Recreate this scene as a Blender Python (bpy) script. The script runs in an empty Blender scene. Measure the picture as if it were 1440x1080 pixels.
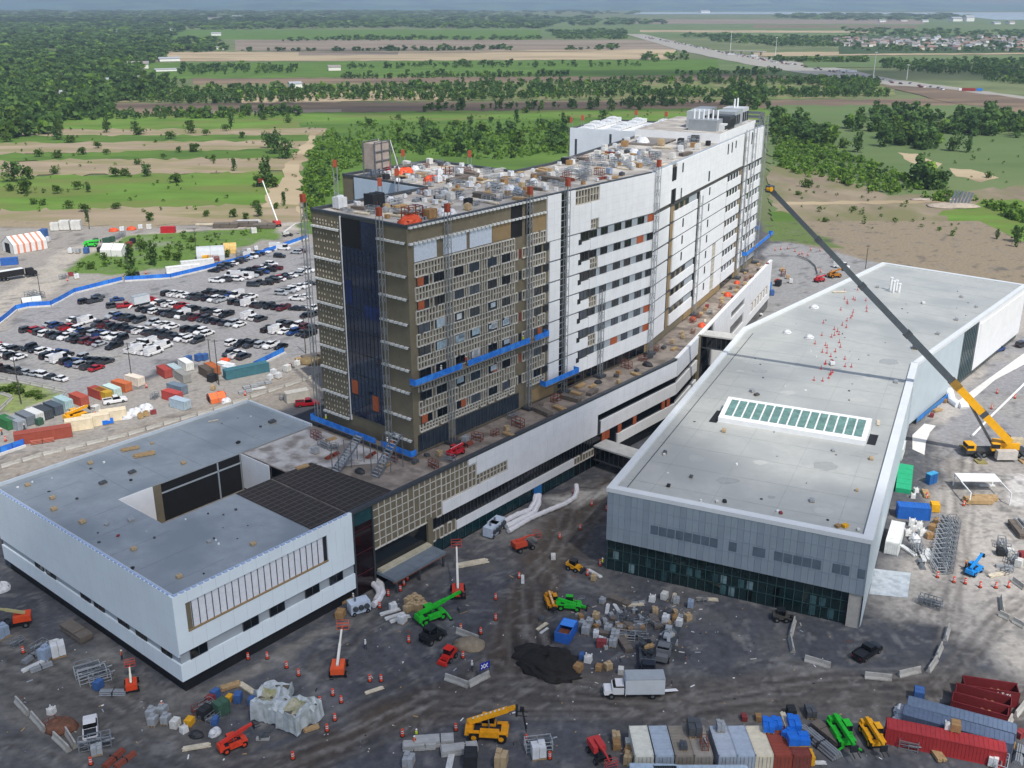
import bpy, random
import numpy as np
from math import *
rnd = random.Random(7)
npr = np.random.RandomState(5)
S = bpy.context.scene
COL = S.collection

# ------------------------------------------------------------------ survey of the site (camera, building axes)
F, H = 1450.0, 95.0
PT = atan(540 / F)
CP, SP = cos(PT), sin(PT)
def ray(x, y):
    a = (x - 720) / F; b = (540 - y) / F
    return (a, CP + b * SP, -SP + b * CP)
def G(x, y, z=0.0):
    r = ray(x, y); t = (z - H) / r[2]
    return (r[0] * t, r[1] * t)
def axes(deg):
    a = radians(deg); return (sin(a), cos(a)), (-cos(a), sin(a))
U, V = axes(40)
U2, V2 = axes(25)
U3, V3 = axes(26.5)
def UV(u, v): return (u * U[0] + v * V[0], u * U[1] + v * V[1])
PV = UV(198, 125.4)
def SW(s, w): return (PV[0] + s * U2[0] + w * V2[0], PV[1] + s * U2[1] + w * V2[1])
def SW3(s, w): return (PV[0] + s * U3[0] + w * V3[0], PV[1] + s * U3[1] + w * V3[1])

# ------------------------------------------------------------------ materials
_M = {}
def lin(h):
    if not isinstance(h, str): return h
    c = [int(h[i:i + 2], 16) / 255 for i in (0, 2, 4)]
    return tuple(x / 12.92 if x <= .04045 else ((x + .055) / 1.055) ** 2.4 for x in c)
def M(h, rough=.7, var=.12, scale=1.0, metal=0.0, spec=.4, kind='noise', bump=0.0, stretch=None, streak=None):
    key = (h, rough, var, scale, metal, spec, kind, bump, stretch, streak)
    if key in _M: return _M[key]
    m = bpy.data.materials.new('surface'); m.use_nodes = True
    nt = m.node_tree; N = nt.nodes; L = nt.links
    b = N['Principled BSDF']
    b.inputs['Roughness'].default_value = rough
    b.inputs['Metallic'].default_value = metal
    b.inputs['Specular IOR Level'].default_value = spec
    c = lin(h)
    tc = N.new('ShaderNodeTexCoord'); mp = N.new('ShaderNodeMapping')
    if stretch: mp.inputs['Scale'].default_value = stretch
    L.new(tc.outputs['Object'], mp.inputs['Vector'])
    no = N.new('ShaderNodeTexNoise'); no.inputs['Scale'].default_value = scale
    no.inputs['Detail'].default_value = 5; no.inputs['Roughness'].default_value = .62
    L.new(mp.outputs['Vector'], no.inputs['Vector'])
    mr = N.new('ShaderNodeMapRange')
    mr.inputs[1].default_value = .3; mr.inputs[2].default_value = .7
    mr.inputs[3].default_value = 1 - var; mr.inputs[4].default_value = 1 + var
    L.new(no.outputs['Fac'], mr.inputs[0])
    mx = N.new('ShaderNodeMix'); mx.data_type = 'RGBA'; mx.blend_type = 'MULTIPLY'
    mx.inputs[0].default_value = 1
    mx.inputs[6].default_value = (*c, 1)
    L.new(mr.outputs[0], mx.inputs[7])
    out = mx.outputs[2]
    if kind == 'attr':
        at = N.new('ShaderNodeAttribute'); at.attribute_name = 'Col'
        L.new(at.outputs['Color'], mx.inputs[6])
    if kind == 'ribs':      # standing ribs along the surface
        wv = N.new('ShaderNodeTexWave'); wv.inputs['Scale'].default_value = 1.2
        L.new(tc.outputs['Object'], wv.inputs['Vector'])
        bp = N.new('ShaderNodeBump'); bp.inputs['Strength'].default_value = .5
        L.new(wv.outputs['Fac'], bp.inputs['Height']); L.new(bp.outputs['Normal'], b.inputs['Normal'])
    if streak:              # second, larger patchy tone (dirt, wear)
        n2 = N.new('ShaderNodeTexNoise'); n2.inputs['Scale'].default_value = streak[1]
        n2.inputs['Detail'].default_value = 6
        L.new(mp.outputs['Vector'], n2.inputs['Vector'])
        r2 = N.new('ShaderNodeMapRange'); r2.inputs[1].default_value = .45; r2.inputs[2].default_value = .62
        L.new(n2.outputs['Fac'], r2.inputs[0])
        m2 = N.new('ShaderNodeMix'); m2.data_type = 'RGBA'
        m2.inputs[7].default_value = (*lin(streak[0]), 1)
        L.new(r2.outputs[0], m2.inputs[0]); L.new(out, m2.inputs[6]); out = m2.outputs[2]
    if bump:
        bp = N.new('ShaderNodeBump'); bp.inputs['Strength'].default_value = bump
        L.new(no.outputs['Fac'], bp.inputs['Height']); L.new(bp.outputs['Normal'], b.inputs['Normal'])
    L.new(out, b.inputs['Base Color'])
    if kind == 'leaf':
        tl = N.new('ShaderNodeBsdfTranslucent'); L.new(out, tl.inputs['Color']); ms = N.new('ShaderNodeMixShader'); ms.inputs[0].default_value = .45
        L.new(b.outputs[0], ms.inputs[1]); L.new(tl.outputs[0], ms.inputs[2]); L.new(ms.outputs[0], N['Material Output'].inputs['Surface'])
    _M[key] = m
    return m
GLASS = M('10161c', .08, .25, .3, spec=.6)
TEAL = M('18343a', .08, .3, .35, spec=.6)
WINDOW = M('1a2128', .1, .35, .5, spec=.6)
WHITE = M('c9ced1', .45, .05, .25)
WHITE2 = M('e0e2e3', .5, .06, .4)
GREYP = M('9aa2a8', .5, .08, .4)
TAN = M('716957', .8, .12, .5)
OCHRE = M('8d7856', .8, .1, .6)
BLACK = M('17181b', .7, .3, .8)
DARK = M('22252a', .6, .3, 1.0)
STEEL = M('7e8489', .45, .2, 1.5, metal=.6)
STEELD = M('4a4f54', .5, .2, 1.5, metal=.3)
RUST = M('7a4a33', .85, .3, 1.5)
WOOD = M('a58a62', .85, .25, 2)
PLY = M('a35534', .8, .15, 1.0)
CONC = M('a9a69f', .85, .12, .8)
TYRE = M('141414', .9, .1, 3)
ORANGE = M('d4512a', .55, .12, 1)
BLUE = M('1f6fc4', .6, .15, .7)
RED = M('b3262a', .5, .15, 1)
YEL = M('e0a312', .5, .1, 1)
GREEN = M('23b02c', .5, .12, 1)
SKIN = M('b98a6c', .7, .08, 3)
LEAF = [M(h, .8, .25, .6, spec=.1, kind='leaf') for h in ('58722e', '49642a', '6b8540')]
LEAFD = [M(h, .8, .25, .6, spec=.1, kind='leaf') for h in ('55723c', '466235', '658446')]
LEAFB = [M(h, .8, .25, .6, spec=.1, kind='leaf') for h in ('71943a', '608232', '87a64a')]
BARK = M('4b4034', .9, .2, 2)

# ------------------------------------------------------------------ mesh builder
class MB:
    def __init__(s): s.v = []; s.f = []; s.m = []; s.mats = []
    def mi(s, m):
        for i, k in enumerate(s.mats):
            if k is m: return i
        s.mats.append(m); return len(s.mats) - 1
    def add(s, vs, fs, m):
        o = len(s.v); s.v += vs; k = s.mi(m)
        for f in fs: s.f.append([i + o for i in f]); s.m.append(k)
    def poly(s, pts, m): s.add([tuple(p) for p in pts], [list(range(len(pts)))], m)
    def hexa(s, p, m):
        s.add([tuple(q) for q in p], [[3, 2, 1, 0], [4, 5, 6, 7], [0, 1, 5, 4], [1, 2, 6, 5], [2, 3, 7, 6], [3, 0, 4, 7]], m)
    def box(s, c, d, m, rz=0.0, taper=1.0, ry=0.0):
        cx, cy, cz = c; x, y, z = d[0] / 2, d[1] / 2, d[2] / 2
        co, si = cos(rz), sin(rz); P = []
        for sz in (-1, 1):
            t = taper if sz > 0 else 1
            for sx, sy in ((-1, -1), (1, -1), (1, 1), (-1, 1)):
                a, b, e = sx * x * t, sy * y * t, sz * z
                if ry: a, e = a * cos(ry) + e * sin(ry), -a * sin(ry) + e * cos(ry)
                P.append((cx + a * co - b * si, cy + a * si + b * co, cz + e))
        s.hexa(P, m)
    def beam(s, p, q, w, h, m, w2=None, h2=None):
        p = np.array(p, float); q = np.array(q, float); d = q - p; d /= np.linalg.norm(d) + 1e-9
        up = np.array((0, 0, 1.0)) if abs(d[2]) < .95 else np.array((1.0, 0, 0))
        r = np.cross(d, up); r /= np.linalg.norm(r); u = np.cross(r, d)
        w2 = w2 or w; h2 = h2 or h
        P = [tuple(p + r * a * w / 2 + u * b * h / 2) for a, b in ((-1, -1), (1, -1), (1, 1), (-1, 1))]
        P += [tuple(q + r * a * w2 / 2 + u * b * h2 / 2) for a, b in ((-1, -1), (1, -1), (1, 1), (-1, 1))]
        s.hexa(P, m)
    def cyl(s, p, q, r, m, n=10, r2=None, caps=True):
        p = np.array(p, float); q = np.array(q, float); d = q - p; d /= np.linalg.norm(d) + 1e-9
        up = np.array((0, 0, 1.0)) if abs(d[2]) < .95 else np.array((1.0, 0, 0))
        a = np.cross(d, up); a /= np.linalg.norm(a); b = np.cross(a, d)
        r2 = r if r2 is None else r2; vs = []
        for c, rr in ((p, r), (q, r2)):
            for i in range(n):
                t = 2 * pi * i / n; vs.append(tuple(c + a * rr * cos(t) + b * rr * sin(t)))
        fs = [[i, (i + 1) % n, n + (i + 1) % n, n + i] for i in range(n)]
        if caps: fs += [list(range(n))[::-1], list(range(n, 2 * n))]
        s.add(vs, fs, m)
    def tube(s, pts, r, m, n=8):
        for a, b in zip(pts[:-1], pts[1:]): s.cyl(a, b, r, m, n)
    def prism(s, poly, z0, z1, m, top=None):
        n = len(poly)
        vs = [(x, y, z0) for x, y in poly] + [(x, y, z1) for x, y in poly]
        s.add(vs, [[i, (i + 1) % n, n + (i + 1) % n, n + i] for i in range(n)], m)
        s.add([(x, y, z1) for x, y in poly], [list(range(n))], top or m)
    def lump(s, c, d, m, n=10, k=6, jit=.12, seed=1, flat=.0):
        r = random.Random(seed); vs = []; fs = []
        for j in range(k + 1):
            ph = (pi / 2) * j / k
            for i in range(n):
                t = 2 * pi * i / n; q = 1 + r.uniform(-jit, jit)
                vs.append((c[0] + d[0] / 2 * cos(ph) ** .8 * cos(t) * q if j < k else c[0], c[1] + d[1] / 2 * cos(ph) ** .8 * sin(t) * q if j < k else c[1],
                           c[2] + d[2] * sin(ph) * (1 + (r.uniform(-jit, jit) if j else 0))))
        for j in range(k):
            for i in range(n):
                fs.append([j * n + i, j * n + (i + 1) % n, (j + 1) * n + (i + 1) % n, (j + 1) * n + i])
        fs.append(list(range(n))[::-1])
        s.add(vs, fs, m)
    def mesh(s, name, off=(0, 0, 0)):
        me = bpy.data.meshes.new(name)
        v = [(a - off[0], b - off[1], c - off[2]) for a, b, c in s.v] if any(off) else s.v
        me.from_pydata(v, [], s.f)
        for m in s.mats: me.materials.append(m)
        me.polygons.foreach_set('material_index', s.m)
        me.update(); return me
class Sink(MB):
    """every box becomes a part of its own; past 95 the rest is one part"""
    def __init__(s, name): MB.__init__(s); s.name = name; s.q = []
    def hexa(s, p, m):
        if len(s.q) < 95: b = MB(); MB.hexa(b, p, m); s.q.append(b)
        else: MB.hexa(s, p, m)
    def flush(s, root):
        for b in s.q: part(s.name, b, root, True)
        if s.v: part(s.name, s, root, True)['kind'] = 'stuff'
class Face:
    """a facade: o = start point (x,y), d = direction along it; outward normal is (d.y,-d.x)"""
    def __init__(s, o, d): s.o = o; s.d = d; s.n = (d[1], -d[0]); s.rz = atan2(d[1], d[0])
    def p(s, a, z, t=0.0): return (s.o[0] + s.d[0] * a + s.n[0] * t, s.o[1] + s.d[1] * a + s.n[1] * t, z)
    def box(s, mb, a0, a1, z0, z1, t0, t1, m):
        mb.hexa([s.p(a0, z0, t1), s.p(a1, z0, t1), s.p(a1, z0, t0), s.p(a0, z0, t0), s.p(a0, z1, t1), s.p(a1, z1, t1), s.p(a1, z1, t0), s.p(a0, z1, t0)], m)
    def hit(s, x, y, t=0.0):
        r = ray(x, y); n = s.n
        k = ((s.o[0] + n[0] * t) * n[0] + (s.o[1] + n[1] * t) * n[1]) / (r[0] * n[0] + r[1] * n[1])
        return ((r[0] * k - s.o[0]) * s.d[0] + (r[1] * k - s.o[1]) * s.d[1], H + r[2] * k)

# ------------------------------------------------------------------ scene objects
CH = {}
def tag(o, label=None, cat=None, group=None, kind=None):
    if label: o['label'] = label
    if cat: o['category'] = cat
    if group: o['group'] = group
    if kind: o['kind'] = kind
    return o
def link(name, data, parent=None, loc=(0, 0, 0), rz=0.0):
    o = bpy.data.objects.new(name, data); COL.objects.link(o)
    o.location = loc; o.rotation_euler = (0, 0, rz)
    if parent is not None: o.parent = parent; CH.setdefault(parent, []).append(o)
    return o
def thing(name, label, cat, loc=(0, 0, 0), rz=0.0, group=None):
    return tag(link(name, None, None, loc, rz), label, cat, group)
def part(name, mb, parent, world=False, label=None, loc=(0, 0, 0), rz=0.0):
    off = tuple(parent.location) if world else (0, 0, 0)
    o = link(name, mb.mesh(name, off) if isinstance(mb, MB) else mb, parent, loc, rz)
    if label: o['label'] = label
    return o
def solo(name, mb, label, cat, loc=(0, 0, 0), rz=0.0, group=None, kind=None):
    return tag(link(name, mb.mesh(name) if isinstance(mb, MB) else mb, None, loc, rz), label, cat, group, kind)
def dup(o, loc=None, rz=None, label=None, group=None, parent=None):
    c = o.copy(); COL.objects.link(c)
    if parent is not None: c.parent = parent; CH.setdefault(parent, []).append(c)
    if loc is not None: c.location = loc
    if rz is not None: c.rotation_euler = (0, 0, rz)
    if label: c['label'] = label
    if group: c['group'] = group
    for ch in CH.get(o, []): dup(ch, parent=c)
    return c
ORD = 'first second third fourth fifth sixth seventh eighth ninth tenth eleventh twelfth'.split()
def nth(i):
    i += 1
    if i <= 12: return ORD[i - 1]
    return '%d%s' % (i, 'th' if 10 < i % 100 < 14 else {1: 'st', 2: 'nd', 3: 'rd'}.get(i % 10, 'th'))
def G3(x, y, z=0.0): g = G(x, y, z); return (g[0], g[1], z)
def az2rz(az): return radians(90 - az)      # local +x points to compass az (0 = away from the camera)
def seg(a, b, z=0.0):
    p, q = G(*a, z), G(*b, z); return ((p[0] + q[0]) / 2, (p[1] + q[1]) / 2), atan2(q[1] - p[1], q[0] - p[0]), hypot(q[0] - p[0], q[1] - p[1])
def npmesh(name, V_, Fq, mi, mats, cols=None):
    me = bpy.data.meshes.new(name)
    nf = len(Fq); me.vertices.add(len(V_)); me.vertices.foreach_set('co', np.asarray(V_, np.float32).ravel())
    k = Fq.shape[1]
    me.loops.add(nf * k); me.loops.foreach_set('vertex_index', Fq.astype(np.int32).ravel())
    me.polygons.add(nf); me.polygons.foreach_set('loop_start', np.arange(0, nf * k, k, dtype=np.int32))
    if mi is not None: me.polygons.foreach_set('material_index', np.asarray(mi, np.int32))
    for m in mats: me.materials.append(m)
    if cols is not None:
        a = me.color_attributes.new('Col', 'FLOAT_COLOR', 'POINT')
        c = np.ones((len(V_), 4), np.float32); c[:, :3] = cols
        a.data.foreach_set('color', c.ravel())
    me.update(calc_edges=True); return me
# ------------------------------------------------------------------ camera, daylight, air
cam = bpy.data.cameras.new('camera'); co_ = link('camera', cam, None, (0, 0, H))
co_.rotation_euler = (pi / 2 - PT, 0, 0)
cam.sensor_width = 36; cam.lens = 36 * F / 1440; cam.clip_start = 1; cam.clip_end = 40000
S.camera = co_
SAZ, SEL = 151.0, 54.0
W = bpy.data.worlds.new('World'); S.world = W; W.use_nodes = True
sk = W.node_tree.nodes.new('ShaderNodeTexSky'); sk.sky_type = 'NISHITA'; sk.sun_disc = False
sk.sun_elevation = radians(SEL); sk.sun_rotation = radians(SAZ); sk.altitude = 100; sk.dust_density = 2.0
bg = W.node_tree.nodes['Background']; bg.inputs[1].default_value = .13
W.node_tree.links.new(sk.outputs[0], bg.inputs[0])
sd = bpy.data.lights.new('sun', 'SUN'); sd.energy = 3.7; sd.angle = radians(.5); sd.color = (1, .955, .89)
so = link('sun', sd, None, (300, -100, 400))
so.rotation_euler = (radians(90 - SEL), 0, radians(180 - SAZ))
S.view_settings.view_transform = 'Standard'; S.view_settings.look = 'None'
S.view_settings.exposure = .2; S.view_settings.gamma = 1; S.view_settings.use_curve_mapping = False
S.cycles.volume_bounces = 0; S.cycles.max_bounces = 6; S.cycles.diffuse_bounces = 3
S.cycles.glossy_bounces = 3; S.cycles.transparent_max_bounces = 8

def volume_mat(name, col, dens, emis=None):
    m = bpy.data.materials.new(name); m.use_nodes = True
    nt = m.node_tree; nt.nodes.remove(nt.nodes['Principled BSDF'])
    v = nt.nodes.new('ShaderNodeVolumePrincipled')
    v.inputs['Color'].default_value = (*col, 1); v.inputs['Density'].default_value = dens
    v.inputs['Anisotropy'].default_value = .2
    nt.links.new(v.outputs[0], nt.nodes['Material Output'].inputs['Volume'])
    return m
hb = MB(); hz = volume_mat('air', (.68, .83, 1.0), 9.0e-5)
hb.box((0, 7950, 139), (17900, 17100, 280), hz)
solo('haze', hb, 'pale summer haze hanging over the whole plain', 'haze', kind='stuff')
# clouds high above, outside the picture: their shadows lie on the site
cm = volume_mat('cloud', (1, 1, 1), .022)
sdir = (sin(radians(SAZ)) * cos(radians(SEL)), cos(radians(SAZ)) * cos(radians(SEL)), sin(radians(SEL)))
def cloud(px, py, rx, ry, alt, th, seed, z=0, gx=None):
    g = gx or G(px, py, z); k = alt / sdir[2]
    cx, cy = g[0] + sdir[0] * k, g[1] + sdir[1] * k
    r = np.random.RandomState(seed); b = MB(); n, kk = 28, 14; vs = []; fs = []
    ph = r.uniform(0, 6.28, 8); am = r.uniform(.03, .13, 8)
    for j in range(kk + 1):
        e = pi * (j / kk - .5)
        for i in range(n):
            t = 2 * pi * i / n
            q = 1 + sum(am[q_] * sin((q_ // 2 + 2) * t + ph[q_] + 2 * e) for q_ in range(8))
            vs.append((cos(e) * cos(t) * rx * q, cos(e) * sin(t) * ry * q, sin(e) * th * (1 + .25 * sin(3 * t + ph[0]))))
    for j in range(kk):
        for i in range(n): fs.append([j * n + i, j * n + (i + 1) % n, (j + 1) * n + (i + 1) % n, (j + 1) * n + i])
    b.add(vs, fs, cm)
    solo('cloud', b, 'fair weather cloud drifting high above', 'cloud', (cx, cy, alt), kind='structure')
cloud(540, 905, 100, 74, 620, 34, 3)
cloud(640, 150, 300, 62, 800, 30, 5)
cloud(1150, 104, 420, 110, 900, 26, 6)
cloud(150, 30, 1500, 700, 1000, 20, 7)
cloud(560, 72, 330, 90, 900, 18, 9)
cloud(700, 600, 60, 42, 620, 16, 8)

# ------------------------------------------------------------------ the plain
base = M('6b7350', .95, .3, .004, streak=('5d6a48', .012), spec=.1)
g = MB(); g.poly([(-8600, -300, -.6), (8600, -300, -.6), (8600, 16300, -.6), (-8600, 16300, -.6)], base)
solo('ground', g, 'wide green and tan farm plain reaching to the hills', 'ground', kind='structure')
FM = {
    'green': M('5a7634', .95, .26, .03, streak=('4c672f', .06), stretch=(.35, 1, 1), spec=.1),
    'bright': M('607e36', .95, .3, .04, streak=('6c7740', .035), stretch=(.4, 1, 1), spec=.1),
    'dull': M('5d7046', .95, .15, .006, streak=('68774e', .01), stretch=(.3, 1, 1), spec=.1),
    'tan': M('998a74', .95, .2, .05, streak=('85805c', .06), stretch=(.3, 1, 1), spec=.1),
    'sand': M('b0a083', .95, .14, .01, streak=('93836a', .02), stretch=(.25, 1, 1), spec=.1),
    'brown': M('6e6053', .95, .2, .015, streak=('85745f', .02), stretch=(.25, 1, 1), spec=.1),
    'mauve': M('8b7f71', .95, .12, .006, streak=('7a6f62', .01), stretch=(.25, 1, 1), spec=.1),
    'wood': M('3f5233', .95, .3, .03, spec=.1),
    'mix': M('667646', .95, .3, .03, streak=('877c60', .05), spec=.1),
    'marsh': M('897d6a', .95, .26, .05, streak=('757353', .04), stretch=(1, .5, 1), spec=.1),
    'road': M('9a978f', .9, .1, .05, spec=.15),
}
_fz = [0]
def field(kind, pts, lab, wob=1.0, name='field', z=None):
    """pts: outline, picture places of points on the plain, laid down as ground"""
    _fz[0] += 1
    zz = z if z is not None else -.5 + .012 * _fz[0]
    r = random.Random(_fz[0]); out = []
    n = len(pts)
    for i in range(n):
        (x0, y0), (x1, y1) = pts[i], pts[(i + 1) % n]
        k = max(1, int(hypot(x1 - x0, (y1 - y0) * 3) / 14))
        for j in range(k):
            t = j / k; x, y = x0 + (x1 - x0) * t, y0 + (y1 - y0) * t
            w = wob * (.4 + y / 130) if j else 0
            out.append((x + r.uniform(-w, w) * 3, y + r.uniform(-w, w)))
    b = MB(); b.poly([(*G(x, y), zz) for x, y in out], FM[kind])
    return solo(name, b, lab, name, kind='structure')
def strip(kind, x0, x1, a, b, c, d, lab, wob=1.0, name='field'):
    return field(kind, [(x0, a), (x1, b), (x1, d), (x0, c)], lab, wob, name)
# far to near
strip('dull', -200, 1700, 26, 26, 36, 36, 'far hazy meadow below the river', .3)
strip('mauve', 880, 1300, 27, 27, 33, 34, 'far mauve ploughed field left of the river bank houses', .2)
strip('dull', 640, 1660, 36, 38, 52, 54, 'pale green far fields before the suburb', .3)
strip('brown', 1060, 1290, 35, 36, 39, 39, 'thin brown far field right of centre', .2)
strip('sand', 900, 1240, 42, 43, 45, 46, 'thin sandy far field line', .2)
strip('green', 240, 760, 41, 42, 55, 55, 'far bright green field behind the white barn', .3)
strip('mauve', 330, 950, 56, 56, 71, 70, 'long mauve ploughed field', .4)
strip('sand', 200, 950, 73, 69, 86, 83, 'long sandy dry field', .5)
strip('mauve', 420, 560, 73, 73, 78, 77, 'darker bare patch of the sandy field', .4)
strip('green', 205, 1010, 88, 83, 110, 108, 'broad green meadow right of the farm sheds', .6)
strip('dull', 1010, 1180, 82, 90, 104, 108, 'green meadow left of the highway', .5)
strip('brown', 270, 960, 110, 106, 121, 117, 'dark brown ploughed field', .6)
strip('brown', 960, 1200, 104, 107, 113, 116, 'brown ploughed field left of the highway', .5)
strip('mix', 120, 1200, 120, 112, 143, 138, 'scrubby ground between the ploughed fields', .8)
strip('sand', 340, 480, 132, 128, 145, 143, 'pale sandy clearing in the scrub', 1)
strip('sand', 480, 650, 127, 126, 142, 140, 'second pale sandy clearing in the scrub', 1)
strip('sand', 20, 100, 134, 132, 145, 143, 'sandy clearing by the forest edge', 1)
strip('mix', 950, 1260, 118, 116, 136, 134, 'yellowish scrub right of the tower roof', .8)
strip('brown', -100, 1460, 147, 138, 162, 151, 'long dark brown ploughed field behind the tower', .7)
strip('mauve', 290, 480, 155, 153, 159, 157, 'lighter wet patch of the brown field', .5)
strip('bright', -100, 1100, 163, 151, 190, 176, 'bright green meadow behind the tower', .8)
strip('dull', 1080, 1460, 148, 147, 190, 190, 'green meadow right of the tower', .8)
strip('green', 420, 860, 172, 165, 300, 300, 'green bushland behind the tower', 1)
strip('tan', -80, 460, 182, 180, 192, 190, 'first tan reed strip beyond the left meadow', .8)
strip('green', -80, 430, 191, 189, 203, 201, 'green strip between tan reed strips', .8)
strip('tan', -80, 440, 201, 197, 219, 210, 'second tan reed strip', .9)
strip('green', -80, 420, 217, 209, 228, 222, 'second green strip between tan reeds', .9)
strip('tan', -80, 425, 226, 221, 250, 240, 'third and widest tan reed strip', 1)
strip('bright', -80, 400, 250, 240, 302, 292, 'bright green meadow beyond the car park road', 1)
strip('tan', -80, 450, 297, 284, 326, 320, 'tan reed strip along the site road', 1)
field('sand', [(440, 182), (452, 186), (420, 240), (430, 318), (345, 318), (380, 270), (412, 222)], 'dirt track climbing between bushland and meadow', 1.2, 'track')
field('tan', [(240, 300), (300, 292), (420, 288), (430, 318), (240, 322)], 'dry tan corner beside the dirt track', 1)
field('dull', [(1080, 150), (1700, 150), (1700, 420), (1080, 420)], 'green land right of the tower', 1)
field('marsh', [(1080, 232), (1120, 236), (1190, 252), (1250, 275), (1330, 272), (1420, 262), (1700, 255), (1700, 480), (1420, 402), (1180, 362), (1120, 335), (1086, 300)], 'wide tan reed marsh behind the grey annex', 1.2)
field('bright', [(1325, 296), (1380, 280), (1700, 300), (1700, 420), (1440, 365), (1330, 330)], 'yellow green meadow at the right edge', 1.2)
field('sand', [(1262, 214), (1290, 216), (1325, 230), (1318, 236), (1280, 228)], 'bare oval patch in the right meadow', .6)
field('sand', [(1335, 236), (1365, 238), (1405, 250), (1380, 256), (1345, 248)], 'second bare patch in the right meadow', .6)
field('green', [(1080, 298), (1110, 300), (1165, 330), (1190, 352), (1150, 352), (1085, 338)], 'dark green verge behind the far end of the tower', 1)
field('sand', [(1100, 284), (1330, 281), (1330, 285), (1100, 288)], 'narrow track across the reed marsh', .4, 'track')
# highway
field('road', [(880, 48), (905, 48), (1000, 70), (1100, 84), (1190, 97), (1260, 112), (1340, 122), (1470, 140), (1700, 165), (1700, 180), (1440, 150), (1320, 132), (1230, 116), (1130, 103), (1060, 92), (960, 72)], 'pale highway running off to the right', .4, 'highway')
field('brown', [(1230, 118), (1320, 124), (1470, 142), (1700, 170), (1700, 186), (1440, 158), (1330, 143)], 'dark bare roadworks beside the highway', .5)
strip('sand', 1060, 1440, 74, 70, 79, 76, 'sandy field before the suburb', .4)
strip('dull', 1130, 1700, 80, 76, 95, 92, 'green field before the suburb', .4)
strip('wood', 1180, 1700, 50, 48, 76, 72, 'shady garden ground of the suburb', .4)
# water and hills
wm = M('9fb0bd', .18, .06, .002, spec=.5)
b = MB()
for p in ([(880, 17), (1100, 16.5), (1200, 17.5), (1700, 17), (1700, 28), (1400, 28), (1362, 23.5), (1300, 20), (880, 20)], [(560, 9.5), (632, 9), (632, 12), (560, 12)]):
    b.poly([(*G(x, y), .35) for x, y in p], wm)
solo('river', b, 'pale grey river gleaming below the far hills', 'river', kind='structure')
hm = M('4c6872', .95, .35, .0012, streak=('5d7a74', .003), spec=.1)  # bluish distance haze is mixed into the hills' own colour
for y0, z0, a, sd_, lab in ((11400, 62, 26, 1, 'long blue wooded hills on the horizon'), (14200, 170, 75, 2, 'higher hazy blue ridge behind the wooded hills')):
    b = MB(); r = np.random.RandomState(sd_); n = 70
    ph = r.uniform(0, 6.28, 9); xs = np.linspace(-8500, 8500, n)
    z = z0 + a * sum(np.sin(xs / 8500 * (1.3 + 1.7 * k) * 2 + ph[k]) / (k + 1.5) for k in range(9))
    z = np.clip(z, 30, 262)
    rows = []
    for dy, q in ((-1400, 0), (-900, .45), (-350, .85), (0, 1), (500, .8), (1300, 0)):
        rows.append([(float(x), y0 + dy + 160 * sin(x / 700 + sd_), float(zz * q) - .4) for x, zz in zip(xs, z)])
    vs = [p for rr in rows for p in rr]
    fs = [[j * n + i, j * n + i + 1, (j + 1) * n + i + 1, (j + 1) * n + i] for j in range(5) for i in range(n - 1)]
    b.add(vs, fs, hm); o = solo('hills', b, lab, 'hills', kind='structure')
    o.data.polygons.foreach_set('use_smooth', [True] * len(o.data.polygons))

# ------------------------------------------------------------------ the site's own ground: gravel, tracks, car park, roads
def vnoise(x, y, sc, seed):
    r = np.random.RandomState(seed); T = r.rand(64, 64); x = x / sc; y = y / sc
    xi, yi = np.floor(x).astype(int), np.floor(y).astype(int); fx, fy = x - xi, y - yi
    fx = fx * fx * (3 - 2 * fx); fy = fy * fy * (3 - 2 * fy)
    t = lambda a, b: T[a % 64, b % 64]
    return (t(xi, yi) * (1 - fx) + t(xi + 1, yi) * fx) * (1 - fy) + (t(xi, yi + 1) * (1 - fx) + t(xi + 1, yi + 1) * fx) * fy
def mixin(mask, col):
    c = np.array(lin(col)); C[:] = C * (1 - mask[..., None]) + c * mask[..., None]
def polydist(P, x, y):
    ins = np.zeros(x.shape, bool); d = np.full(x.shape, 1e9); n = len(P)
    for i in range(n):
        (x0, y0), (x1, y1) = P[i], P[(i + 1) % n]
        c = ((y0 > y) != (y1 > y)) & (x < (x1 - x0) * (y - y0) / ((y1 - y0) or 1e-9) + x0); ins ^= c
        d = np.minimum(d, segdist((x0, y0), (x1, y1), x, y))
    return np.where(ins, d, -d)
def segdist(a, b, x, y):
    dx, dy = b[0] - a[0], b[1] - a[1]; L2 = dx * dx + dy * dy or 1e-9
    t = np.clip(((x - a[0]) * dx + (y - a[1]) * dy) / L2, 0, 1)
    return np.hypot(x - a[0] - t * dx, y - a[1] - t * dy)
def region(pts, col, soft=2.0, op=1.0, warp=True):
    P = [G(*p) for p in pts]; d = polydist(P, WX if warp else X, WY if warp else Y)
    mixin(np.clip(d / soft + .5, 0, 1) * op, col)
def stroke(pts, w, col, soft=2.0, op=1.0):
    P = [G(*p) for p in pts]; d = np.full(X.shape, 1e9)
    for a, b_ in zip(P[:-1], P[1:]): d = np.minimum(d, segdist(a, b_, WX, WY))
    mixin(np.clip((w / 2 - d) / soft + .5, 0, 1) * op, col)
def patches(sc, seed, thr, col, op, lo=None):
    n_ = vnoise(WX, WY, sc, seed) * .6 + vnoise(WX, WY, sc / 2.7, seed + 1) * .4
    mixin(np.clip((n_ - thr) / .12, 0, 1) * op, col)
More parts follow.
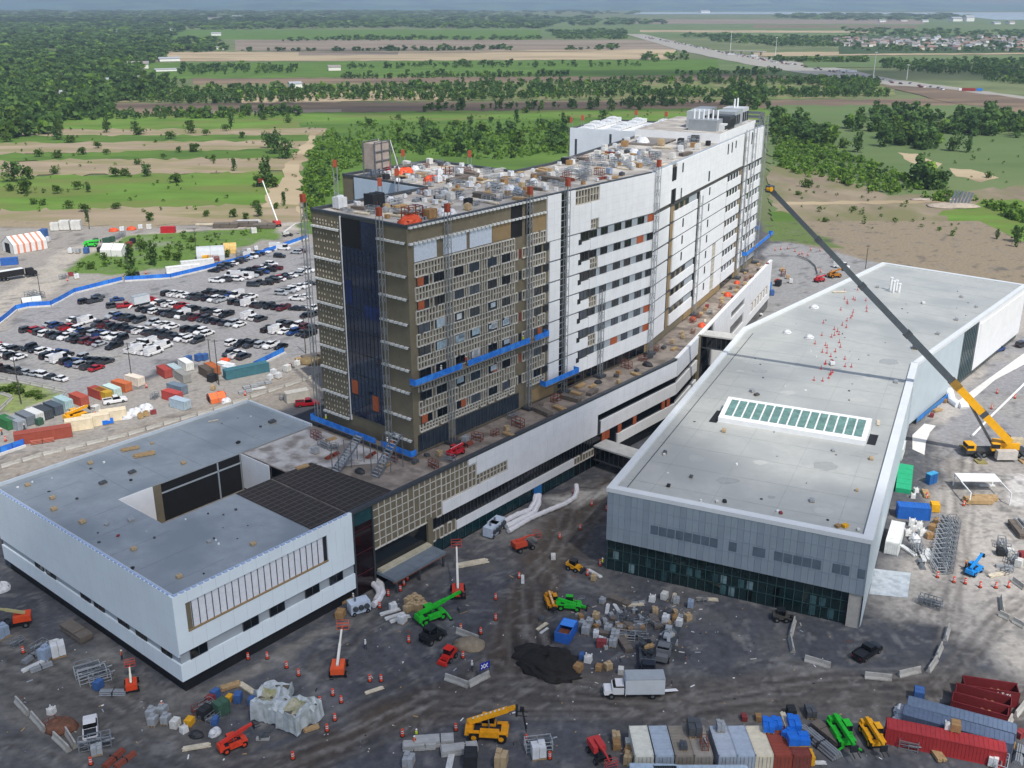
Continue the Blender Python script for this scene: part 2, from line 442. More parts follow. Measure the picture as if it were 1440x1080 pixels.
def wstroke(P, w, col, soft, op):
    for a_, b_ in zip(P[:-1], P[1:]):
        x0, x1 = sorted((a_[0], b_[0])); y0, y1 = sorted((a_[1], b_[1])); m_ = 3
        ix0, ix1 = np.searchsorted(gx, x0 - m_), np.searchsorted(gx, x1 + m_); iy0, iy1 = np.searchsorted(gy, y0 - m_), np.searchsorted(gy, y1 + m_)
        if ix1 <= ix0 or iy1 <= iy0: continue
        d = segdist(a_, b_, X[iy0:iy1, ix0:ix1], Y[iy0:iy1, ix0:ix1]); k_ = np.clip((w / 2 - d) / soft + .5, 0, 1) * op
        C[iy0:iy1, ix0:ix1] = C[iy0:iy1, ix0:ix1] * (1 - k_[..., None]) + np.array(lin(col)) * k_[..., None]
TRK = [([(850, 690), (800, 735), (770, 790), (745, 850), (735, 900), (715, 955), (640, 985), (540, 1010), (400, 1075), (300, 1120)], 7), ([(560, 1010), (690, 978), (830, 985), (1000, 985), (1250, 975), (1480, 985)], 7), ([(735, 880), (750, 955), (850, 985), (1000, 980), (1150, 985)], 4), ([(-60, 900), (60, 960), (180, 1000), (330, 1080)], 5), ([(520, 870), (560, 940), (620, 990)], 3), ([(700, 860), (640, 930), (500, 1000), (300, 1080)], 3), ([(900, 1000), (1050, 960), (1250, 970), (1380, 920), (1440, 850)], 4), ([(1330, 900), (1325, 830), (1345, 760), (1325, 690), (1350, 610), (1440, 540)], 6), ([(1440, 830), (1360, 900), (1300, 990), (1440, 1010)], 3), ([(600, 800), (520, 900), (420, 940)], 3), ([(-60, 1050), (60, 1060), (200, 1090)], 3)]
gm = M('808080', .95, .22, .9, kind='attr', spec=.12, bump=.25)
for gx, gy, step, z_, nm_ in ((np.arange(-330, 215, 1.5), np.arange(60, 470, 1.5), 1.5, -.03, 'dark gravel and dirt ground around the building site'), (np.arange(-150, 150, .55), np.arange(78, 214, .55), .55, .02, 'dark foreground gravel crossed by wheel tracks')):
    X, Y = np.meshgrid(gx, gy)
    WX = X + 5 * (vnoise(X, Y, 9, 1) - .5) + 2.5 * (vnoise(X, Y, 3.5, 2) - .5)
    WY = Y + 5 * (vnoise(X, Y, 9, 3) - .5) + 2.5 * (vnoise(X, Y, 3.5, 4) - .5)
    C = np.empty(X.shape + (3,)); C[:] = lin('54565b')
    patches(22, 11, .52, '625f5d', .38); patches(12, 13, .55, '484a4f', .45)
    region([(1236, 850), (1290, 780), (1330, 640), (1290, 560), (1440, 420), (1700, 420), (1700, 1000), (1450, 965), (1340, 900)], 'a8a39c', 6)
    region([(1320, 640), (1325, 600), (1420, 470), (1600, 500), (1560, 640), (1450, 660)], '8a8a8c', 3)
    region([(1340, 660), (1440, 640), (1600, 660), (1600, 720), (1345, 715)], '8f8c88', 3, .7)
    region([(1420, 668), (1600, 668), (1600, 715), (1418, 710)], 'bdbab6', 1.5)
    region([(0, 550), (-60, 470), (10, 452), (90, 410), (300, 366), (445, 330), (470, 520), (300, 520), (240, 505), (180, 550), (100, 565)], '8e8d8d', 2)
    region([(-300, 330), (20, 345), (60, 380), (0, 470), (-300, 560)], '9a948c', 5)
    region([(-60, 560), (100, 566), (180, 546), (300, 508), (440, 500), (470, 500), (470, 540), (330, 575), (120, 640), (-60, 690)], '938f89', 3)
    region([(-100, 470), (-60, 320), (440, 318), (440, 340), (300, 366), (90, 412), (10, 452)], '938e87', 3)
    stroke([(-60, 470), (40, 410), (110, 355), (170, 335), (300, 326), (450, 314)], 15, 'aaa398', 3)
    stroke([(-120, 715), (0, 668), (120, 640), (330, 577), (480, 522), (520, 500)], 17, '8f887f', 2)
    stroke([(-120, 735), (0, 690), (120, 655)], 6, '857d74', 2)
    region([(88, 380), (180, 330), (392, 320), (388, 334), (300, 356), (238, 378), (140, 388)], '5f7a3a', 2)
    patches(30, 31, .62, '9a978f', .5)
    region([(-300, 318), (-300, 250), (700, 250), (700, 308), (450, 311), (200, 320)], '94876f', 2)
    region([(0, 543), (0, 535), (90, 550), (70, 565), (30, 580), (-40, 560)], '7d8a55', 2)
    region([(1080, 340), (1130, 344), (1195, 358), (1250, 372), (1240, 420), (1085, 470), (1010, 520), (1060, 400)], '8f8f8e', 2)
    region([(1078, 338), (1070, 200), (1700, 200), (1700, 475), (1440, 408), (1255, 374), (1190, 358), (1120, 341)], '887c69', 2)
    region([(1078, 338), (1070, 250), (1110, 300), (1180, 350), (1120, 341)], '5f7040', 2)
    region([(700, 200), (1072, 200), (1060, 330), (900, 330), (700, 330), (420, 330), (420, 200)], '587338', 2)
    # worked dirt and tracks
    stroke([(850, 690), (800, 735), (770, 790), (745, 850), (735, 900), (715, 955), (640, 985), (540, 1010), (400, 1075)], 8.5, '4f4740', 3)
    stroke([(850, 690), (795, 740), (760, 800)], 11, '574f48', 4, .7)
    stroke([(690, 975), (830, 985), (1000, 985), (1250, 975), (1440, 985)], 11, '524e4b', 4)
    stroke([(-60, 900), (60, 960), (180, 1000), (330, 1080)], 12, '535251', 5, .8)
    stroke([(-60, 1050), (120, 1090)], 14, '4c4e52', 4, .8)
    region([(735, 900), (790, 898), (815, 940), (790, 970), (725, 960)], '2c2a29', 3)
    region([(1110, 870), (1215, 870), (1325, 880), (1320, 925), (1240, 950), (1115, 925)], '4d5056', 1.5, warp=False)
    stroke([(252, 985), (500, 862)], 3.2, '74726e', 1.2)
    stroke([(380, 922), (500, 1010)], 3, '696a6d', 2, .7)
    stroke([(800, 706), (850, 690), (860, 700)], 5, 'b0aca4', 2)
    patches(5, 41, .63, '79766f', .3); patches(3.2, 43, .68, '3e4044', .5)
    if step < 1:            # wheel tracks in pairs, following the ways the machines take
        tk = np.random.RandomState(31)
        for pts, n_ in TRK:
            for k_ in range(n_):
                P = np.array([G(*p) for p in pts]); P = np.concatenate([P[:1], (P[:-1] + P[1:]) / 2, P[-1:]])
                P = P + np.stack([vnoise(P[:, 0] + 37 * k_, P[:, 1], 17, 50 + k_), vnoise(P[:, 0], P[:, 1] + 51 * k_, 17, 90 + k_)], 1) * 11 - 5.5
                D = np.gradient(P, axis=0); D /= np.linalg.norm(D, axis=1)[:, None] + 1e-6; Nn = np.stack([-D[:, 1], D[:, 0]], 1)
                col = ('3c3a39', '7b7772', '45413d', '8a8681')[k_ % 4]
                for o_ in (-1.05, 1.05): wstroke(P + Nn * o_, .62, col, .5, .32)
        patches(1.6, 61, .62, '9a9894', .3); patches(1.3, 63, .64, '35363a', .35)
    idx = np.arange(X.size).reshape(X.shape)
    Fq = np.stack([idx[:-1, :-1], idx[:-1, 1:], idx[1:, 1:], idx[1:, :-1]], -1).reshape(-1, 4)
    me = npmesh('site_ground', np.stack([X, Y, np.full(X.shape, z_)], -1).reshape(-1, 3), Fq, None, [gm], C.reshape(-1, 3))
    solo('site_ground', me, nm_, 'ground', kind='structure')
# ------------------------------------------------------------------ hospital tower
nV = (-V[0], -V[1]); nV2 = (-V2[0], -V2[1])
ROOFT = M('98938c', .9, .25, .35, streak=('b9b5ad', .25))
tw = thing('hospital_tower', 'long hospital tower under construction with tan grid near end and white far end', 'tower', (*UV(160, 138), 16.2))
TP = [UV(121.5, 125.4), PV, SW3(104, 0), SW3(104, 26), SW3(98, 26), SW3(98, 50), SW3(69, 50), SW3(69, 26), SW3(3, 26), UV(180, 150.5), UV(180, 176.5), UV(152, 176.5), UV(152, 150.5), UV(121.5, 150.5)]
b = MB(); b.prism(TP, 16.2, 58.5, TAN, ROOFT)
part('wall', b, tw, True)
FL = Face(UV(121.5, 125.4), U); FS = Face(UV(121.5, 150.5), nV); FW = Face(PV, U3)
b = MB()
for i in range(len(TP)):
    p, q = TP[i], TP[(i + 1) % len(TP)]
    L_ = hypot(q[0] - p[0], q[1] - p[1]); f = Face(p, ((q[0] - p[0]) / L_, (q[1] - p[1]) / L_))
    f.box(b, 0, L_, 58.5, 59.05, -.4, .12, GREYP if i in (1, 2) else STEELD)
part('parapet', b, tw, True)
b = MB(); b.poly([(*SW3(69.4, 27), 58.56), (*SW3(97.6, 27), 58.56), (*SW3(97.6, 49.6), 58.56), (*SW3(69.4, 49.6), 58.56)], M('d5d8da', .6, .12, .4)); part('white_roof_sheet', b, tw, True)
HD = [49.6, 45.3, 41.0, 36.8, 32.5, 28.2, 23.6]; WH = 1.7
grid, whitep, band, darkp, greyp, ochre, bpanel = MB(), Sink('cladding_panel'), Sink('floor_band'), Sink('dark_opening'), Sink('grey_panel'), Sink('ochre_sheathing'), Sink('protective_film')
GB = M('c6c3ba', .7, .12, 1)
nwin = [0]; winstuff = MB()
def winmesh(w, h, glass, key):
    b = MB(); b.box((w / 2, -.10, h / 2), (w, .1, h), glass)
    for x in (0.05, w / 2, w - .05): b.box((x, -.15, h / 2), (.09, .12, h), STEELD)
    for z in (.05, h - .05): b.box((w / 2, -.15, z), (w - .2, .11, .09), STEELD)
    return b.mesh('window')
_wm = {}
GL = [GLASS, WINDOW, M('2a3642', .12, .3, .6, spec=.6), M('474d55', .3, .3, .6)]
def window(face, a0, a1, z0, z1, root, g=0, frame=None):
    w, h = round(a1 - a0, 1), round(z1 - z0, 1)
    if root is tw and nwin[0] >= 100:
        face.box(winstuff, a0, a1, z0, z1, .05, .17, GL[g]); return
    k = (w, h, g)
    if k not in _wm: _wm[k] = winmesh(w, h, GL[g], k)
    if root is tw: nwin[0] += 1
    p = face.p(a0, z0)
    part('window', _wm[k], root, loc=(p[0] - root.location[0], p[1] - root.location[1], z0 - root.location[2]), rz=face.rz)
def boardp(face, a0, a1, z0, z1, root, t=.2):
    b = MB(); face.box(b, a0, a1, z0, z1, .05, t, PLY); part('plywood_board', b, root, True)
def girt(face, a0, a1, z0, z1, step=.8, rows=2, m=None, mb=None):
    mb = mb or grid; m = m or GB; q = random.Random(int(a0 * 13 + z0 * 7))
    n = max(1, round((a1 - a0) / step)); w = (a1 - a0) / n
    for i in range(n + 1):
        a = a0 + w * i; face.box(mb, a - .058, a + .058, z0, z1, 0, .26, m)
    for j in range(rows + 1):       # bracket rows; the ones at window heads and sills read as white lines
        z = z0 + (z1 - z0) * j / rows; e = .11 if j in (0, rows) else .05
        for i in range(n):
            if q.random() < .93: face.box(mb, a0 + w * i + .09, a0 + w * (i + 1) - .09, z - e, z + e, .02, .2 if e < .1 else .3, m)
    for j in range(rows):
        for i in range(n):
            if q.random() < .62:
                h = (z1 - z0) / rows; z = z0 + h * (j + q.uniform(.18, .45)); a = a0 + w * (i + .5)
                face.box(mb, a - w * .3, a + w * .3, z, z + h * q.uniform(.25, .5), .01, .05, M('463f36', .9, .25))
def uu(x): return x - 121.5
NW = [(123.4, 126.3), (127.5, 130.3), (132.8, 135.4), (136.9, 139.7), (142.0, 144.7), (146.1, 148.7), (151.1, 152.3), (156.0, 158.4)]
zs = [52.0] + HD
for i in range(8):           # spandrels of the near part
    ztop = 52.1 if i == 0 else HD[i - 1] - WH - .1
    zbot = HD[i] + .1 if i < 7 else 20.4
    girt(FL, uu(123), uu(150), zbot, ztop); girt(FL, uu(154), uu(159.7), zbot, ztop)
R_ = random.Random(4)
for r_, hd in enumerate(HD):
    z0 = hd - WH; last = 123.0
    for j, (p, q) in enumerate(NW):
        if p - last > .5:
            girt(FL, uu(last + .1), uu(p - .1), z0 - .1, hd + .1, rows=1)
        last = q
        if j == 6:
            FL.box(darkp, uu(p), uu(q), z0, hd, .02, .1, (M('6b3a2c', .8, .2), DARK, WINDOW, M('6b3a2c', .8, .2), DARK, M('8a4a34', .8, .2), DARK)[r_])
        else:
            window(FL, uu(p), uu(q), z0, hd, tw, R_.choice((0, 1, 1, 2, 3)))
            if (r_, j) in ((0, 0), (6, 0), (5, 4), (6, 2), (1, 0), (4, 7)): boardp(FL, uu(p) + (1.3 if j > 1 else .1), uu(q) - (.05 if j > 1 else 1.3), z0 + .1, hd - .1, tw, .24)
# loose plastic film hanging over some openings
fm_ = Sink('plastic_film'); FM_ = [M('a9b7c2', .35, .25, 1.5), M('8fa3ae', .3, .3, 1.5), M('c3c8ca', .4, .25, 1.5)]
for k_ in range(16):
    p_, q_ = NW[R_.choice((2, 3, 4, 5, 1, 3))]; hd_ = HD[R_.choice((2, 3, 3, 4, 2, 5))]
    FL.box(fm_, uu(p_) + R_.uniform(0, .9), uu(q_) - R_.uniform(0, .9), hd_ - R_.uniform(.9, 1.7), hd_ - R_.uniform(0, .4), .3, .36, R_.choice(FM_))
fm_.flush(tw)
# near part: upper storeys
for a0, a1 in ((1.5, 7.1), (8.8, 14.9), (15.8, 21.9)): FL.box(bpanel, a0, a1, 52.4, 55.5, .02, .14, M('c3ccd8', .6, .12, 2.5))
for a0, a1 in ((27.6, 30.9), (32.0, 33.7)):
    FL.box(darkp, a0, a1, 52.2, 55.6, .02, .1, BLACK); FL.box(darkp, a0, a1, 55.9, 58.4, .02, .1, BLACK)
FL.box(ochre, 22.1, 27.5, 52.4, 55.5, .02, .09, OCHRE); FL.box(ochre, 33.8, 38.3, 52.3, 55.5, .02, .09, OCHRE)
def bandline(face, a0, a1, z, m=M('cfd1cf', .6, .12, 1)):
    n = max(1, round((a1 - a0) / 1.1)); b = MB()
    for i in range(n):
        x = a0 + (a1 - a0) * i / n
        face.box(b, x, x + (a1 - a0) / n * .72, z - .17, z + .17, .02, .55, m)
        face.box(b, x + (a1 - a0) / n * .72, x + (a1 - a0) / n, z - .05, z + .06, .02, .3, STEELD)
    part('bracket_band', b, tw, True)
bandline(FL, .2, 38.3, 55.75); bandline(FL, .2, 38.3, 58.6)
# near part: glazed ground storey
cw = MB(); FL.box(cw, 1, 9, 16.6, 19.9, .02, .1, GL[2]); FL.box(cw, 11, 30, 16.6, 19.9, .02, .1, GL[2])
for i in range(28):
    if i < 8 or i > 9: FL.box(cw, 1 + i, 1.12 + i, 16.6, 19.9, .1, .18, STEELD)
FL.box(ochre, 34, 41.5, 16.6, 19.2, .02, .2, OCHRE)
# white part, strip by strip
joints = MB(); JM = M('c3cacf', .6, .15, 1)
def joint(mb, face, a0, a1, z0, z1, t, step=2.6, lift=1.45):
    n = int((a1 - a0) / step)
    for i in range(1, n + 1): face.box(mb, a0 + (a1 - a0) * i / (n + 1) - .022, a0 + (a1 - a0) * i / (n + 1) + .022, z0, z1, t - .01, t + .004, JM)
    m_ = int((z1 - z0) / lift)
    for j in range(1, m_): face.box(mb, a0, a1, z0 + (z1 - z0) * j / m_ - .018, z0 + (z1 - z0) * j / m_ + .018, t - .01, t + .006, JM)
def white(face, a0, a1, z0, z1):
    face.box(whitep, a0, a1, z0, z1, .02, .38, WHITE2); joint(joints, face, a0, a1, z0, z1, .38)
white(FL, 38.5, 42.9, 49.7, 58.8)
zb = [h for h in HD] + [18.6]
for i in range(7):
    white(FL, 38.5 + .9, 42.9, zb[i + 1] + .25 if i < 6 else 18.8, zb[i] - .1)
    FL.box(darkp, 37.7, 39.3, zb[i] - 1.6, zb[i] - .3, .02, .2, DARK)
    FL.box(band, 38.5, 42.9, zb[i] - .1, zb[i] + .22, .02, .2, STEEL)
FL.box(darkp, 43.1, 44.9, 17, 58.4, .02, .08, GLASS)
for i in range(30): FL.box(band, 43.1, 44.9, 18 + i * 1.35, 18.12 + i * 1.35, .08, .16, GREYP)
white(FL, 45.0, 53.2, 49.8, 55.5); white(FL, 45.0, 47.7, 55.5, 58.8)
for i in range(7):
    z1 = zb[i] - .1; z0 = zb[i + 1] + .25 if i < 6 else 18.8
    white(FL, 45.0, 49.6, z0, z1); white(FL, 49.6, 53.2, z0, z1 - 1.9)
    FL.box(band, 45, 49.6, zb[i] - .1, zb[i] + .22, .02, .2, STEEL)
    window(FL, 50.2, 52.8, zb[i] - 1.8, zb[i] + .1, tw, 0 if i < 3 else 3)
    FL.box(darkp, 49.0, 50.1, zb[i] - 2.4, zb[i] - 1.3, .4, .43, DARK)
girt(FL, 47.8, 56.1, 55.6, 58.6, 1.0, 2)
white(FL, 56.2, 78.2, 49.8, 58.8); white(FL, 53.3, 56.2, 52.0, 55.6); girt(FL, 53.4, 56.1, 49.8, 51.9, .9, 2)
DW = [(174.7, 177.3), (178.8, 181.3), (183.8, 186.4), (188.0, 190.5), (192.9, 195.5), (197.0, 199.4)]
for i in range(7):
    z1 = zb[i]; z0 = z1 - WH
    white(FL, 53.3 if i % 2 == 0 else 56.2, 78.2, (zb[i + 1] + .1) if i < 6 else 18.7, z0 - .05)
    if i % 2: girt(FL, 53.4, 56.1, (zb[i + 1] + .2) if i < 6 else 18.7, z0 - .1, .9, 2)
    FL.box(greyp, 53.3, 78.0, z0, z1, .02, .1, GREYP)
    for j, (p, q) in enumerate(DW):
        if (i, j) in ((0, 5), (1, 4), (6, 2), (5, 5), (6, 5)): boardp(FL, uu(p), uu(q), z0 + .05, z1 - .05, tw)
        else: window(FL, uu(p), uu(q), z0 + .05, z1 - .05, tw, 0 if i < 3 else (1 if i < 5 else 3))
FL.box(cw, 44.9, 76.5, 16.5, 18.5, .02, .12, GLASS)
FL.box(ochre, 76.5, 79, 16.5, 18.5, .02, .16, OCHRE)
for x in range(46, 76, 3): FL.box(band, x, x + .25, 16.5, 18.6, .12, .2, STEELD)
# far wing
white(FW, .9, 13.8, 49.8, 58.8); white(FW, 17.4, 79.6, 49.8, 58.8); white(FW, 81.8, 97.5, 49.4, 58.8); white(FW, 98, 103.8, 49.4, 58.6); white(FW, 13.8, 17.4, 52.9, 54.8)
for a0, a1, z0, z1 in ((13.9, 14.8, 49.5, 52.8), (15.9, 17.2, 49.5, 52.8), (14.4, 15.4, 54.9, 58), (16, 17, 54.9, 58), (21.4, 22.3, 56, 58.2), (21.2, 22, 49.8, 52.2), (44.6, 45.8, 50.4, 53), (62, 63, 55.2, 58), (66, 67, 55.2, 58), (70, 71, 56, 58), (88, 89, 55, 58.4)):
    FW.box(darkp, a0, a1, z0, z1, .1, .43, DARK)
girt(FW, 54.6, 61.0, 49.9, 53.3, .9, 3)
for i in range(7):
    z1 = zb[i] - .75; z0 = z1 - 1.6; zn = (zb[i + 1] - .75) if i < 6 else 18.0
    FW.box(band, 1, 103.5, z1, z1 + .3, .02, .25, STEELD)
    for a0, a1 in ((1.0, 13.6), (64.5, 77.5)): white(FW, a0, a1, zn + .35, z0 - .1)
    if i in (0, 4, 5, 6):
        white(FW, 17.5, 36.3, zn + .35, z0 - .1)
        for k, a in enumerate((18.6, 22.6, 26.8)): window(FW, a, a + 2.0, z0, z1, tw, 1)
        FW.box(greyp, 29.5, 36, z0, z1, .02, .12, GREYP); white(FW, 1.0, 13.6, z0 - .1, z1)
    else:
        white(FW, 17.5, 36.3, zn + .35, z1); FW.box(darkp, 24, 25, z1 - 2.4, z1 - .3, .38, .42, DARK); white(FW, 1.0, 13.6, z0 - .1, z1 - .2)
    FW.box(darkp, 36.6, 38, z0 - 1.2, z1, .02, .3, DARK); FW.box(darkp, 14, 14.8, zn + .4, z1, .02, .2, DARK); FW.box(ochre, 15, 17.3, zn + .4, z1, .02, .1, OCHRE)
    white(FW, 38.3, 63.6 if i < 4 else 53, zn + .35, z1)
    if i < 4: girt(FW, 55 + 2 * i, 59 + 2 * i, zn + .5, z1 - .2, .9, 3, M('8d7f6a', .8, .2), ochre)
    else:
        girt(FW, 53.4, 56.5, zn + .5, z1 - .2, .9, 3); white(FW, 56.6, 63.6, zn + .35, z1)
    FW.box(darkp, 46.2, 47.2, z1 - 2.3, z1 - .3, .38, .42, DARK)
    FW.box(greyp, 64.5, 77.3, z0, z1, .02, .1, WHITE)
    for a in (65.2, 68.2, 71.2, 74.2): window(FW, a, a + 1.7, z0, z1, tw, 0)
    FW.box(ochre, 79.0, 80.9, zn + .35 if i % 2 else z0 - .6, z1, .02, .1, M('8d7f6a', .85, .25, 1)); white(FW, 77.6, 79.0, zn + .35, z0)
    white(FW, 81.8, 85.4, zn + .35, z1 - .1); white(FW, 87, 103.6, zn + .35, z0 - .1)
    FW.box(darkp, 85.5, 86.8, zn + .4, z1 - .3, .02, .2, DARK)
    FW.box(greyp, 87, 103.4, z0, z1, .02, .1, WHITE)
    for a in (88.5, 92, 95.5, 99): window(FW, a, a + 1.5, z0, z1, tw, 0)
FW.box(ochre, 30, 64, 16.4, 17.9, .02, .3, OCHRE); FW.box(ochre, 79, 86, 16.4, 18.6, .02, .3, OCHRE)
FW.box(cw, 64.5, 78, 16.5, 17.8, .02, .14, GLASS)
# end pavilion, one storey higher, with an open steel bay
b = MB(); EP = [SW3(59, 1.2), SW3(97.8, 1.2), SW3(97.8, 25.6), SW3(59, 25.6)]
b.prism(EP, 58.4, 61.0, WHITE2, ROOFT); part('upper_storey', b, tw, True)
b = MB()
for a in (98.3, 100.2, 102.1, 103.8):
    for t in (-.2, -6, -12):
        p = FW.p(a, 59.0, t); b.box((p[0], p[1], 60.9), (.3, .3, 3.8), STEEL)
for z in (60.2, 61.6, 62.8):
    for t in (-.2, -6, -12): b.beam(FW.p(98.2, z, t), FW.p(104, z, t), .22, .22, STEEL)
    for a in (98.3, 100.2, 102.1, 103.8): b.beam(FW.p(a, z, -.2), FW.p(a, z, -12), .2, .2, STEEL)
b.beam(FW.p(98.3, 59.1, 0), FW.p(103.8, 62.6, 0), .14, .14, STEEL); b.beam(FW.p(103.8, 59.1, 0), FW.p(98.3, 62.6, 0), .14, .14, STEEL)
part('steel_bay', b, tw, True)
# short end wall: sheathing with fixing pins, tall dark glazing
pins = MB(); PW = M('c9c2b2', .7, .1, 2)
lv = [58.6, 55.9, 50.0, 45.9, 41.3, 37.0, 32.7, 28.4, 23.4, 19.0]
for k, z in enumerate(lv[1:]):
    bandline(FS, .3, 8.0, z); bandline(FS, 17.9, 25.0, z)
for k in range(len(lv) - 1):
    h = lv[k] - lv[k + 1]
    for i in range(9):
        for j in range(4 if h > 3 else 2):
            if (i * 5 + j * 3 + k) % 7: FS.box(pins, .8 + i * .82, .94 + i * .82, lv[k + 1] + .5 + j * h / 4.4, lv[k + 1] + .85 + j * h / 4.4, .02, .12, PW)
part('insulation_pins', pins, tw, True)
b = MB(); FS.box(b, 8.4, 17.8, 20.2, 58.3, .02, .16, M('1c2b42', .05, .4, .25, spec=.8)); FS.box(b, 8.4, 13.6, 53.2, 58.4, .16, .19, BLACK)
for i in range(10): FS.box(b, 8.4 + i * 1.04, 8.47 + i * 1.04, 20.2, 53, .16, .22, DARK)
for z in (24.5, 28.8, 33.1, 37.4, 41.7, 46, 50.3): FS.box(b, 8.4, 17.8, z, z + .12, .16, .2, DARK)
FS.box(b, 8.15, 8.35, 19, 58.6, .02, .3, WHITE2)
FS.box(b, 8.6, 10.4, 42.5, 47, .16, .2, M('1b2f5c', .25, .4, .6)); FS.box(b, 13.5, 17.6, 40.5, 43.0, .16, .2, M('1b2f5c', .25, .4, .6))  # deep blue blurred reflections in the glass, painted as flat panels
part('glass_curtain_wall', b, tw, True, 'tall dark glass curtain wall between tan panels')
boardp(FS, 9.0, 10.6, 24.8, 27.5, tw, .26); boardp(FS, 14.6, 16.2, 22.6, 25.6, tw, .26)
FR_ = Face(UV(152, 176.5), nV); FR_.box(whitep, 4, 25, 47, 58.6, .02, .3, M('b4c3d2', .5, .06, .5))
# penthouse wing at the back, white wrapped
FB_ = Face(SW3(69, 50), (-V3[0], -V3[1])); FB_.box(whitep, .3, 23.8, 30, 59.2, .02, .4, M('dbe2e8', .5, .06, .4))
for a, z0, z1 in ((2, 48, 56), (6, 44, 50), (13, 51, 58), (17, 54, 57)): FB_.box(darkp, a, a + .7, z0, z1, .4, .44, STEELD)
for m_ in (whitep, band, darkp, greyp, ochre, bpanel): m_.flush(tw)
part('panel_joints', joints, tw, True); joints = MB(); part('girt_grid', grid, tw, True); part('glazed_storefront', cw, tw, True)
o = part('windows', winstuff, tw, True); o['kind'] = 'stuff'

# ------------------------------------------------------------------ podium with its dark ribbons
pd = thing('podium_building', 'long white three storey podium with dark glass ribbons below the tower', 'building', (*UV(150, 130), 0))
s0 = SW(0, 0); PP = [UV(98.6, 117.4), UV(200, 117.4), SW(108, -7.9), SW(108, 52), SW(60, 52), UV(190, 180), UV(150, 180), UV(150, 153), UV(119, 153), UV(119, 151.4), UV(102, 151.4), UV(102, 138.1), UV(98.6, 138.1)]
ROOFP = M('8f857b', .9, .25, .4, streak=('6d655d', .35))
b = MB(); b.prism(PP, 0, 15.9, GLASS, ROOFP); part('wall', b, pd, True)
FP = Face(UV(98.6, 117.4), U); FP2 = Face(UV(200, 117.4), (0, 0))
d_ = (SW(108, -7.9)[0] - FP2.o[0], SW(108, -7.9)[1] - FP2.o[1]); L_ = hypot(*d_); FP2 = Face(UV(200, 117.4), (d_[0] / L_, d_[1] / L_))
grid, whitep, ochre, darkp, glz = MB(), Sink('cladding_panel'), Sink('tan_sheathing'), MB(), MB()
def pu(x): return x - 98.6
FP.box(ochre, 4.6, 28.5, 7.4, 16.2, .02, .08, TAN); FP.box(ochre, 28.5, 39.6, 9.9, 14.6, .02, .08, TAN)
girt(FP, 4.7, 21.3, 7.4, 16.2, 1.35, 6); girt(FP, 21.4, 28.4, 9.9, 16.2, 1.2, 4); girt(FP, 28.5, 30.6, 9.9, 14.5, 1.0, 3); girt(FP, 30.7, 39.5, 9.9, 12.0, 1.0, 2)
white(FP, 21.4, 28.5, 7.4, 9.8); white(FP, 28.5, 69.4, 7.4, 9.8); white(FP, 30.7, 69.4, 12.1, 16.3); white(FP, 28.5, 30.6, 14.7, 16.3); white(FP, 39.6, 69.4, 9.8, 12.1)
white(FP, 25, 61.2, 2.9, 4.6)
FP.box(ochre, 18.4, 24.9, 2.9, 5.2, .02, .1, TAN); FP.box(ochre, 61.3, 68.6, 2.9, 4.6, .02, .1, TAN)
girt(FP, 18.5, 24.8, 2.9, 5.1, 1.0, 1); girt(FP, 61.4, 68.5, 2.9, 4.5, 1.0, 1)
FP.box(ochre, 17.4, 18.6, .3, 8, .02, .5, TAN)
white(FP, 69.4, 101.2, 11.9, 16.3); white(FP, 70.6, 101.2, 7.3, 10.2); white(FP, 77.2, 101.2, 2.6, 5.0)
FP.box(ochre, 69.5, 70.5, 7.2, 10.2, .02, .4, STEELD)
for a in (71.5, 73.0, 77.6, 83.6, 95.6, 97.8): boardp(FP, a, a + 1.3, 5.1, 7.1, pd)
for k in range(50):
    FP.box(glz, 19 + k, 19.07 + k, 4.8, 7.3, .02, .1, STEELD)
for k in range(26): FP.box(glz, 19.5 + 2 * k, 19.6 + 2 * k, .3, 2.8, .02, .12, M('2f4f54', .3, .1))
FP.box(glz, 18.7, 62, .3, 2.7, .005, .02, TEAL)
FP.box(darkp, 0, .3, .2, 16.2, .02, .5, STEELD); FP.box(darkp, .3, 4.5, .3, 16, .02, .1, M('1d1013', .08, .3, .5, spec=.6)); FP.box(darkp, 4.45, 4.7, .2, 16.2, .02, .35, STEELD)
for z in (4, 8, 12.3): FP.box(darkp, .3, 4.4, z, z + .14, .1, .16, M('4a1d22', .4, .2))
FP.box(darkp, .3, 4.5, 13.4, 15.9, .1, .14, M('23454b', .1, .2, spec=.6))
# far wing of the podium
for z0, z1 in ((11.8, 16.3), (7.3, 10.2), (2.6, 5.0)): white(FP2, 0, 18.2, z0, z1)
FP2.box(ochre, 18.4, 19.8, .3, 16.4, .02, .6, TAN)
for k in range(12): FP2.box(glz, 20 + k, 20.08 + k, 1, 16, .02, .1, STEELD)
for z in (5, 9, 13): FP2.box(glz, 19.8, 33, z, z + 1.6, .01, .05, M('3d4750', .2, .1))
white(FP2, 34, 107.6, 13.3, 16.3); white(FP2, 34, 107.6, 9.0, 11.2); white(FP2, 70, 107.6, 11.2, 13.3); white(FP2, 34, 53, 11.2, 13.3)
white(FP2, 34, 107.6, 3.6, 5.8); white(FP2, 34, 53, 5.8, 9.0); white(FP2, 104, 107.6, 5.8, 9.0); white(FP2, 70, 78, 5.8, 9.0)
for k in range(6): window(FP2, 78 + k * 4.3, 79.6 + k * 4.3, 11.4, 13.1, pd, 3)
b6 = MB(); FP2.box(b6, 78, 104, 5.8, 9.0, .02, .1, OCHRE); part('sheathing_panel', b6, pd, True)
for k in range(6):
    b6 = MB(); FP2.box(b6, 78.8 + k * 4.2, 81.2 + k * 4.2, 6.0, 8.4, .1, .3, WHITE2); part('white_window_cover', b6, pd, True)
for m_ in (whitep, ochre): m_.flush(pd)
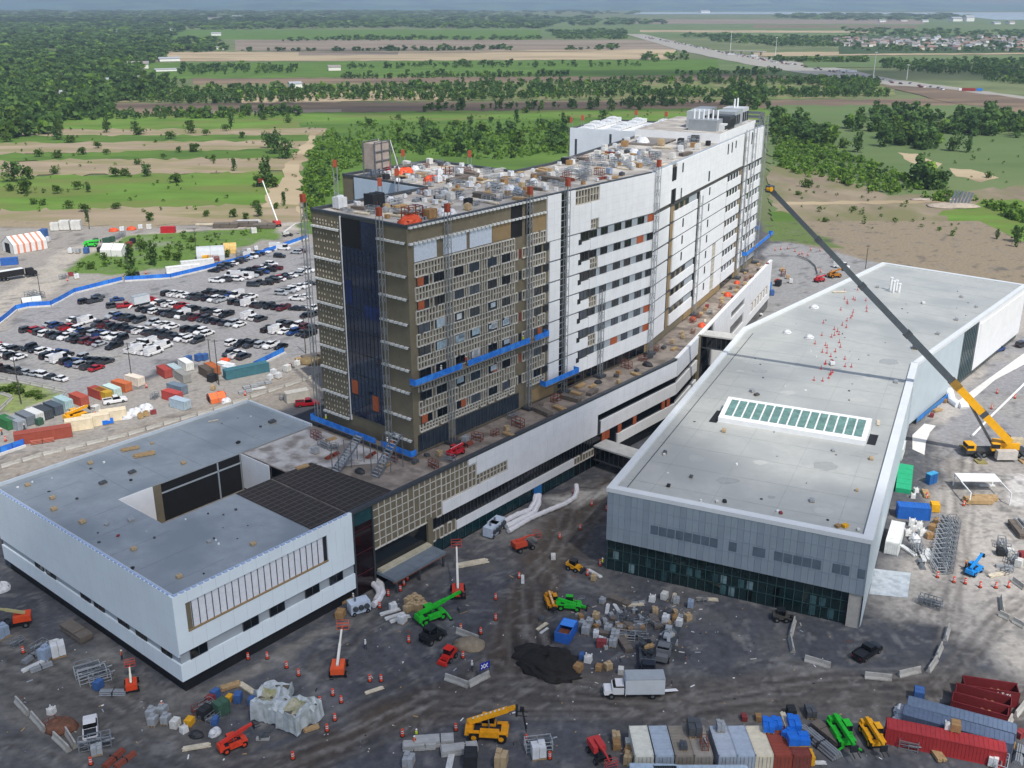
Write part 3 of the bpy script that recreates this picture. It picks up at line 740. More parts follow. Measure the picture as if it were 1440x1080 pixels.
for n_, m_ in (('girt_grid', grid), ('red_glass_stair', darkp), ('glazing_bars', glz), ('panel_joints', joints)): part(n_, m_, pd, True)
b = MB(); FP.box(b, 0, 101, 15.9, 16.35, -.5, .42, STEELD); FP2.box(b, 0, 107.6, 15.9, 16.35, -.5, .42, WHITE2); part('parapet', b, pd, True)
b = MB(); FP.box(b, 5, 17.6, 2.5, 3.0, .05, 4.6, M('6d7882', .5, .2, .6)); FP.box(b, 5, 17.6, 2.2, 2.5, 4.0, 4.5, RUST); FP.box(b, 5.2, 17.4, 3.0, 3.4, .05, 1.3, M('b4ae98', .8, .2))
for a in (5.6, 11, 17): FP.box(b, a, a + .3, 0, 2.5, 4.1, 4.4, STEELD)
part('entrance_canopy', b, pd, True)
for f, L_, z0, z1, lab in ((Face(UV(167, 117), nV), 19.5, 1.9, 5.0, 'near grey footbridge leaving the podium low beside the glass storey'), (Face(SW(22, -8.2), nV2), 9.2, 12.2, 15.4, 'far grey footbridge joining podium and annex at roof height')):
    t = thing('footbridge', lab, 'footbridge', (*f.o, 0))
    b = MB(); f.box(b, 0, L_, z1, z1 + .35, -4.2, .3, M('b4b4b0', .8, .15, .6)); part('roof', b, t, True)
    b = MB(); f.box(b, .05, L_ - .05, z0 + .3, z1, -3.9, 0, GLASS)
    for k in range(int(L_ / 1.2)): f.box(b, .3 + k * 1.2, .4 + k * 1.2, z0 + .3, z1, 0, .08, STEELD)
    part('glass_side', b, t, True); b = MB(); f.box(b, 0, L_, z0, z0 + .3, -4.1, .2, STEELD); part('deck', b, t, True)

# ------------------------------------------------------------------ low white building with a courtyard
lb = thing('low_white_building', 'low white building with grey roof around a sunken courtyard', 'building', (*UV(90, 145), 0))
ROOFG = M('8f979c', .4, .1, .5, spec=.35, streak=('7f888e', .09))
b = MB()
for (a0, a1, v0, v1) in ((65.4, 77, 117.2, 172), (77, 118.7, 151.5, 172), (77, 98.5, 117.2, 138)):
    b.prism([UV(a0, v0), UV(a1, v0), UV(a1, v1), UV(a0, v1)], 2.3, 16.0, GREYP, ROOFG)
b.prism([UV(77, 138), UV(101.9, 138), UV(101.9, 151.5), UV(77, 151.5)], 2.35, 8.6, DARK, M('8b857c', .95, .3, .6))
part('wall', b, lb, True)
b = MB(); b.prism([UV(65.75, 117.55), UV(98.4, 117.55), UV(98.4, 138), UV(118.3, 151.8), UV(118.3, 171.6), UV(65.75, 171.6)], 0, 2.34, BLACK); part('plinth', b, lb, True)
R1 = Face(UV(65.4, 117.2), U); L1 = Face(UV(65.4, 172), nV); B1 = Face(UV(118.7, 172), (-U[0], -U[1])); E1 = Face(UV(118.7, 151.5), V)
wh = Sink('cladding_panel'); WB = M('dde8ee', .42, .04, .2)
joints = MB()
def cl(f, a0, a1, z0, z1, m=WB): f.box(wh, a0, a1, z0, z1, .01, .32, m); joint(joints, f, a0, a1, z0, z1, .32, 2.4, 3.2)
cl(R1, -.32, 33.1, 2.3, 5.1); cl(R1, -.32, 33.1, 6.9, 10.0); cl(R1, -.32, 1.6, 10, 14.6); cl(R1, 27.7, 33.1, 10, 14.6); cl(R1, -.32, 33.1, 14.6, 16.4)
cl(L1, 0, 54.8, 2.3, 5.1); cl(L1, 0, 54.8, 6.3, 16.4); cl(B1, 0, 53, 2.3, 16.4); cl(E1, 0, 20, 2.3, 16.4)
wh.flush(lb); part('panel_joints', joints, lb, True)
b = MB()
for f, L_ in ((R1, 33.1), (L1, 54.8)):
    n = int(L_ / 1.05)
    for i in range(n): f.box(b, i * 1.05, i * 1.05 + .62, 16.4, 16.62, -.05, .3, M('9db1d2', .6, .1, 1))
    f.box(b, 0, L_, 16.0, 16.4, -.35, .008, M('b9c2c9', .5, .08, .3))
for f, L_ in ((B1, 53), (E1, 20)): f.box(b, 0, L_, 16.0, 16.5, -.35, .05, M('b9c2c9', .5, .08, .3))
part('roof_edge', b, lb, True)
for p, q in ((1.5, 4.4), (10.7, 13.6), (15.7, 18.6), (22.7, 25.6), (27.8, 30.6)): window(R1, p, q, 5.15, 6.85, lb, 0)
for p, q in ((160.1, 157.3), (156.2, 153.2), (145.1, 142.2), (141, 138), (133.9, 130.9), (128.9, 126), (122, 119.4)): window(L1, 172 - p, 172 - q, 5.15, 6.25, lb, 0)
b = MB(); R1.box(b, 2.5, 27.0, 10, 14.6, .01, .05, M('dcdfe6', .6, .1, 2.2)); R1.box(b, 1.6, 2.5, 10, 14.6, .01, .12, TAN); R1.box(b, 27.0, 27.7, 10, 14.6, .01, .1, DARK)
for i in range(22): R1.box(b, 2.6 + i * 1.16, 2.69 + i * 1.16, 9.9, 14.6, .05, .16, M('3a4046', .5, .1))
R1.box(b, 1.6, 27.7, 9.85, 10.05, .05, .36, OCHRE)
part('framed_screen', b, lb, True, 'long framed screen of white film between dark fins')
rd = random.Random(5); b = MB()
for k in range(34):
    p = UV(*((rd.uniform(67, 76), rd.uniform(119, 170)) if k % 3 == 0 else (rd.uniform(67, 116), rd.uniform(153, 170)) if k % 3 == 1 else (rd.uniform(78, 90), rd.uniform(119, 137)))); s_ = rd.uniform(.12, .3)
    b.cyl((*p, 16.0), (*p, 16.03 + rd.choice((0, .1, .2))), s_, rd.choice((STEELD, DARK, WHITE2, GREYP)), 8)
for v_ in range(121, 171, 7): b.beam((*UV(66, v_), 16.015), (*UV(76.6, v_), 16.015), .07, .01, M('7d868c', .6, .1))
for u_ in range(80, 117, 7): b.beam((*UV(u_, 152), 16.015), (*UV(u_, 171.5), 16.015), .07, .01, M('7d868c', .6, .1))
part('roof_drains', b, lb, True)
C1 = Face(UV(77, 151.5), U); C2 = Face(UV(101.9, 151.4), nV); C3 = Face(UV(77, 151.5), (nV[0], nV[1]))
b = MB(); C1.box(b, 8, 24.5, 8.6, 15.8, .01, .12, BLACK); C1.box(b, 6.4, 8, 8.6, 15.9, .01, .2, TAN); C1.box(b, 0, 6.4, 8.6, 15.95, .01, .26, WHITE2); C1.box(b, 8, 24.6, 14.0, 14.25, .12, .3, GREYP); C1.box(b, 19.5, 19.75, 8.6, 15.8, .12, .3, GREYP)
C2.box(b, .2, 8.5, 9, 15.9, .02, .2, WHITE2)
part('courtyard_wall', b, lb, True)
Cw = Face(UV(77, 138.2), V)   # west court wall
b = MB(); f = Face(UV(77.0, 151.3), (-V[0], -V[1])); f.box(b, .3, 6.5, 9, 15.9, -.2, -.02, WHITE2); part('court_end_panel', b, lb, True)
b = MB(); DR = M('33302f', .9, .2, .8)
b.poly([(*UV(91, 118), 16.06), (*UV(98.4, 118), 16.06), (*UV(98.4, 138), 16.06), (*UV(91, 138), 16.06)], DR)
b.poly([(*UV(98.7, 118.2), 16.06), (*UV(109, 118.2), 16.06), (*UV(107.5, 138), 16.06), (*UV(98.7, 138), 16.06)], DR)
for i in range(15):
    for u0, u1 in ((91, 98.3), (98.8, 107.8)):
        b.beam((*UV(u0, 118.6 + i * 1.3), 16.1), (*UV(u1, 118.6 + i * 1.3), 16.1), .1, .08, M('55514e', .9, .1))
for i in range(13): b.beam((*UV(91.4 + i * 1.33, 118.2), 16.13), (*UV(91.4 + i * 1.33, 137.8), 16.13), .06, .05, M('55514e', .9, .1))
part('black_roof_membrane', b, lb, True)
b = MB(); b.poly([(*UV(102.2, 138.6), 15.98), (*UV(118.6, 126), 15.98), (*UV(118.6, 151), 15.98), (*UV(102.2, 151), 15.98)], M('b4b2b0', .8, .2, .5, streak=('7f7a75', .3)))
part('terrace_sheet', b, pd, True)

# ------------------------------------------------------------------ annex with the big pale roof and skylight
ax = thing('annex_building', 'wide annex with pale grey flat roof, ribbed metal walls and roof skylight', 'building', (*SW(-20, -38), 0))
ROOFA = M('abada8', .36, .07, .5, spec=.4, streak=('9c9f9c', .06))
AP = [SW(-71.5, -17.2), SW(-71.5, -60.6), UV(232.9, 73), UV(323.5, 73.5), UV(323.5, 116.5), UV(231.5, 116.8)]
b = MB(); b.prism(AP, 6.3, 15.9, GREYP, ROOFA); part('wall', b, ax, True)
AP2 = [SW(-70.9, -17.3), SW(-70.9, -58.3), SW(-60, -60.4), UV(232.9, 73.3), UV(323.3, 73.8), UV(323.3, 116.3), UV(231.6, 116.6)]
b = MB(); b.prism(AP2, 0, 6.32, M('162a2b', .07, .3, .3, spec=.6)); part('glass_storey', b, ax, True)
A1 = Face(SW(-71.5, -17.2), nV2); A2 = Face(SW(-71.5, -60.6), U2); A3 = Face(UV(232.9, 73), U)
d_ = (AP[3][0] - AP[2][0], AP[3][1] - AP[2][1]); L3 = hypot(*d_); A3 = Face(AP[2], (d_[0] / L3, d_[1] / L3))
L2_ = hypot(AP[2][0] - AP[1][0], AP[2][1] - AP[1][1])
d_ = (AP[2][0] - AP[1][0], AP[2][1] - AP[1][1]); A2 = Face(AP[1], (d_[0] / L2_, d_[1] / L2_))
b = MB(); GM = M('909ca6', .42, .06, .3, metal=.1); GM2 = M('8995a0', .42, .06, .3, metal=.1)
k = 0; a = 0.0
while a < 43.3:
    A1.box(b, a, min(a + 1.05, 43.4), 6.3, 15.6, .01, .18 + .02 * (k % 2), GM if k % 3 else GM2); a += 1.08; k += 1
for z in (9.0, 11.3, 13.6): A1.box(b, 0, 43.4, z, z + .05, .2, .24, M('8a96a1', .4, .1))
part('metal_cladding', b, ax, True)
fr = M('26302f', .4, .2)
for p, q in ((25.1, 36.9), (38.6, 40.1), (42.6, 44.8), (46.1, 53.7), (55.3, 58.1), (59.2, 60.5)):
    n = max(1, round((q - p) / 1.5))
    for i in range(n):
        x0 = p - 17.2 + (q - p) * i / n
        b = MB(); A1.box(b, x0 + .08, x0 + (q - p) / n - .1, 9.3, 10.95, .2, .235, M('5a6773', .35, .15, .8))
        part('window', b, ax, True)
b = MB()
for i in range(28):
    A1.box(b, i * 1.48, i * 1.48 + .09, .1, 6.25, -.58, -.46, M('3c5a5a', .3, .1))
for z in (2.2, 4.2): A1.box(b, 0, 41, z, z + .1, -.58, -.46, M('2c4545', .3, .1))
rr = random.Random(9)
for i in range(24): 
    x0 = 1 + rr.randrange(26) * 1.48; A1.box(b, x0 + .2, x0 + 1.2, *( (2.4, 3.9) if rr.random() < .6 else (.3, 2.1)), -.59, -.55, rr.choice((M('3f5c60', .1, .4), M('6c8286', .15, .4), M('0e1517', .1, .3))))
part('glazing_bars', b, ax, True)
b = MB(); A1.box(b, 41.2, 43.2, 0, 6.3, -.55, -.05, CONC); part('corner_pier', b, ax, True)
b = MB(); RW = M('bfcacf', .4, .05, .3); n = int(L2_ / .6)
A2.box(b, -.25, L2_, .6, 15.6, .01, .1, RW)
for i in range(n): A2.box(b, i * .6, i * .6 + .28, .8, 15.6, .1, .17, RW)
A3.box(b, 0, 34, .9, 15.6, .01, .1, RW)
for i in range(56): A3.box(b, i * .6, i * .6 + .28, .9, 15.6, .1, .17, RW)
A3.box(b, 46, L3, 1.6, 15.6, .01, .16, WHITE2); A3.box(b, 48, L3 - .5, 7.8, 14.4, .16, .3, M('dfe1e0', .5, .05, .3))
part('ribbed_side_wall', b, ax, True)
b = MB(); A3.box(b, 34, 46, 1.2, 15.5, .01, .1, TEAL)
for i in range(9): A3.box(b, 34 + i * 1.5, 34.12 + i * 1.5, 1.2, 15.5, .1, .24, M('59696c', .4, .1))
for i in range(26): A3.box(b, 47 + i * 1.6, 47.1 + i * 1.6, .2, 1.55, .01, .1, M('59696c', .4, .1))
part('glass_stair', b, ax, True)
b = MB()
for i in range(6):
    p, q = AP[i], AP[(i + 1) % 6]; L_ = hypot(q[0] - p[0], q[1] - p[1]); f = Face(p, ((q[0] - p[0]) / L_, (q[1] - p[1]) / L_))
    wd = 1.3 if i in (0, 1) else 1.0
    f.box(b, -.25 if i != 2 else .1, L_ + (.2 if i not in (1,) else -.1), 15.6 + .004 * i, 16.35 + .004 * i, -wd, .26, M('d0d5d7', .45, .05, .3))
part('parapet', b, ax, True)
sk_ = MB(); ps = lambda s, w, z: (*SW(s, w), z)
b = MB(); fr = Face(SW(-33.2, -27.2), nV2)
b.hexa([ps(-33.4, -26.6, 15.9), ps(-33.4, -54.9, 15.9), ps(-25.4, -54.9, 15.9), ps(-25.4, -26.6, 15.9), ps(-33.4, -26.6, 16.9), ps(-33.4, -54.9, 16.9), ps(-25.4, -54.9, 18.5), ps(-25.4, -26.6, 18.5)], WHITE2)
skf = part('skylight', b, ax, True, 'long white framed skylight with green panes')
lo_ = tuple(ax.location)
b = MB(); PG = M('66867f', .12, .3, .8, spec=.6)
for i in range(15):
    w0 = -27.6 - i * 1.78; zf = lambda s: 16.9 + (s + 33.4) / 8 * 1.6 + .06
    for s0_, s1_, m in ((-32.3, -26.4, PG),):
        b.hexa([ps(s0_, w0, zf(s0_)), ps(s0_, w0 - 1.45, zf(s0_)), ps(s1_, w0 - 1.45, zf(s1_)), ps(s1_, w0, zf(s1_)), ps(s0_, w0, zf(s0_) + .04), ps(s0_, w0 - 1.45, zf(s0_) + .04), ps(s1_, w0 - 1.45, zf(s1_) + .04), ps(s1_, w0, zf(s1_) + .04)], m)
link('pane', b.mesh('pane', lo_), skf)
b = MB()
for (s0_, s1_, w0, w1) in ((-34.2, -27.5, -24.9, -26.5), (-32.4, -27, -55.0, -56.6)):
    b.poly([ps(s0_, w0, 15.93), ps(s0_, w1, 15.93), ps(s1_, w1, 15.93), ps(s1_ , w0, 15.93)], BLACK)
part('membrane_patch', b, ax, True)
rd0 = random.Random(17); b = MB()       # membrane seams, a walkway and small drains on the pale roof
SE = M('959a9a', .6, .1)
for s_ in range(-66, 28, 9): b.beam(ps(s_, -18.6, 15.915), ps(s_, -59.3, 15.915), .08, .01, SE)
for w_ in (-24, -34.5, -45, -55): b.beam(ps(-70, w_, 15.918), ps(22, w_, 15.918), .07, .01, SE)
for u_ in range(240, 320, 9): b.beam((*UV(u_, 74.6), 15.915), (*UV(u_, 115.4), 15.915), .08, .01, SE)
for k in range(26):      # laps, ponding rings and scuffs in the membrane
    p = SW(rd0.uniform(-66, 20), rd0.uniform(-57, -22)); n_ = 14; r_ = rd0.uniform(.5, 2.6); e_ = rd0.uniform(.5, 1)
    b.poly([(p[0] + r_ * cos(6.283 * i / n_) * rd0.uniform(.8, 1.15), p[1] + r_ * e_ * sin(6.283 * i / n_) * rd0.uniform(.8, 1.15), 15.906 + k * .0006) for i in range(n_)], rd0.choice((M('a3a6a2', .3, .06, 1), M('b3b4af', .45, .06, 1), M('9a9c98', .25, .1, 1))))
b.beam(ps(-70, -19.9, 15.93), ps(28, -19.9, 15.93), .16, .03, STEELD)
part('roof_seams', b, ax, True)
rd = random.Random(6); b = MB()
for k in range(46):
    p = SW(rd.uniform(-69, 24), rd.uniform(-58, -20)) if k < 30 else UV(rd.uniform(238, 318), rd.uniform(76, 114)); s_ = rd.uniform(.12, .3)
    b.cyl((*p, 15.9), (*p, 15.93 + rd.choice((0, .1, .25))), s_, rd.choice((STEELD, DARK, WHITE2, GREYP)), 8)
part('roof_drains', b, ax, True)
# ------------------------------------------------------------------ prototypes: each kind is built once, then copied with its parts
_P = {}
def proto(key, make, loc, rz, label, group=None):
    """first use places the built thing itself, later uses copy it and its parts"""
    if key in _P: return dup(_P[key], loc, rz, label, group)
    o = make(); o.location = loc; o.rotation_euler = (0, 0, rz); o['label'] = label
    if group: o['group'] = group
    _P[key] = o; return o
def wheel_mesh(r, w, rim=STEEL):
    b = MB(); b.cyl((0, -w / 2, 0), (0, w / 2, 0), r, TYRE, 14); b.cyl((0, -w / 2 - .02, 0), (0, w / 2 + .02, 0), r * .5, rim, 10); return b.mesh('wheel')
_W = {}
def wheels(t, pts, r, w, rim=STEEL):
    k = (r, w, id(rim))
    if k not in _W: _W[k] = wheel_mesh(r, w, rim)
    for x, y in pts: part('wheel', _W[k], t, loc=(x, y, r))
CARC = {'white': 'd9dadb', 'black': '15161a', 'dark grey': '34373c', 'silver': '9fa4a9', 'red': '9c1520', 'blue': '1c3a6e', 'maroon': '541a22', 'teal': '17606f'}
def paint(c): return M(CARC.get(c, c), .28, .04, .8, spec=.6)
GL_C = M('0c1014', .08, .2, 1, spec=.6)
_CB = {}
def car_body(kind, col):
    if (kind, col) in _CB: return _CB[kind, col]
    b = MB(); p = paint(col); g = MB()
    L_, Wd = {'sedan': (4.7, 1.82), 'suv': (4.8, 1.92), 'pickup': (5.8, 2.02), 'van': (5.9, 2.05)}[kind]
    l2 = L_ / 2; w2 = Wd / 2
    def sect(x, zt, w): return [(x, -w, .32), (x, -w * 1.0, zt * .72), (x, -w * .9, zt), (x, w * .9, zt), (x, w, zt * .72), (x, w, .32)]
    def loft(sec, m):
        vs = [q for s_ in sec for q in s_]; n = 6; fs = []
        for i in range(len(sec) - 1):
            for j in range(n): fs.append([i * n + j, i * n + (j + 1) % n, (i + 1) * n + (j + 1) % n, (i + 1) * n + j])
        fs += [list(range(n))[::-1], list(range((len(sec) - 1) * n, len(sec) * n))]; b.add(vs, fs, m)
    hz = {'sedan': .92, 'suv': 1.05, 'pickup': 1.15, 'van': 1.2}[kind]
    top = {'sedan': 1.45, 'suv': 1.75, 'pickup': 1.85, 'van': 2.35}[kind]
    c0, c1 = {'sedan': (-1.55, .95), 'suv': (-2.25, 1.0), 'pickup': (-.55, 1.35), 'van': (-2.85, 1.9)}[kind]
    loft([sect(-l2, hz * .88, w2 * .88), sect(-l2 + .25, hz, w2), sect(l2 - 1.2, hz, w2), sect(l2 - .25, hz * .9, w2 * .95), sect(l2, hz * .7, w2 * .85)], p)
    # cabin: glass block with painted roof and pillars
    t = .42 if kind != 'van' else .2
    def cab(mb, z0, z1, e, m):
        q0 = (z0 - hz) / (top - hz); q1 = (z1 - hz) / (top - hz)
        def ring(z, q): return [(c0 + .35 * q * (2.2 if kind == 'sedan' else .6) - e, -w2 * (.93 - .16 * q) - e, z), (c1 - t * 1.6 * q + e, -w2 * (.93 - .16 * q) - e, z), (c1 - t * 1.6 * q + e, w2 * (.93 - .16 * q) + e, z), (c0 + .35 * q * (2.2 if kind == 'sedan' else .6) - e, w2 * (.93 - .16 * q) + e, z)]
        mb.hexa(ring(z0, q0) + ring(z1, q1), m)
    cab(g, hz - .05, top - .07, 0, GL_C); cab(b, top - .09, top, .03, p)
    if kind == 'van':
        b.box((-1.3, 0, (hz + top) / 2), (3.1, Wd * .93, top - hz), p)
    if kind in ('suv', 'sedan'):
        for y in (-1, 1): b.box(((c0 + c1) / 2 - .1, y * w2 * .855, (hz + top) / 2), (.12, .06, top - hz), p)
    if kind == 'pickup':
        b.box((-1.75, 0, hz + .012), (2.1, Wd * .78, .03), DARK)
        for y in (-1, 1): b.box((-1.75, y * w2 * .88, hz + .1), (2.2, .12, .2), p)
        b.box((-2.82, 0, hz + .1), (.12, Wd * .8, .2), p)
    for y in (-1, 1):
        b.box((l2 - .1, y * w2 * .62, hz * .68), (.16, .36, .14), WHITE2); b.box((-l2 + .03, y * w2 * .68, hz * .7), (.08, .3, .16), RED)
    _CB[kind, col] = (b.mesh('body'), g.mesh('windows'), L_, Wd); return _CB[kind, col]
def make_car(kind, col, cat=None):
    def f():
        bm, gm_, L_, Wd = car_body(kind, col)
        t = thing('parked_' + {'sedan': 'car', 'suv': 'suv', 'pickup': 'pickup', 'van': 'van'}[kind], '-', cat or {'sedan': 'car', 'suv': 'car', 'pickup': 'pickup truck', 'van': 'van'}[kind])
        part('body', bm, t); part('windows', gm_, t)
        x = L_ * .31; y = Wd / 2 - .1
        wheels(t, [(x, y), (x, -y), (-x, y), (-x, -y)], .36, .26)
        return t
    return f
# ---- the car park: rows as they lie beyond the low building (start, end, how many stalls, heading of the cars)
ROWS = [
    ('front row by the storage containers', (62, 502), (141, 521), 14, 30, 0), ('row nosing the front row', (36, 491), (152, 513), 17, 30, 0.05),
    ('second row of the left block', (34, 465), (166, 490), 19, 30, 0.06), ('row nosing the second row', (66, 457), (176, 479), 16, 30, 0.025),
    ('cluster of white vans', (183, 493), (222, 499), 6, 30, 0), ('row behind the white vans', (192, 484), (236, 491), 7, 30, 0),
    ('third row of the left block', (90, 449), (283, 482), 25, 30, 0.025), ('row nosing the third row', (147, 443), (297, 472), 19, 30, 0.05),
    ('fourth row in mid lot', (195, 436), (342, 460), 19, 30, 0.05), ('row nosing the fourth row', (217, 426), (333, 447), 16, 30, 0.03),
    ('fifth row in mid lot', (231, 414), (404, 436), 22, 30, 0.04), ('row nosing the fifth row', (290, 412), (358, 421), 9, 30, 0),
    ('short row near the tower foot', (372, 465), (441, 473), 8, 30, 0), ('row nosing the tower foot row', (392, 456), (446, 464), 7, 30, 0),
    ('row before the blue hoarding', (320, 484), (402, 490), 9, 30, 0.025), ('small group behind the blue container', (318, 498), (348, 505), 5, 30, 0),
    ('kerb side line at the left', (-6, 520), (92, 536), 6, 112, 0), ('left end group', (-14, 486), (26, 494), 5, 30, 0), ('left edge pair', (-10, 498), (32, 506), 6, 30, 0.05),
    ('slanted row along the blue hoarding', (297, 384), (392, 348), 11, 104, 0.05), ('first upper row', (322, 391), (386, 372), 10, 104, 0), ('second upper row', (330, 396), (392, 378), 9, 104, 0.05),
    ('third upper row', (352, 404), (406, 388), 9, 104, 0), ('fourth upper row', (372, 401), (438, 381), 9, 104, 0.05), ('upper right row', (381, 365), (436, 352), 6, 104, 0.05),
    ('extra row before the upper rows', (300, 398), (352, 390), 8, 104, .1), ('row between mid lot and tower', (345, 446), (372, 452), 4, 30, 0), ('row under the tower edge', (408, 436), (446, 436), 5, 104, 0),
    ('right middle row', (392, 416), (440, 399), 7, 104, 0), ('lower right row', (412, 424), (434, 418), 3, 104, 0), ('right edge group', (426, 446), (446, 444), 3, 30, 0),
]
PICK = [('white', .33), ('black', .25), ('dark grey', .22), ('silver', .09), ('red', .035), ('blue', .04), ('maroon', .035), ('teal', .01)]
def pick(r, tab):
    x = r.random()
    for k, w in tab:
        x -= w
        if x <= 0: return k
    return tab[0][0]
cr = random.Random(21); ncar = 0
for lab, a, b_, n, az, gap in ROWS:
    pa, pb = G(*a), G(*b_); k = 0; n = max(2, round(hypot(pb[0] - pa[0], pb[1] - pa[1]) / (2.85 if az < 60 else 3.0)))
    for i in range(n):
        if cr.random() < gap + .03: continue
        t = (i + .5) / n
        x = pa[0] + (pb[0] - pa[0]) * t + cr.uniform(-.12, .12); y = pa[1] + (pb[1] - pa[1]) * t + cr.uniform(-.25, .25)
        col = pick(cr, PICK); kind = pick(cr, [('suv', .38), ('pickup', .3), ('sedan', .24), ('van', .08)])
        if 'white vans' in lab: col, kind = 'white', 'van' if i % 2 else 'pickup'
        if kind == 'van' and col not in ('white', 'silver', 'dark grey'): col = 'white'
        flip = 180 if cr.random() < .4 else 0
        word = {'sedan': 'car', 'suv': 'suv', 'pickup': 'pickup', 'van': 'van'}[kind]
        proto(('car', kind, col), make_car(kind, col), (x, y, .03), az2rz(az + flip + cr.uniform(-3, 3)), '%s %s, %s from the left in the %s' % (col, word, nth(k), lab), 'cars in the gravel car park')
        k += 1; ncar += 1
for px, py, kind, col, az, lab in [
        (165, 423, 'sedan', 'blue', 62, 'lone blue car at the top of the car park'), (160, 432, 'suv', 'dark grey', 55, 'dark suv beside a red pickup at the car park top'), (177, 432, 'pickup', 'red', 62, 'red pickup at the car park top'),
        (52, 466, 'suv', 'red', 40, 'bright red suv at the left end of the second row'), (120, 426, 'suv', 'black', 40, 'black suv under the blue hoarding'), (133, 425, 'pickup', 'dark grey', 40, 'grey pickup under the blue hoarding'), (138, 419, 'sedan', 'dark grey', 70, 'grey car nearest the blue hoarding bend'),
        (432, 570, 'pickup', 'red', 75, 'red pickup parked at the back of the tower'), (162, 566, 'pickup', 'white', 60, 'white pickup before the yellow and orange containers'),
        (398, 351, 'van', 'white', 100, 'white van by the far end of the blue hoarding'), (1402, 494, 'pickup', 'blue', 55, 'blue pickup at the far side of the annex'), (1183, 377, 'van', 'white', 120, 'white work truck beside the far end of the annex'),
        (1062, 445, 'suv', 'white', 60, 'white suv behind the podium end'), (1437, 487, 'suv', 'dark grey', 60, 'dark suv at the right edge by the annex')]:
    proto(('car', kind, col), make_car(kind, col), G3(px, py, .03), az2rz(az), lab)
# foreground vehicles at full detail
proto(('car', 'pickup', 'white'), make_car('pickup', 'white'), G3(128, 1030, .03), az2rz(-22), 'white pickup with open bed parked by steel racks, bottom left')
proto(('car', 'pickup', 'black'), make_car('pickup', 'black'), G3(1219, 921, .03), az2rz(52), 'black pickup on the dark asphalt by the annex corner')
proto(('car', 'pickup', 'silver'), make_car('pickup', 'silver'), G3(1246, 590, .03), az2rz(48), 'silver pickup working under the crane boom')

def box_truck(label, loc, rz, col='white', boxcol='c3cace', L_=5.6):
    t = thing('box_truck', label, 'truck', loc, rz); p = paint(col); B_ = M(boxcol, .4, .06, .5)
    b = MB(); b.box((-1.3, 0, 2.15), (L_, 2.35, 2.5), B_); b.box((-1.3, 0, 3.45), (L_ + .06, 2.4, .12), M('9aa1a6', .4, .1)); b.box((1.55, 0, 2.0), (.1, 2.4, 2.6), B_); part('cargo_box', b, t)
    b = MB(); b.box((2.6, 0, 1.35), (1.7, 2.0, 1.1), p); b.box((4.0, 0, 1.05), (1.3, 1.9, .75), p, taper=.9); b.box((2.35, 0, 2.2), (1.2, 1.8, .12), p); b.box((4.62, 0, .6), (.14, 1.95, .3), STEELD); b.box((.5, 0, .7), (8, .9, .25), DARK); part('cab', b, t)
    b = MB(); b.hexa([(1.8, -.92, 1.85), (3.4, -.92, 1.85), (3.4, .92, 1.85), (1.8, .92, 1.85), (1.8, -.82, 2.2), (2.85, -.8, 2.2), (2.85, .8, 2.2), (1.8, .82, 2.2)], GL_C); part('windshield', b, t)
    for y in (-.7, .7):
        b = MB(); b.box((4.64, y, 1.1), (.08, .3, .22), WHITE2); part('headlight', b, t)
    wheels(t, [(3.55, .95), (3.55, -.95), (-2.4, 1.0), (-2.4, -1.0)], .48, .3)
    b = MB(); b.beam((-4.1, .3, .9), (-6.3, -.9, .12), .6, .08, WHITE2); part('ramp', b, t)
    return t
box_truck('white box truck stopped on the dirt road in the foreground', G3(893, 977, .03), az2rz(-91))
def flat_truck(label, loc, rz, cabcol, load):
    t = thing('flatbed_truck', label, 'truck', loc, rz); p = paint(cabcol)
    b = MB(); b.box((-1.6, 0, 1.05), (6.4, 2.4, .2), STEELD); b.box((-.3, 0, .7), (8.4, .8, .3), DARK); b.box((1.55, 0, 1.7), (.12, 2.3, 1.2), STEEL); part('flatbed', b, t)
    b = MB(); b.box((2.8, 0, 1.4), (1.8, 2.1, 1.5), p); b.box((4.1, 0, 1.1), (1.2, 1.9, .9), p, taper=.9); b.box((2.6, 0, 2.4), (1.3, 1.8, .14), p); part('cab', b, t)
    b = MB(); b.box((2.75, 0, 2.15), (1.5, 1.95, .42), GL_C, taper=.9); part('windows', b, t)
    wheels(t, [(3.6, .95), (3.6, -.95), (-2.2, 1.0), (-2.2, -1.0), (-3.2, 1.0), (-3.2, -1.0)], .48, .3)
    b = MB(); r = random.Random(len(label))
    for i in range(12): b.box((-4.3 + r.random() * 5.4, r.uniform(-.7, .7), 1.35 + r.random() * .4), (r.uniform(.5, 1.4), r.uniform(.4, 1), .4), r.choice(load), r.random())
    part('load', b, t); return t
flat_truck('flatbed truck loaded with grey blocks, parked beside the brown dumpster', G3(938, 912, .03), az2rz(200), '6a6d70', (CONC, STEEL, GREYP))
flat_truck('black flatbed truck with timber sides behind the box truck', G3(910, 936, .03), az2rz(185), '1a1c26', (WOOD, DARK, STEELD))
t = thing('dump_trailer', 'long black articulated lorry on the pale haul road, far left', 'lorry', G3(22, 392, .03), az2rz(48))
b = MB(); b.box((-1.5, 0, 2.4), (9, 2.5, 2.3), BLACK); b.box((-1.5, 0, 3.57), (8.8, 2.4, .08), WHITE2); part('trailer', b, t)
b = MB(); b.box((5.2, 0, 1.9), (2.4, 2.4, 2.4), BLACK); b.box((6.9, 0, 1.3), (1.2, 2.2, 1.2), BLACK); part('cab', b, t); wheels(t, [(6.6, 1), (6.6, -1), (4, 1), (4, -1), (-3, 1), (-3, -1), (-4.3, 1), (-4.3, -1)], .5, .35)
t = box_truck('small red truck with white box in the car park', G3(203, 428, .03), az2rz(40), 'red')

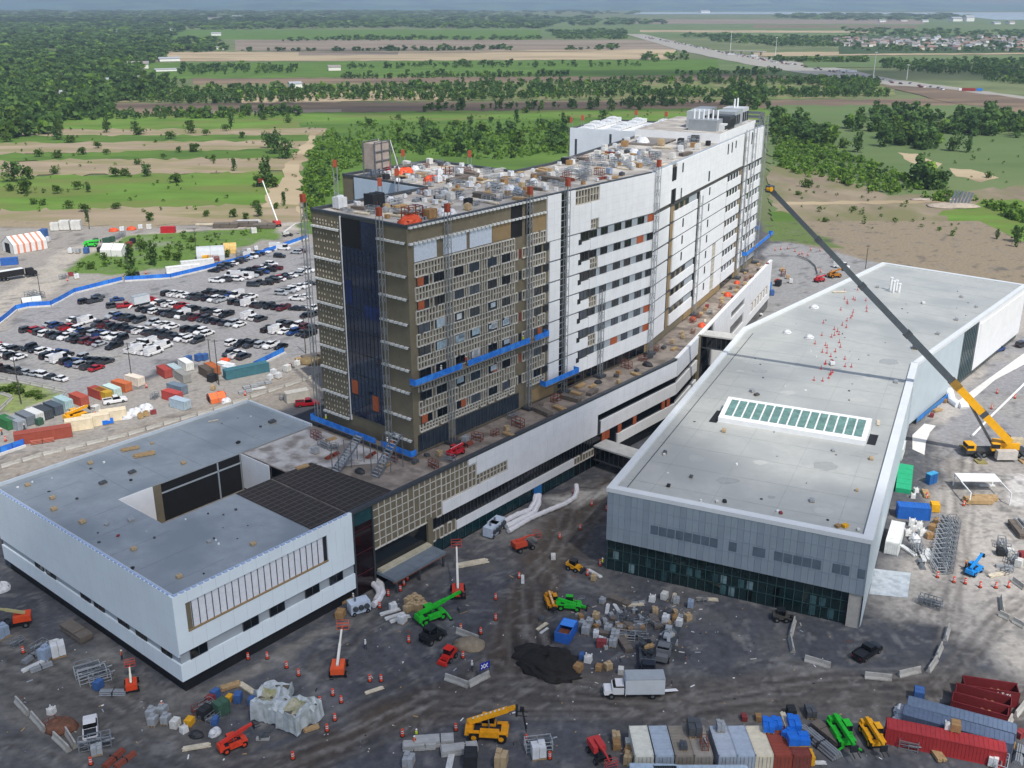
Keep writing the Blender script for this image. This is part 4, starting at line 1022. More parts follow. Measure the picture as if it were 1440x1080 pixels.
# ---- machines
def telehandler(label, loc, rz, col, ang=8, ext=3.0, sc=1.0, name='telehandler', rear=True, boomcol=None, stab=False, cat='telehandler'):
    t = thing(name, label, cat, loc, rz); p = M(col, .5, .22, 1.6); bc = M(boomcol, .5, .2, 1.4) if boomcol else p
    b = MB(); b.box((0, 0, 1.0), (4.6, 1.2, .55), DARK); b.box((-2.2, 0, 1.35), (1.1, 2.1, 1.0), p, taper=.85); b.box((.3, -.85, 1.25), (2.5, .8, .8), p, taper=.93); b.box((2.1, 0, 1.15), (.9, 1.9, .5), p)
    for x in (-1.6, 1.75):
        for y in (-1, 1): b.box((x, y * .98, 1.42), (1.35, .5, .1), p)
    part('chassis', b, t)
    b = MB(); b.box((.1, .82, 1.35), (1.7, .95, .6), p); b.box((.0, .82, 2.62), (1.5, .95, .1), p)
    for x in (-.72, .74):
        for y in (.4, 1.24): b.box((x, y, 2.1), (.09, .09, 1.0), DARK)
    cb = part('cab', b, t); b = MB(); b.box((0, .82, 2.1), (1.4, .84, .98), GL_C); part('window', b, cb)
    wheels(t, [(1.75, 1.0), (1.75, -1.0), (-1.6, 1.0), (-1.6, -1.0)], .68, .46, p)
    a = radians(ang); p0 = np.array((-2.3, -.05, 2.15)); d = np.array((cos(a), 0, sin(a)))
    p1 = p0 + d * 5.2; p2 = p1 + d * ext
    b = MB(); b.beam(p0, p1, .55, .62, bc); b.cyl((.2, -.05, 1.2), tuple(p0 + d * 2.6), .1, STEEL, 8)
    for k in range(8): b.beam(p0 + d * (.5 + k * .58) + np.array((0, 0, .32)), p0 + d * (.72 + k * .58) + np.array((0, 0, .32)), .3, .05, WHITE2 if name != 'telehandler' else bc)
    bo = part('boom', b, t); b = MB(); b.beam(p1 - d * .3, p2, .4, .46, bc); part('boom_extension', b, bo)
    b = MB(); q = p2 + np.array((.2, 0, -.5)); b.box(tuple(q), (.25, 1.1, 1.0), DARK)
    for y in (-.4, .4): b.beam(tuple(q + np.array((.1, y, -.4))), tuple(q + np.array((1.3, y, -.45))), .12, .07, DARK)
    part('forks', b, t)
    if stab:
        b = MB()
        for x in (-2.4, 2.7):
            for y in (-1, 1): b.beam((x, y * .6, .9), (x + .2, y * 1.9, .15), .22, .22, p); b.box((x + .2, y * 1.95, .08), (.6, .5, .14), DARK)
        part('stabilisers', b, t)
    if sc != 1: t.scale = (sc, sc, sc)
    return t
telehandler('large green telehandler with long boom beside white bags', G3(606, 872, .03), az2rz(56), '23b02c', 10, 3.2, 0.95, stab=True)
telehandler('green telehandler parked near the annex glass front', G3(800, 856, .03), az2rz(98), '23b02c', -14, .8, 0.8)
telehandler('green rotating telehandler at the bottom beside blue tarps', G3(1181, 1038, .03), az2rz(174), '23b02c', 2, 1.4, 0.98, stab=True)
telehandler('yellow telehandler parked at the bottom right of the containers', G3(1225, 1040, .03), az2rz(176), 'dfa012', 2, 1.2, 0.9)
telehandler('orange telehandler before the white tarped pile', G3(328, 1052, .03), az2rz(54), 'd23f22', 14, 1.2, 0.74, boomcol='c9382a')
telehandler('blue telehandler on the pale gravel yard', G3(1369, 806, .03), az2rz(48), '1f86cf', 20, .6, 0.74)
telehandler('yellow loader behind the green machine near soil heap', G3(775, 851, .03), az2rz(170), 'c98a1a', -5, .3, .75, name='wheel_loader', cat='loader')
telehandler('yellow loader between grey storage containers', G3(107, 590, .03), az2rz(40), 'dfa012', 5, .5, 1.0, name='wheel_loader', cat='loader')
telehandler('bright green machine in the compound beyond the road', G3(128, 347, .03), az2rz(80), '34c43a', 5, 1, 1.0, name='green_machine', cat='machine')
telehandler('red machine on the podium roof foot of the tower', (*UV(127, 120.2), 15.95), az2rz(40), 'b5202a', 3, .2, .7, name='red_machine', cat='machine')
telehandler('orange lift parked by the paved loop behind the podium', G3(1152, 396, .03), az2rz(60), 'b02a30', 5, .6, .8, name='red_machine', cat='machine')
telehandler('brown yellow excavator at the paved loop beyond the annex', G3(1173, 390, .03), az2rz(70), 'a36a1f', 12, .4, .95, name='small_excavator', cat='excavator')
def boom_lift(label, loc, rz, col, ang, L_, boomcol='d8d5cc', jib=True, sc=1.0):
    t = thing('boom_lift', label, 'boom lift', loc, rz); p = M(col, .5, .1, 1.2); bc = M(boomcol, .45, .1, 1)
    b = MB(); b.box((0, 0, .75), (3.2, 1.3, .5), DARK); b.box((1.4, 0, .8), (.4, 2.2, .3), DARK); b.box((-1.4, 0, .8), (.4, 2.2, .3), DARK); part('chassis', b, t)
    wheels(t, [(1.4, 1.1), (1.4, -1.1), (-1.4, 1.1), (-1.4, -1.1)], .5, .4)
    b = MB(); b.box((-.9, .62, 1.55), (2.6, .75, 1.0), p, taper=.92); b.box((-.9, -.62, 1.55), (2.6, .75, 1.0), p, taper=.92); b.box((-1.9, 0, 1.5), (.8, 2.0, 1.0), p); b.box((0, 0, 1.1), (1.6, 1.2, .2), DARK); part('turntable', b, t)
    a = radians(ang); p0 = np.array((-1.5, 0, 2.1)); d = np.array((cos(a), 0, sin(a))); p1 = p0 + d * L_ * .6; p2 = p0 + d * L_
    b = MB(); b.beam(p0, p1, .38, .42, bc); b.beam(p1 - d * .3, p2, .27, .3, bc); part('boom', b, t)
    q = p2 + np.array((1.2, 0, -.3)); b = MB(); b.beam(p2, q, .2, .2, p)
    for z in (0, .55, 1.05):
        for y in (-.9, .9): b.beam((q[0], y, q[2] + z - .4), (q[0] + 1.0, y, q[2] + z - .4), .06, .06, p)
        for x in (0, 1.0): b.beam((q[0] + x, -.9, q[2] + z - .4), (q[0] + x, .9, q[2] + z - .4), .06, .06, p)
    b.box((q[0] + .5, 0, q[2] - .42), (1.0, 1.8, .06), STEELD); part('basket', b, t)
    t.scale = (sc,) * 3; return t
boom_lift('orange boom lift with white boom raised towards the low building', G3(477, 944, .03), az2rz(-3), 'd9582c', 12, 7.2)
boom_lift('red orange boom lift with long white boom by the podium glass', G3(644, 836, .03), az2rz(-4), 'c8402e', 22, 8.8)
boom_lift('orange boom lift at the left edge beside the low building', G3(24, 880, .03), az2rz(-112), 'd0491f', 24, 5.0, 'a8a276')
boom_lift('small orange boom lift under the low building wall', G3(186, 967, .03), az2rz(-20), 'd4461f', 35, 3.0, 'd9d4c2', sc=.8)
boom_lift('red boom lift beside the bottom steel beam', G3(842, 1064, .03), az2rz(160), 'c23b3a', 2, 4.0, 'c23b3a', sc=.9)
boom_lift('orange red lift between podium glass and dirt track', G3(736, 772, .03), az2rz(60), 'b9472f', 10, 3.0, 'b9472f', sc=.95)
boom_lift('white boomed crane lift at the edge of the far road', G3(388, 318, .03), az2rz(-35), 'c43a36', 50, 16, 'e4e4e0', sc=1.3)
boom_lift('white boom lift at work behind the blue hoarding end', G3(405, 332, .03), az2rz(60), 'b7b7b2', 30, 6, 'd9d9d5')
def compact(label, loc, rz, col, cabcol, sc=1.0):
    t = thing('compact_loader', label, 'loader', loc, rz); p = M(col, .5, .12, 1.2)
    b = MB(); b.box((0, 0, .75), (2.2, 1.3, .6), p, taper=.92); b.box((-1.0, 0, 1.1), (.7, 1.25, .5), p); part('body', b, t)
    b = MB(); b.box((-.1, 0, 1.95), (1.3, 1.25, .1), M(cabcol, .5, .1)); 
    for x in (-.65, .5):
        for y in (-.55, .55): b.box((x, y, 1.5), (.08, .08, .9), DARK)
    c = part('cab', b, t); b = MB(); b.box((-.1, 0, 1.45), (1.1, 1.05, .8), GL_C); part('window', b, c)
    b = MB()
    for y in (-.62, .62): b.beam((-.8, y, 1.3), (1.5, y, .55), .14, .2, p)
    b.box((1.75, 0, .4), (.5, 1.6, .55), DARK if cabcol != 'd02a20' else p, taper=.8); part('bucket', b, t)
    wheels(t, [(.7, .72), (.7, -.72), (-.75, .72), (-.75, -.72)], .42, .3); t.scale = (sc,) * 3; return t
compact('small red loader on the gravel near the beige heap', G3(631, 927, .03), az2rz(210), 'c2281f', 'd02a20', 1.05)
compact('small yellow loader by the annex glass corner', G3(807, 801, .03), az2rz(120), 'd99a1a', '2a2d30')
compact('black utility loader beside the large green telehandler', G3(606, 901, .03), az2rz(40), '1e2226', '23282c', 1.35)
compact('dark utility cart against the annex front', G3(1098, 872, .03), az2rz(95), '4c4a45', '23282c', 1.05)

# ---- the mobile crane
crn = thing('mobile_crane', 'yellow mobile crane whose long grey boom reaches over the annex roof', 'crane', (*G(1404, 641), .02), 0)
b = MB(); b.box((-1.0, .3, 1.25), (13.5, 2.7, .8), M('3a3c3e', .6, .2)); b.box((-6.6, .3, 2.2), (1.8, 2.6, 1.6), YEL); b.box((-6.9, .3, 2.5), (1.4, 2.64, .7), GL_C)
part('carrier', b, crn); wheels(crn, [(x, y) for x in (-5.5, -3.8, .5, 2.2, 3.9) for y in (-1.0, 1.6)], .7, .5)
b = MB()
for x, y in ((-5.4, 4.4), (-5.4, -3.4), (4.4, 4.4), (4.4, -3.4)): b.beam((x, .3, 1.1), (x, y, 1.1), .5, .4, STEELD); b.cyl((x, y, 1.3), (x, y, .3), .16, STEEL, 8)
part('outriggers', b, crn)
for x, y in ((-5.4, 4.4), (-5.4, -3.4), (4.4, 4.4), (4.4, -3.4)):
    b = MB(); b.box((x, y, .16), (2.2, 2.2, .28), WOOD if x > 0 else M('8a8152', .8, .2)); part('outrigger_mat', b, crn)
b = MB(); b.box((1.0, -.2, 2.9), (5.2, 2.6, 1.5), YEL, rz=radians(-8)); b.box((3.2, -.6, 3.9), (2.6, 1.6, 1.2), M('b8ad92', .7, .2), rz=radians(-8)); b.box((-1.8, -1.6, 2.9), (1.7, 1.1, 1.7), YEL, rz=radians(-8)); b.box((-1.9, -1.75, 3.2), (1.72, 1.0, .9), GL_C, rz=radians(-8)); b.cyl((1.5, .2, 4.2), (1.5, 1.6, 4.2), .8, STEELD, 12)
part('superstructure', b, crn)
b = MB(); b.box((.2, -2.9, 1.6), (4.4, 1.4, 2.0), M('b7b3ab', .7, .15)); part('counterweight', b, crn)
T0 = np.array((109.3, 207.8, 4.1)) - np.array(crn.location); _r = ray(1085, 268); _t = (58.2 - H) / _r[2]; T1 = np.array((_r[0] * _t, _r[1] * _t, 58.2)) - np.array(crn.location)
D_ = (T1 - T0) / np.linalg.norm(T1 - T0); LB = np.linalg.norm(T1 - T0)
b = MB(); b.beam(T0, T0 + D_ * LB * .245, 1.35, 1.6, YEL); b.beam(T0 + D_ * LB * .225, T0 + D_ * LB * .255, 1.55, 1.8, M('8a6a2a', .6, .2)); b.beam(T0 + D_ * LB * .11, T0 + D_ * LB * .125, 1.5, 1.75, STEELD); bo = part('boom', b, crn)
b = MB(); bg_ = M('4a5157', .45, .15, 1)
for i, (f0, f1, w) in enumerate(((.25, .45, 1.25), (.44, .64, 1.1), (.63, .82, .95), (.81, 1.0, .8))): b.beam(T0 + D_ * LB * f0, T0 + D_ * LB * f1, w, w * 1.2, bg_); b.beam(T0 + D_ * LB * (f1 - .012), T0 + D_ * LB * f1, w * 1.15, w * 1.38, STEELD)
part('boom_extension', b, bo)
b = MB(); b.cyl(tuple(np.array((-1.5, .3, 2.4))), tuple(T0 + D_ * LB * .2), .3, STEEL, 10); part('lifting_cylinder', b, crn)
b = MB(); b.box(tuple(T1 + D_ * .5), (1.4, 1.2, 1.4), bg_, rz=.6); b.cyl(tuple(T1 + np.array((-.8, 0, .4))), tuple(T1 + np.array((-.2, -.8, .4))), .5, YEL, 10); part('boom_head', b, crn)
# rough-terrain crane in the foreground
t = telehandler('yellow rough terrain crane with raised boom in the foreground', G3(686, 1036, .03), az2rz(95), 'e0980f', 24, 1.0, 1.12, name='rough_terrain_crane', boomcol='e5a114', cat='crane')
b = MB()
for s_ in (-.15, .15): b.cyl((4.25, s_, 4.2), (4.75, s_ * 2, 1.3), .07, BLACK, 6)
b.box((4.2, 0, 4.35), (.5, .4, .5), BLACK); part('hook_lines', b, t)

# ---- shipping containers
def make_container(L_, col, kind='box'):
    def f():
        t = thing('shipping_container', '-', 'container'); p = M(col, .6, .14, .8, streak=None); h = 2.6
        b = MB(); w = 2.44
        if kind == 'box':
            b.box((0, 0, h / 2), (L_ - .1, w - .12, h - .1), p)
        else:
            for s_ in (-1, 1): b.box((0, s_ * (w / 2 - .08), h / 2), (L_ - .1, .1, h - .1), p); b.box((s_ * (L_ / 2 - .1), 0, h / 2), (.1, w - .2, h - .2), p)
            b.box((0, 0, .15), (L_ - .2, w - .2, .2), p)
        n = int(L_ / .45)
        for i in range(n):
            x = -L_ / 2 + .3 + i * (L_ - .6) / (n - 1)
            for s_ in (-1, 1): b.box((x, s_ * (w / 2 - .055), h / 2), (.2, .07, h - .35), p)
        for s_ in (-1, 1):
            for e in (-1, 1): b.box((e * (L_ / 2 - .06), s_ * (w / 2 - .06), h / 2), (.13, .13, h), p)
            b.box((0, s_ * (w / 2 - .05), h - .07), (L_, .11, .14), p); b.box((0, s_ * (w / 2 - .05), .08), (L_, .11, .16), p)
        for i in range(6): b.box((-L_ / 2 + .01, -1.0 + i * .4, h / 2), (.07, .2, h - .4), p)
        part('body', b, t)
        if kind == 'box':
            b = MB()
            for i in range(int(L_ / .6)): b.box((-L_ / 2 + .4 + i * .6, 0, h - .03), (.3, w - .3, .05), p)
            part('roof', b, t)
            b = MB(); b.box((L_ / 2 - .02, 0, h / 2), (.06, w - .26, h - .3), p)
            d = part('door', b, t); b = MB()
            for y in (-.75, -.3, .3, .75): b.cyl((L_ / 2 + .04, y, .2), (L_ / 2 + .04, y, h - .2), .025, STEEL, 6)
            part('lock_bars', b, d)
        else:
            b = MB(); r = random.Random(5)
            for i in range(30): b.box((r.uniform(-L_ / 2 + .6, L_ / 2 - .6), r.uniform(-.8, .8), .5 + r.random() * .7), (r.uniform(.4, 1.6), r.uniform(.2, .8), r.uniform(.1, .5)), r.choice((RUST, WOOD, M('5a4030', .9, .3), STEELD)), r.random() * 3)
            part('scrap_load', b, t)
        return t
    return f
def cont(px, py, az, L_, col, label, kind='box', z=0.03, group=None, at_=None):
    loc = at_ or G3(px, py, 0); return proto(('cont', L_, col, kind), make_container(L_, col, kind), (loc[0], loc[1], z), az2rz(az), label, group)
yN, yF = G(905, 1063, 2.6)[1], G(905, 1020, 2.6)[1]; yc = (yN + yF) / 2
for px, col, lab in ((905.5, 'd3d3c6', 'cream white container, leftmost of the bottom row'), (934, 'a3b0bd', 'pale blue grey container, second in the bottom row'), (962, '8b8478', 'rust stained container with dark load, third in bottom row'), (989, '9a948a', 'grey brown container beside a dark gap in the bottom row'),
                     (1023, 'aab4bf', 'light grey container left of its twin in bottom row'), (1049, 'a5b1bf', 'light grey container touching the cream one'), (1075, 'd5cdb6', 'cream container beside the blue tarps'), (1101, '8f4434', 'rust red container under the blue tarps'), (1128, '7a3d33', 'rust red container with grey door end by yellow box')):
    x = G(px, 1063, 2.6)[0]; cont(0, 0, 178, 6.1, col, lab, at_=(x, yc, 0), group='containers in the bottom row')
cont(918, 1106, 92, 6.1, 'a9bccb', 'pale blue container at the bottom edge, left one'); cont(985, 1108, 90, 12.2, 'adbecb', 'long pale blue container at the bottom edge')
for a, b_, col, lab, L_ in (((1263, 1019.5), (1398, 1047), '9c2f31', 'long red container, nearest of the three at bottom right', 15), ((1285, 1001), (1410, 1035), '55637a', 'long slate blue container in the middle of three', 14), ((1292, 989), (1413, 1021), '5f6f85', 'long slate blue container farthest of three', 14)):
    (x, y), rz, l_ = seg(a, b_, 2.6); proto(('cont', L_, col, 'box'), make_container(L_, col), (x, y, .03), rz, lab)
for a, b_, lab in (((1343, 985), (1413, 1004), 'dark red open scrap dumpster nearest the slate containers'), ((1350, 973), (1415, 990), 'brown open dumpster between two others'), ((1360, 962), (1426, 972), 'dark red open dumpster with white lettering, farthest of three')):
    (x, y), rz, l_ = seg(a, b_, 2.0); o = proto(('dump', 1), make_container(7.4, '6d2226', 'open'), (x, y, .03), rz, lab)
b = MB(); xr = 0.0; lr = random.Random(3)
for k in range(9):                       # white painted lettering, worn past reading
    w = (.34, .26, .3, .1, .26, .34, .14, .3, .22)[k]; h = (.62, .42, .42, .6, .44, .62, .44, .5, .6)[k]
    b.box((-.4 + xr + w / 2, -1.26, 1.62 + h / 2), (w * .42, .02, h), WHITE2); b.box((-.4 + xr + w / 2, -1.26, 1.62 + (h if k % 2 else .3)), (w, .02, .12), WHITE2); xr += w + .08
for k in range(14): b.box((-.3 + k * .2, -1.26, 1.2), (.13, .02, .2 + .06 * (k % 3)), WHITE2)
part('lettering', b, o)
L6 = 6.1
mid = [(10, 600, 128, '2e6b3d', 'green container at the left edge by grey cabins'), (24, 601, 128, '8d949b', 'grey cabin beside the green container'), (37, 594, 128, '6e757d', 'second grey cabin in the left cabin row'), (49, 590, 128, 'c9cbc9', 'white open fronted cabin in the left cabin row'), (62, 586, 128, '3f454b', 'dark grey container in the left cabin row'), (76, 580, 128, '4a5560', 'dark blue grey container right of the dark one'), (90, 572, 128, '9fb9bd', 'pale teal container in the left cabin row'),
       (112, 567, 128, 'a8503f', 'red container with open end by the yellow loader'), (138, 558, 128, '9c443a', 'red container beside the yellow doors'), (146, 560, 128, 'b8962e', 'yellow doored container in the mixed row'), (158, 555, 128, 'b9cfc9', 'pale green roofed container in the mixed row'), (172, 548, 122, 'bf6a40', 'orange roofed container in the mixed row'), (190, 540, 122, 'd9cfc0', 'cream container right of the orange roofed one'),
       (232, 528, 140, '9e443c', 'red container in the middle compound'), (246, 526, 140, 'a3b4b8', 'grey blue container right of the red one'), (262, 518, 140, 'd9dad6', 'white topped container with blue barrels'), (258, 535, 140, '8f8f8b', 'grey container with stacked frames'), (250, 552, 122, '6f7f8d', 'slate container along the compound track'), (243, 562, 122, 'b04a44', 'red brown container behind the pale blue one'), (254, 573, 122, 'a6b7c2', 'pale blue container with blue writing strip'), (291, 528, 140, '5a5148', 'dark brown container in the middle compound'),
       (299, 524, 140, 'a85f35', 'orange brown container in the middle compound'), (318, 522, 122, 'd8dad9', 'white container with blue doors by the tall pole'), (326, 527, 122, 'c8d2d4', 'pale container next to the teal one')]
for px, py, az, col, lab in mid: cont(px, py, az, L6, col, lab, group='containers in the mid compound').scale = (.9, .9, .9)
cont(347, 527, 55, 12.2, '3f6d78', 'long teal blue container behind the hoarding'); cont(62, 618, 65, 12.2, '94493a', 'long red container by the left road')
for px, py in ((112, 603), (136, 597), (160, 590)): cont(px, py, 66, L6, 'd9ccb0', 'cream site box, %s of three beside the road' % ('left' if px < 120 else 'middle' if px < 150 else 'right'))
cont(1257, 765, 26, 9.1, 'd2d5d3', 'white container with rust brown end against the annex wall'); cont(1283, 727, 100, 6.1, '1f5fb0', 'blue container near the annex wall'); cont(1262, 640, 26, 6.1, 'cfd3d2', 'white container under the annex side wall')
cont(1072, 407, 60, 6.1, '2d7cc2', 'blue container behind the podium end'); cont(258, 383, 65, 12.2, 'dfe0de', 'long white trailer left end behind the hoarding'); cont(278, 375, 65, 12.2, 'd3d5d3', 'long white trailer right end behind the hoarding')
cont(237, 327, 85, 6.1, 'b3202a', 'red container beside the far road'); cont(14, 372, 70, 6.1, '2d5fa8', 'blue container at the left edge behind the lorry')
cont(418, 563, 60, 6.1, 'b9b6ad', 'dusty grey container behind the tower foot')
# ------------------------------------------------------------------ site furniture
def make_drum():
    t = thing('traffic_drum', '-', 'traffic drum'); O = M('d5482a', .55, .12, 2)
    b = MB(); b.cyl((0, 0, .06), (0, 0, .5), .3, O, 10, .27); b.cyl((0, 0, .62), (0, 0, .8), .26, O, 10, .25); b.cyl((0, 0, .92), (0, 0, 1.1), .24, O, 10, .22); b.cyl((0, 0, 0), (0, 0, .08), .42, TYRE, 10); part('body', b, t)
    b = MB(); b.cyl((0, 0, .5), (0, 0, .62), .265, WHITE2, 10); b.cyl((0, 0, .8), (0, 0, .92), .245, WHITE2, 10); part('reflective_band', b, t); return t
DR = [('on the gravel left of the dirt track', [(575, 903), (697, 843), (697, 872), (676, 891), (648, 886), (536, 958), (641, 1027), (566, 1035), (740, 1043), (773, 1067), (651, 925)]),
      ('along the low building and canopy', [(563, 831), (568, 823), (573, 816), (546, 838), (534, 855), (349, 927), (376, 926), (403, 939), (420, 950)]),
      ('around the white tarped pile', [(480, 988), (471, 1013), (460, 1028), (412, 1067), (468, 978), (450, 989), (33, 918), (128, 1075)]),
      ('near the annex glass and podium corner', [(730, 813), (826, 809), (844, 795), (787, 757), (853, 718), (832, 711), (816, 745), (807, 694)]),
      ('on the pale yard at the right', [(1318, 812), (1357, 821), (1400, 827), (1418, 826), (1378, 826), (1341, 819), (1355, 711), (1303, 700), (1395, 598), (1394, 575), (1427, 560), (1402, 553)]),
      ('around the paved loop behind the podium', [(1090, 352), (1108, 350), (1118, 354), (1128, 357), (1140, 352), (1153, 353), (1168, 362), (1098, 351), (1136, 359), (1130, 362), (1124, 358), (1149, 381), (1154, 383)]),
      ('beside the blue hoarding and compound', [(160, 395), (183, 391), (205, 385), (118, 405), (95, 395), (302, 560), (345, 556), (322, 590), (135, 585), (8, 620), (182, 540), (206, 545), (520, 958)])]
for where, pts in DR:
    for i, (x, y) in enumerate(sorted(pts)): proto('drum', make_drum, G3(x, y, .03), .3 * i, 'orange drum %s, %s from the left' % (where, nth(i)), 'orange traffic drums').scale = (.82, .82, 1.05)
def make_barrier():
    b = MB(); pr = [(-.3, 0), (.3, 0), (.3, .12), (.13, .38), (.08, .85), (-.08, .85), (-.13, .38), (-.3, .12)]; n = 8
    vs = [(-1.9, y, z) for y, z in pr] + [(1.9, y, z) for y, z in pr]
    b.add(vs, [[i, (i + 1) % n, n + (i + 1) % n, n + i] for i in range(n)] + [list(range(n))[::-1], list(range(n, 2 * n))], M('a9a8a3', .85, .15, 1.2, streak=('8d8b85', .8)))
    return b.mesh('concrete_barrier')
BM = make_barrier()
BR = [('left of the white pickup at the bottom left', [((23, 987), (41, 1007)), ((45, 1008), (64, 1030)), ((76, 1037), (98, 1058)), ((93, 1030), (107, 1053))]),
      ('in the gravel before the soil heap', [((626, 955), (659, 967)), ((659, 966), (688, 951)), ((642, 890), (673, 902))]),
      ('ringing the dark asphalt by the annex', [((1117, 874), (1111, 897)), ((1111, 899), (1115, 919)), ((1131, 929), (1168, 940)), ((1215, 953), (1254, 957)), ((1263, 952), (1294, 945)), ((1305, 946), (1317, 929)), ((1317, 926), (1324, 910)), ((1329, 902), (1334, 884))]),
      ('at the right edge of the pale yard', [((1408, 842), (1410, 862)), ((1405, 866), (1419, 873)), ((1424, 875), (1440, 884)), ((1412, 1031), (1422, 1012)), ((1427, 1009), (1440, 993)), ((1424, 818), (1440, 830))])]
def runs(pts, step=4.1):
    out = []
    for a, b_ in zip(pts[:-1], pts[1:]):
        p, q = G(*a), G(*b_); L_ = hypot(q[0] - p[0], q[1] - p[1]); n = max(1, int(L_ / step))
        for i in range(n): t = (i + .5) / n; out.append((p[0] + (q[0] - p[0]) * t, p[1] + (q[1] - p[1]) * t, atan2(q[1] - p[1], q[0] - p[0]), L_ / n))
    return out
for where, ss in BR:
    for i, (a, b_) in enumerate(sorted(ss)):
        (x, y), rz, L_ = seg(a, b_); o = solo('concrete_barrier', BM, 'grey concrete barrier %s, %s from the left' % (where, nth(i)), 'barrier', (x, y, .03), rz, 'concrete barriers'); o.scale = (L_ / 3.9, 1.25, 1.25)
for where, pts in (('along the dusty road behind the low building', [(-30, 668), (60, 641), (180, 613), (300, 578), (352, 560), (400, 545), (450, 528)]), ('around the car park corner island', [(-5, 531), (95, 552), (88, 560), (35, 578)]), ('beside the island at the left edge', [(-5, 552), (18, 560), (-5, 582)]), ('edging the paved loop behind the podium', [(1120, 361), (1137, 367), (1147, 376), (1150, 386)])):
    for i, (x, y, rz, L_) in enumerate(runs(pts)): o = solo('concrete_barrier', BM, 'pale concrete barrier %s, %s from the left' % (where, nth(i)), 'barrier', (x, y, .03), rz, 'concrete barriers'); o.scale = (L_ / 4.1, 1, 1)
def hoarding(label, pts, col='2468c4', h=1.9, base=True, kerb=True):
    P = [G(*p) for p in pts]; t = thing('hoarding', label, 'hoarding', (*P[0], .03)); cl_ = M(col, .6, .15, .5, streak=('2f7fd6', .3)); A, Bs = MB(), MB()
    o = t.location
    for p, q in zip(P[:-1], P[1:]):
        L_ = hypot(q[0] - p[0], q[1] - p[1]); f = Face((p[0] - o[0], p[1] - o[1]), ((q[0] - p[0]) / L_, (q[1] - p[1]) / L_)); n = max(1, int(L_ / 2.6))
        for i in range(n): f.box(A, L_ * i / n + .06, L_ * (i + 1) / n - .06, .35, h, -.04, .04, cl_)
        if kerb: f.box(Bs, 0, L_, 0, .55, .15, .6, M('c9c8c4', .8, .15, .8))
        for i in range(n + 1):
            b = MB(); c = f.p(L_ * i / n, 0, 0); b.box((c[0], c[1], h / 2), (.08, .08, h), STEELD)
            if len(CH.get(t, [])) < 90: part('post', b, t)
    part('blue_screen', A, t)
    if kerb: part('base_blocks', Bs, t)
hoarding('long blue hoarding along the left top of the car park', [(-12, 465), (10, 448), (23, 437), (40, 433), (72, 431), (84, 425), (105, 413), (172, 396)])
hoarding('blue hoarding climbing right behind the car park to the tower', [(176, 396), (240, 392), (290, 380), (345, 366), (390, 351), (432, 336)])
hoarding('short blue hoarding beside the teal container', [(357, 518), (400, 497)], '1f48a4'); hoarding('blue hoarding piece by the left road', [(-15, 645), (35, 628)], '2456b8')
hoarding('blue sheeting along the annex side wall foot', [(1288, 597), (1333, 561)], '3a74a8', 1.6, kerb=False)
def pole(px, py, h, label, lamp=False):
    t = thing('light_pole' if lamp else 'utility_pole', label, 'pole', G3(px, py, .03)); b = MB(); b.cyl((0, 0, 0), (0, 0, h), .16, M('4a4640', .8, .2), 8, .1); part('pole', b, t)
    b = MB(); b.box((0, 0, h - .4), (1.6 if not lamp else 2.4, .12, .12), STEELD); part('crossarm', b, t)
for px, py, h, lab in ((30, 568, 13, 'tall dark pole by the corner island'), (186, 537, 11, 'dark pole beside the orange roofed container'), (308, 541, 12.5, 'dark pole beside the white container with blue doors'), (430, 497, 11, 'thin pole at the blue hoarding by the tower'), (58, 421, 9, 'thin pole at the hoarding bend'), (182, 388, 10, 'pole at the joint of the blue hoardings'), (425, 340, 8, 'thin pole beside the tower mast'), (297, 520, 9, 'thin pole behind the compound'), (1217, 378, 9, 'thin pole in the reed marsh behind the annex'), (276, 352, 9, 'pole before the grey tent'), (126, 322, 8, 'small pole at the far road')): pole(px, py, h, lab)
# masts, work platforms
def mast(x, y, z0, z1, label, rz=0, cap=True):
    t = thing('mast_climber', label, 'mast', (x, y, z0), rz); h = z1 - z0; b = MB(); m = M('8b9094', .5, .15, 1, metal=.2)
    for a, c in ((-.4, -.4), (.4, -.4), (.4, .4), (-.4, .4)): b.box((a, c, h / 2), (.1, .1, h), m)
    n = int(h / 1.5)
    for i in range(n):
        z = i * 1.5
        for (a, c), (e, g_) in (((-.4, -.4), (.4, -.4)), ((.4, -.4), (.4, .4)), ((.4, .4), (-.4, .4)), ((-.4, .4), (-.4, -.4))): b.beam((a, c, z), (e, g_, z + 1.5 if i % 2 else z), .05, .05, m)
    part('mast', b, t)
    if cap:
        b = MB(); b.box((0, 0, h + .7), (.8, .8, 1.5), M('96462f', .7, .2, 1)); part('orange_top_section', b, t)
    b = MB(); b.box((0, 0, .3), (2.2, 2.0, .6), STEELD); part('base', b, t)
    return t
for f, a, lab in ((FS, -.7, 'mast at the left corner of the tower'), (FS, 19.6, 'mast in front of the tan end wall'), (FL, 9.0, 'mast on the tan grid left part'), (FL, 32.0, 'mast over the black membrane strip'), (FL, 44.0, 'mast before the dark slot of the white part'), (FL, 57.2, 'mast on the white part by low windows'), (FL, 77.6, 'mast at the bend of the tower')):
    x, y, _ = f.p(a, 0, 1.1); mast(x, y, 15.95, 60.2 if lab.find('low') < 0 else 36, lab, f.rz, 'low' not in lab)
for a, z1, lab in ((36.9, 48, 'mast in the middle of the white far wing'), (80.4, 60, 'mast on the tan joint of the far wing'), (89.5, 61, 'mast on the far end block, left'), (102.5, 62, 'mast on the far end block, right')):
    x, y, _ = FW.p(a, 0, 1.1); mast(x, y, 15.95, z1, lab, FW.rz, False)
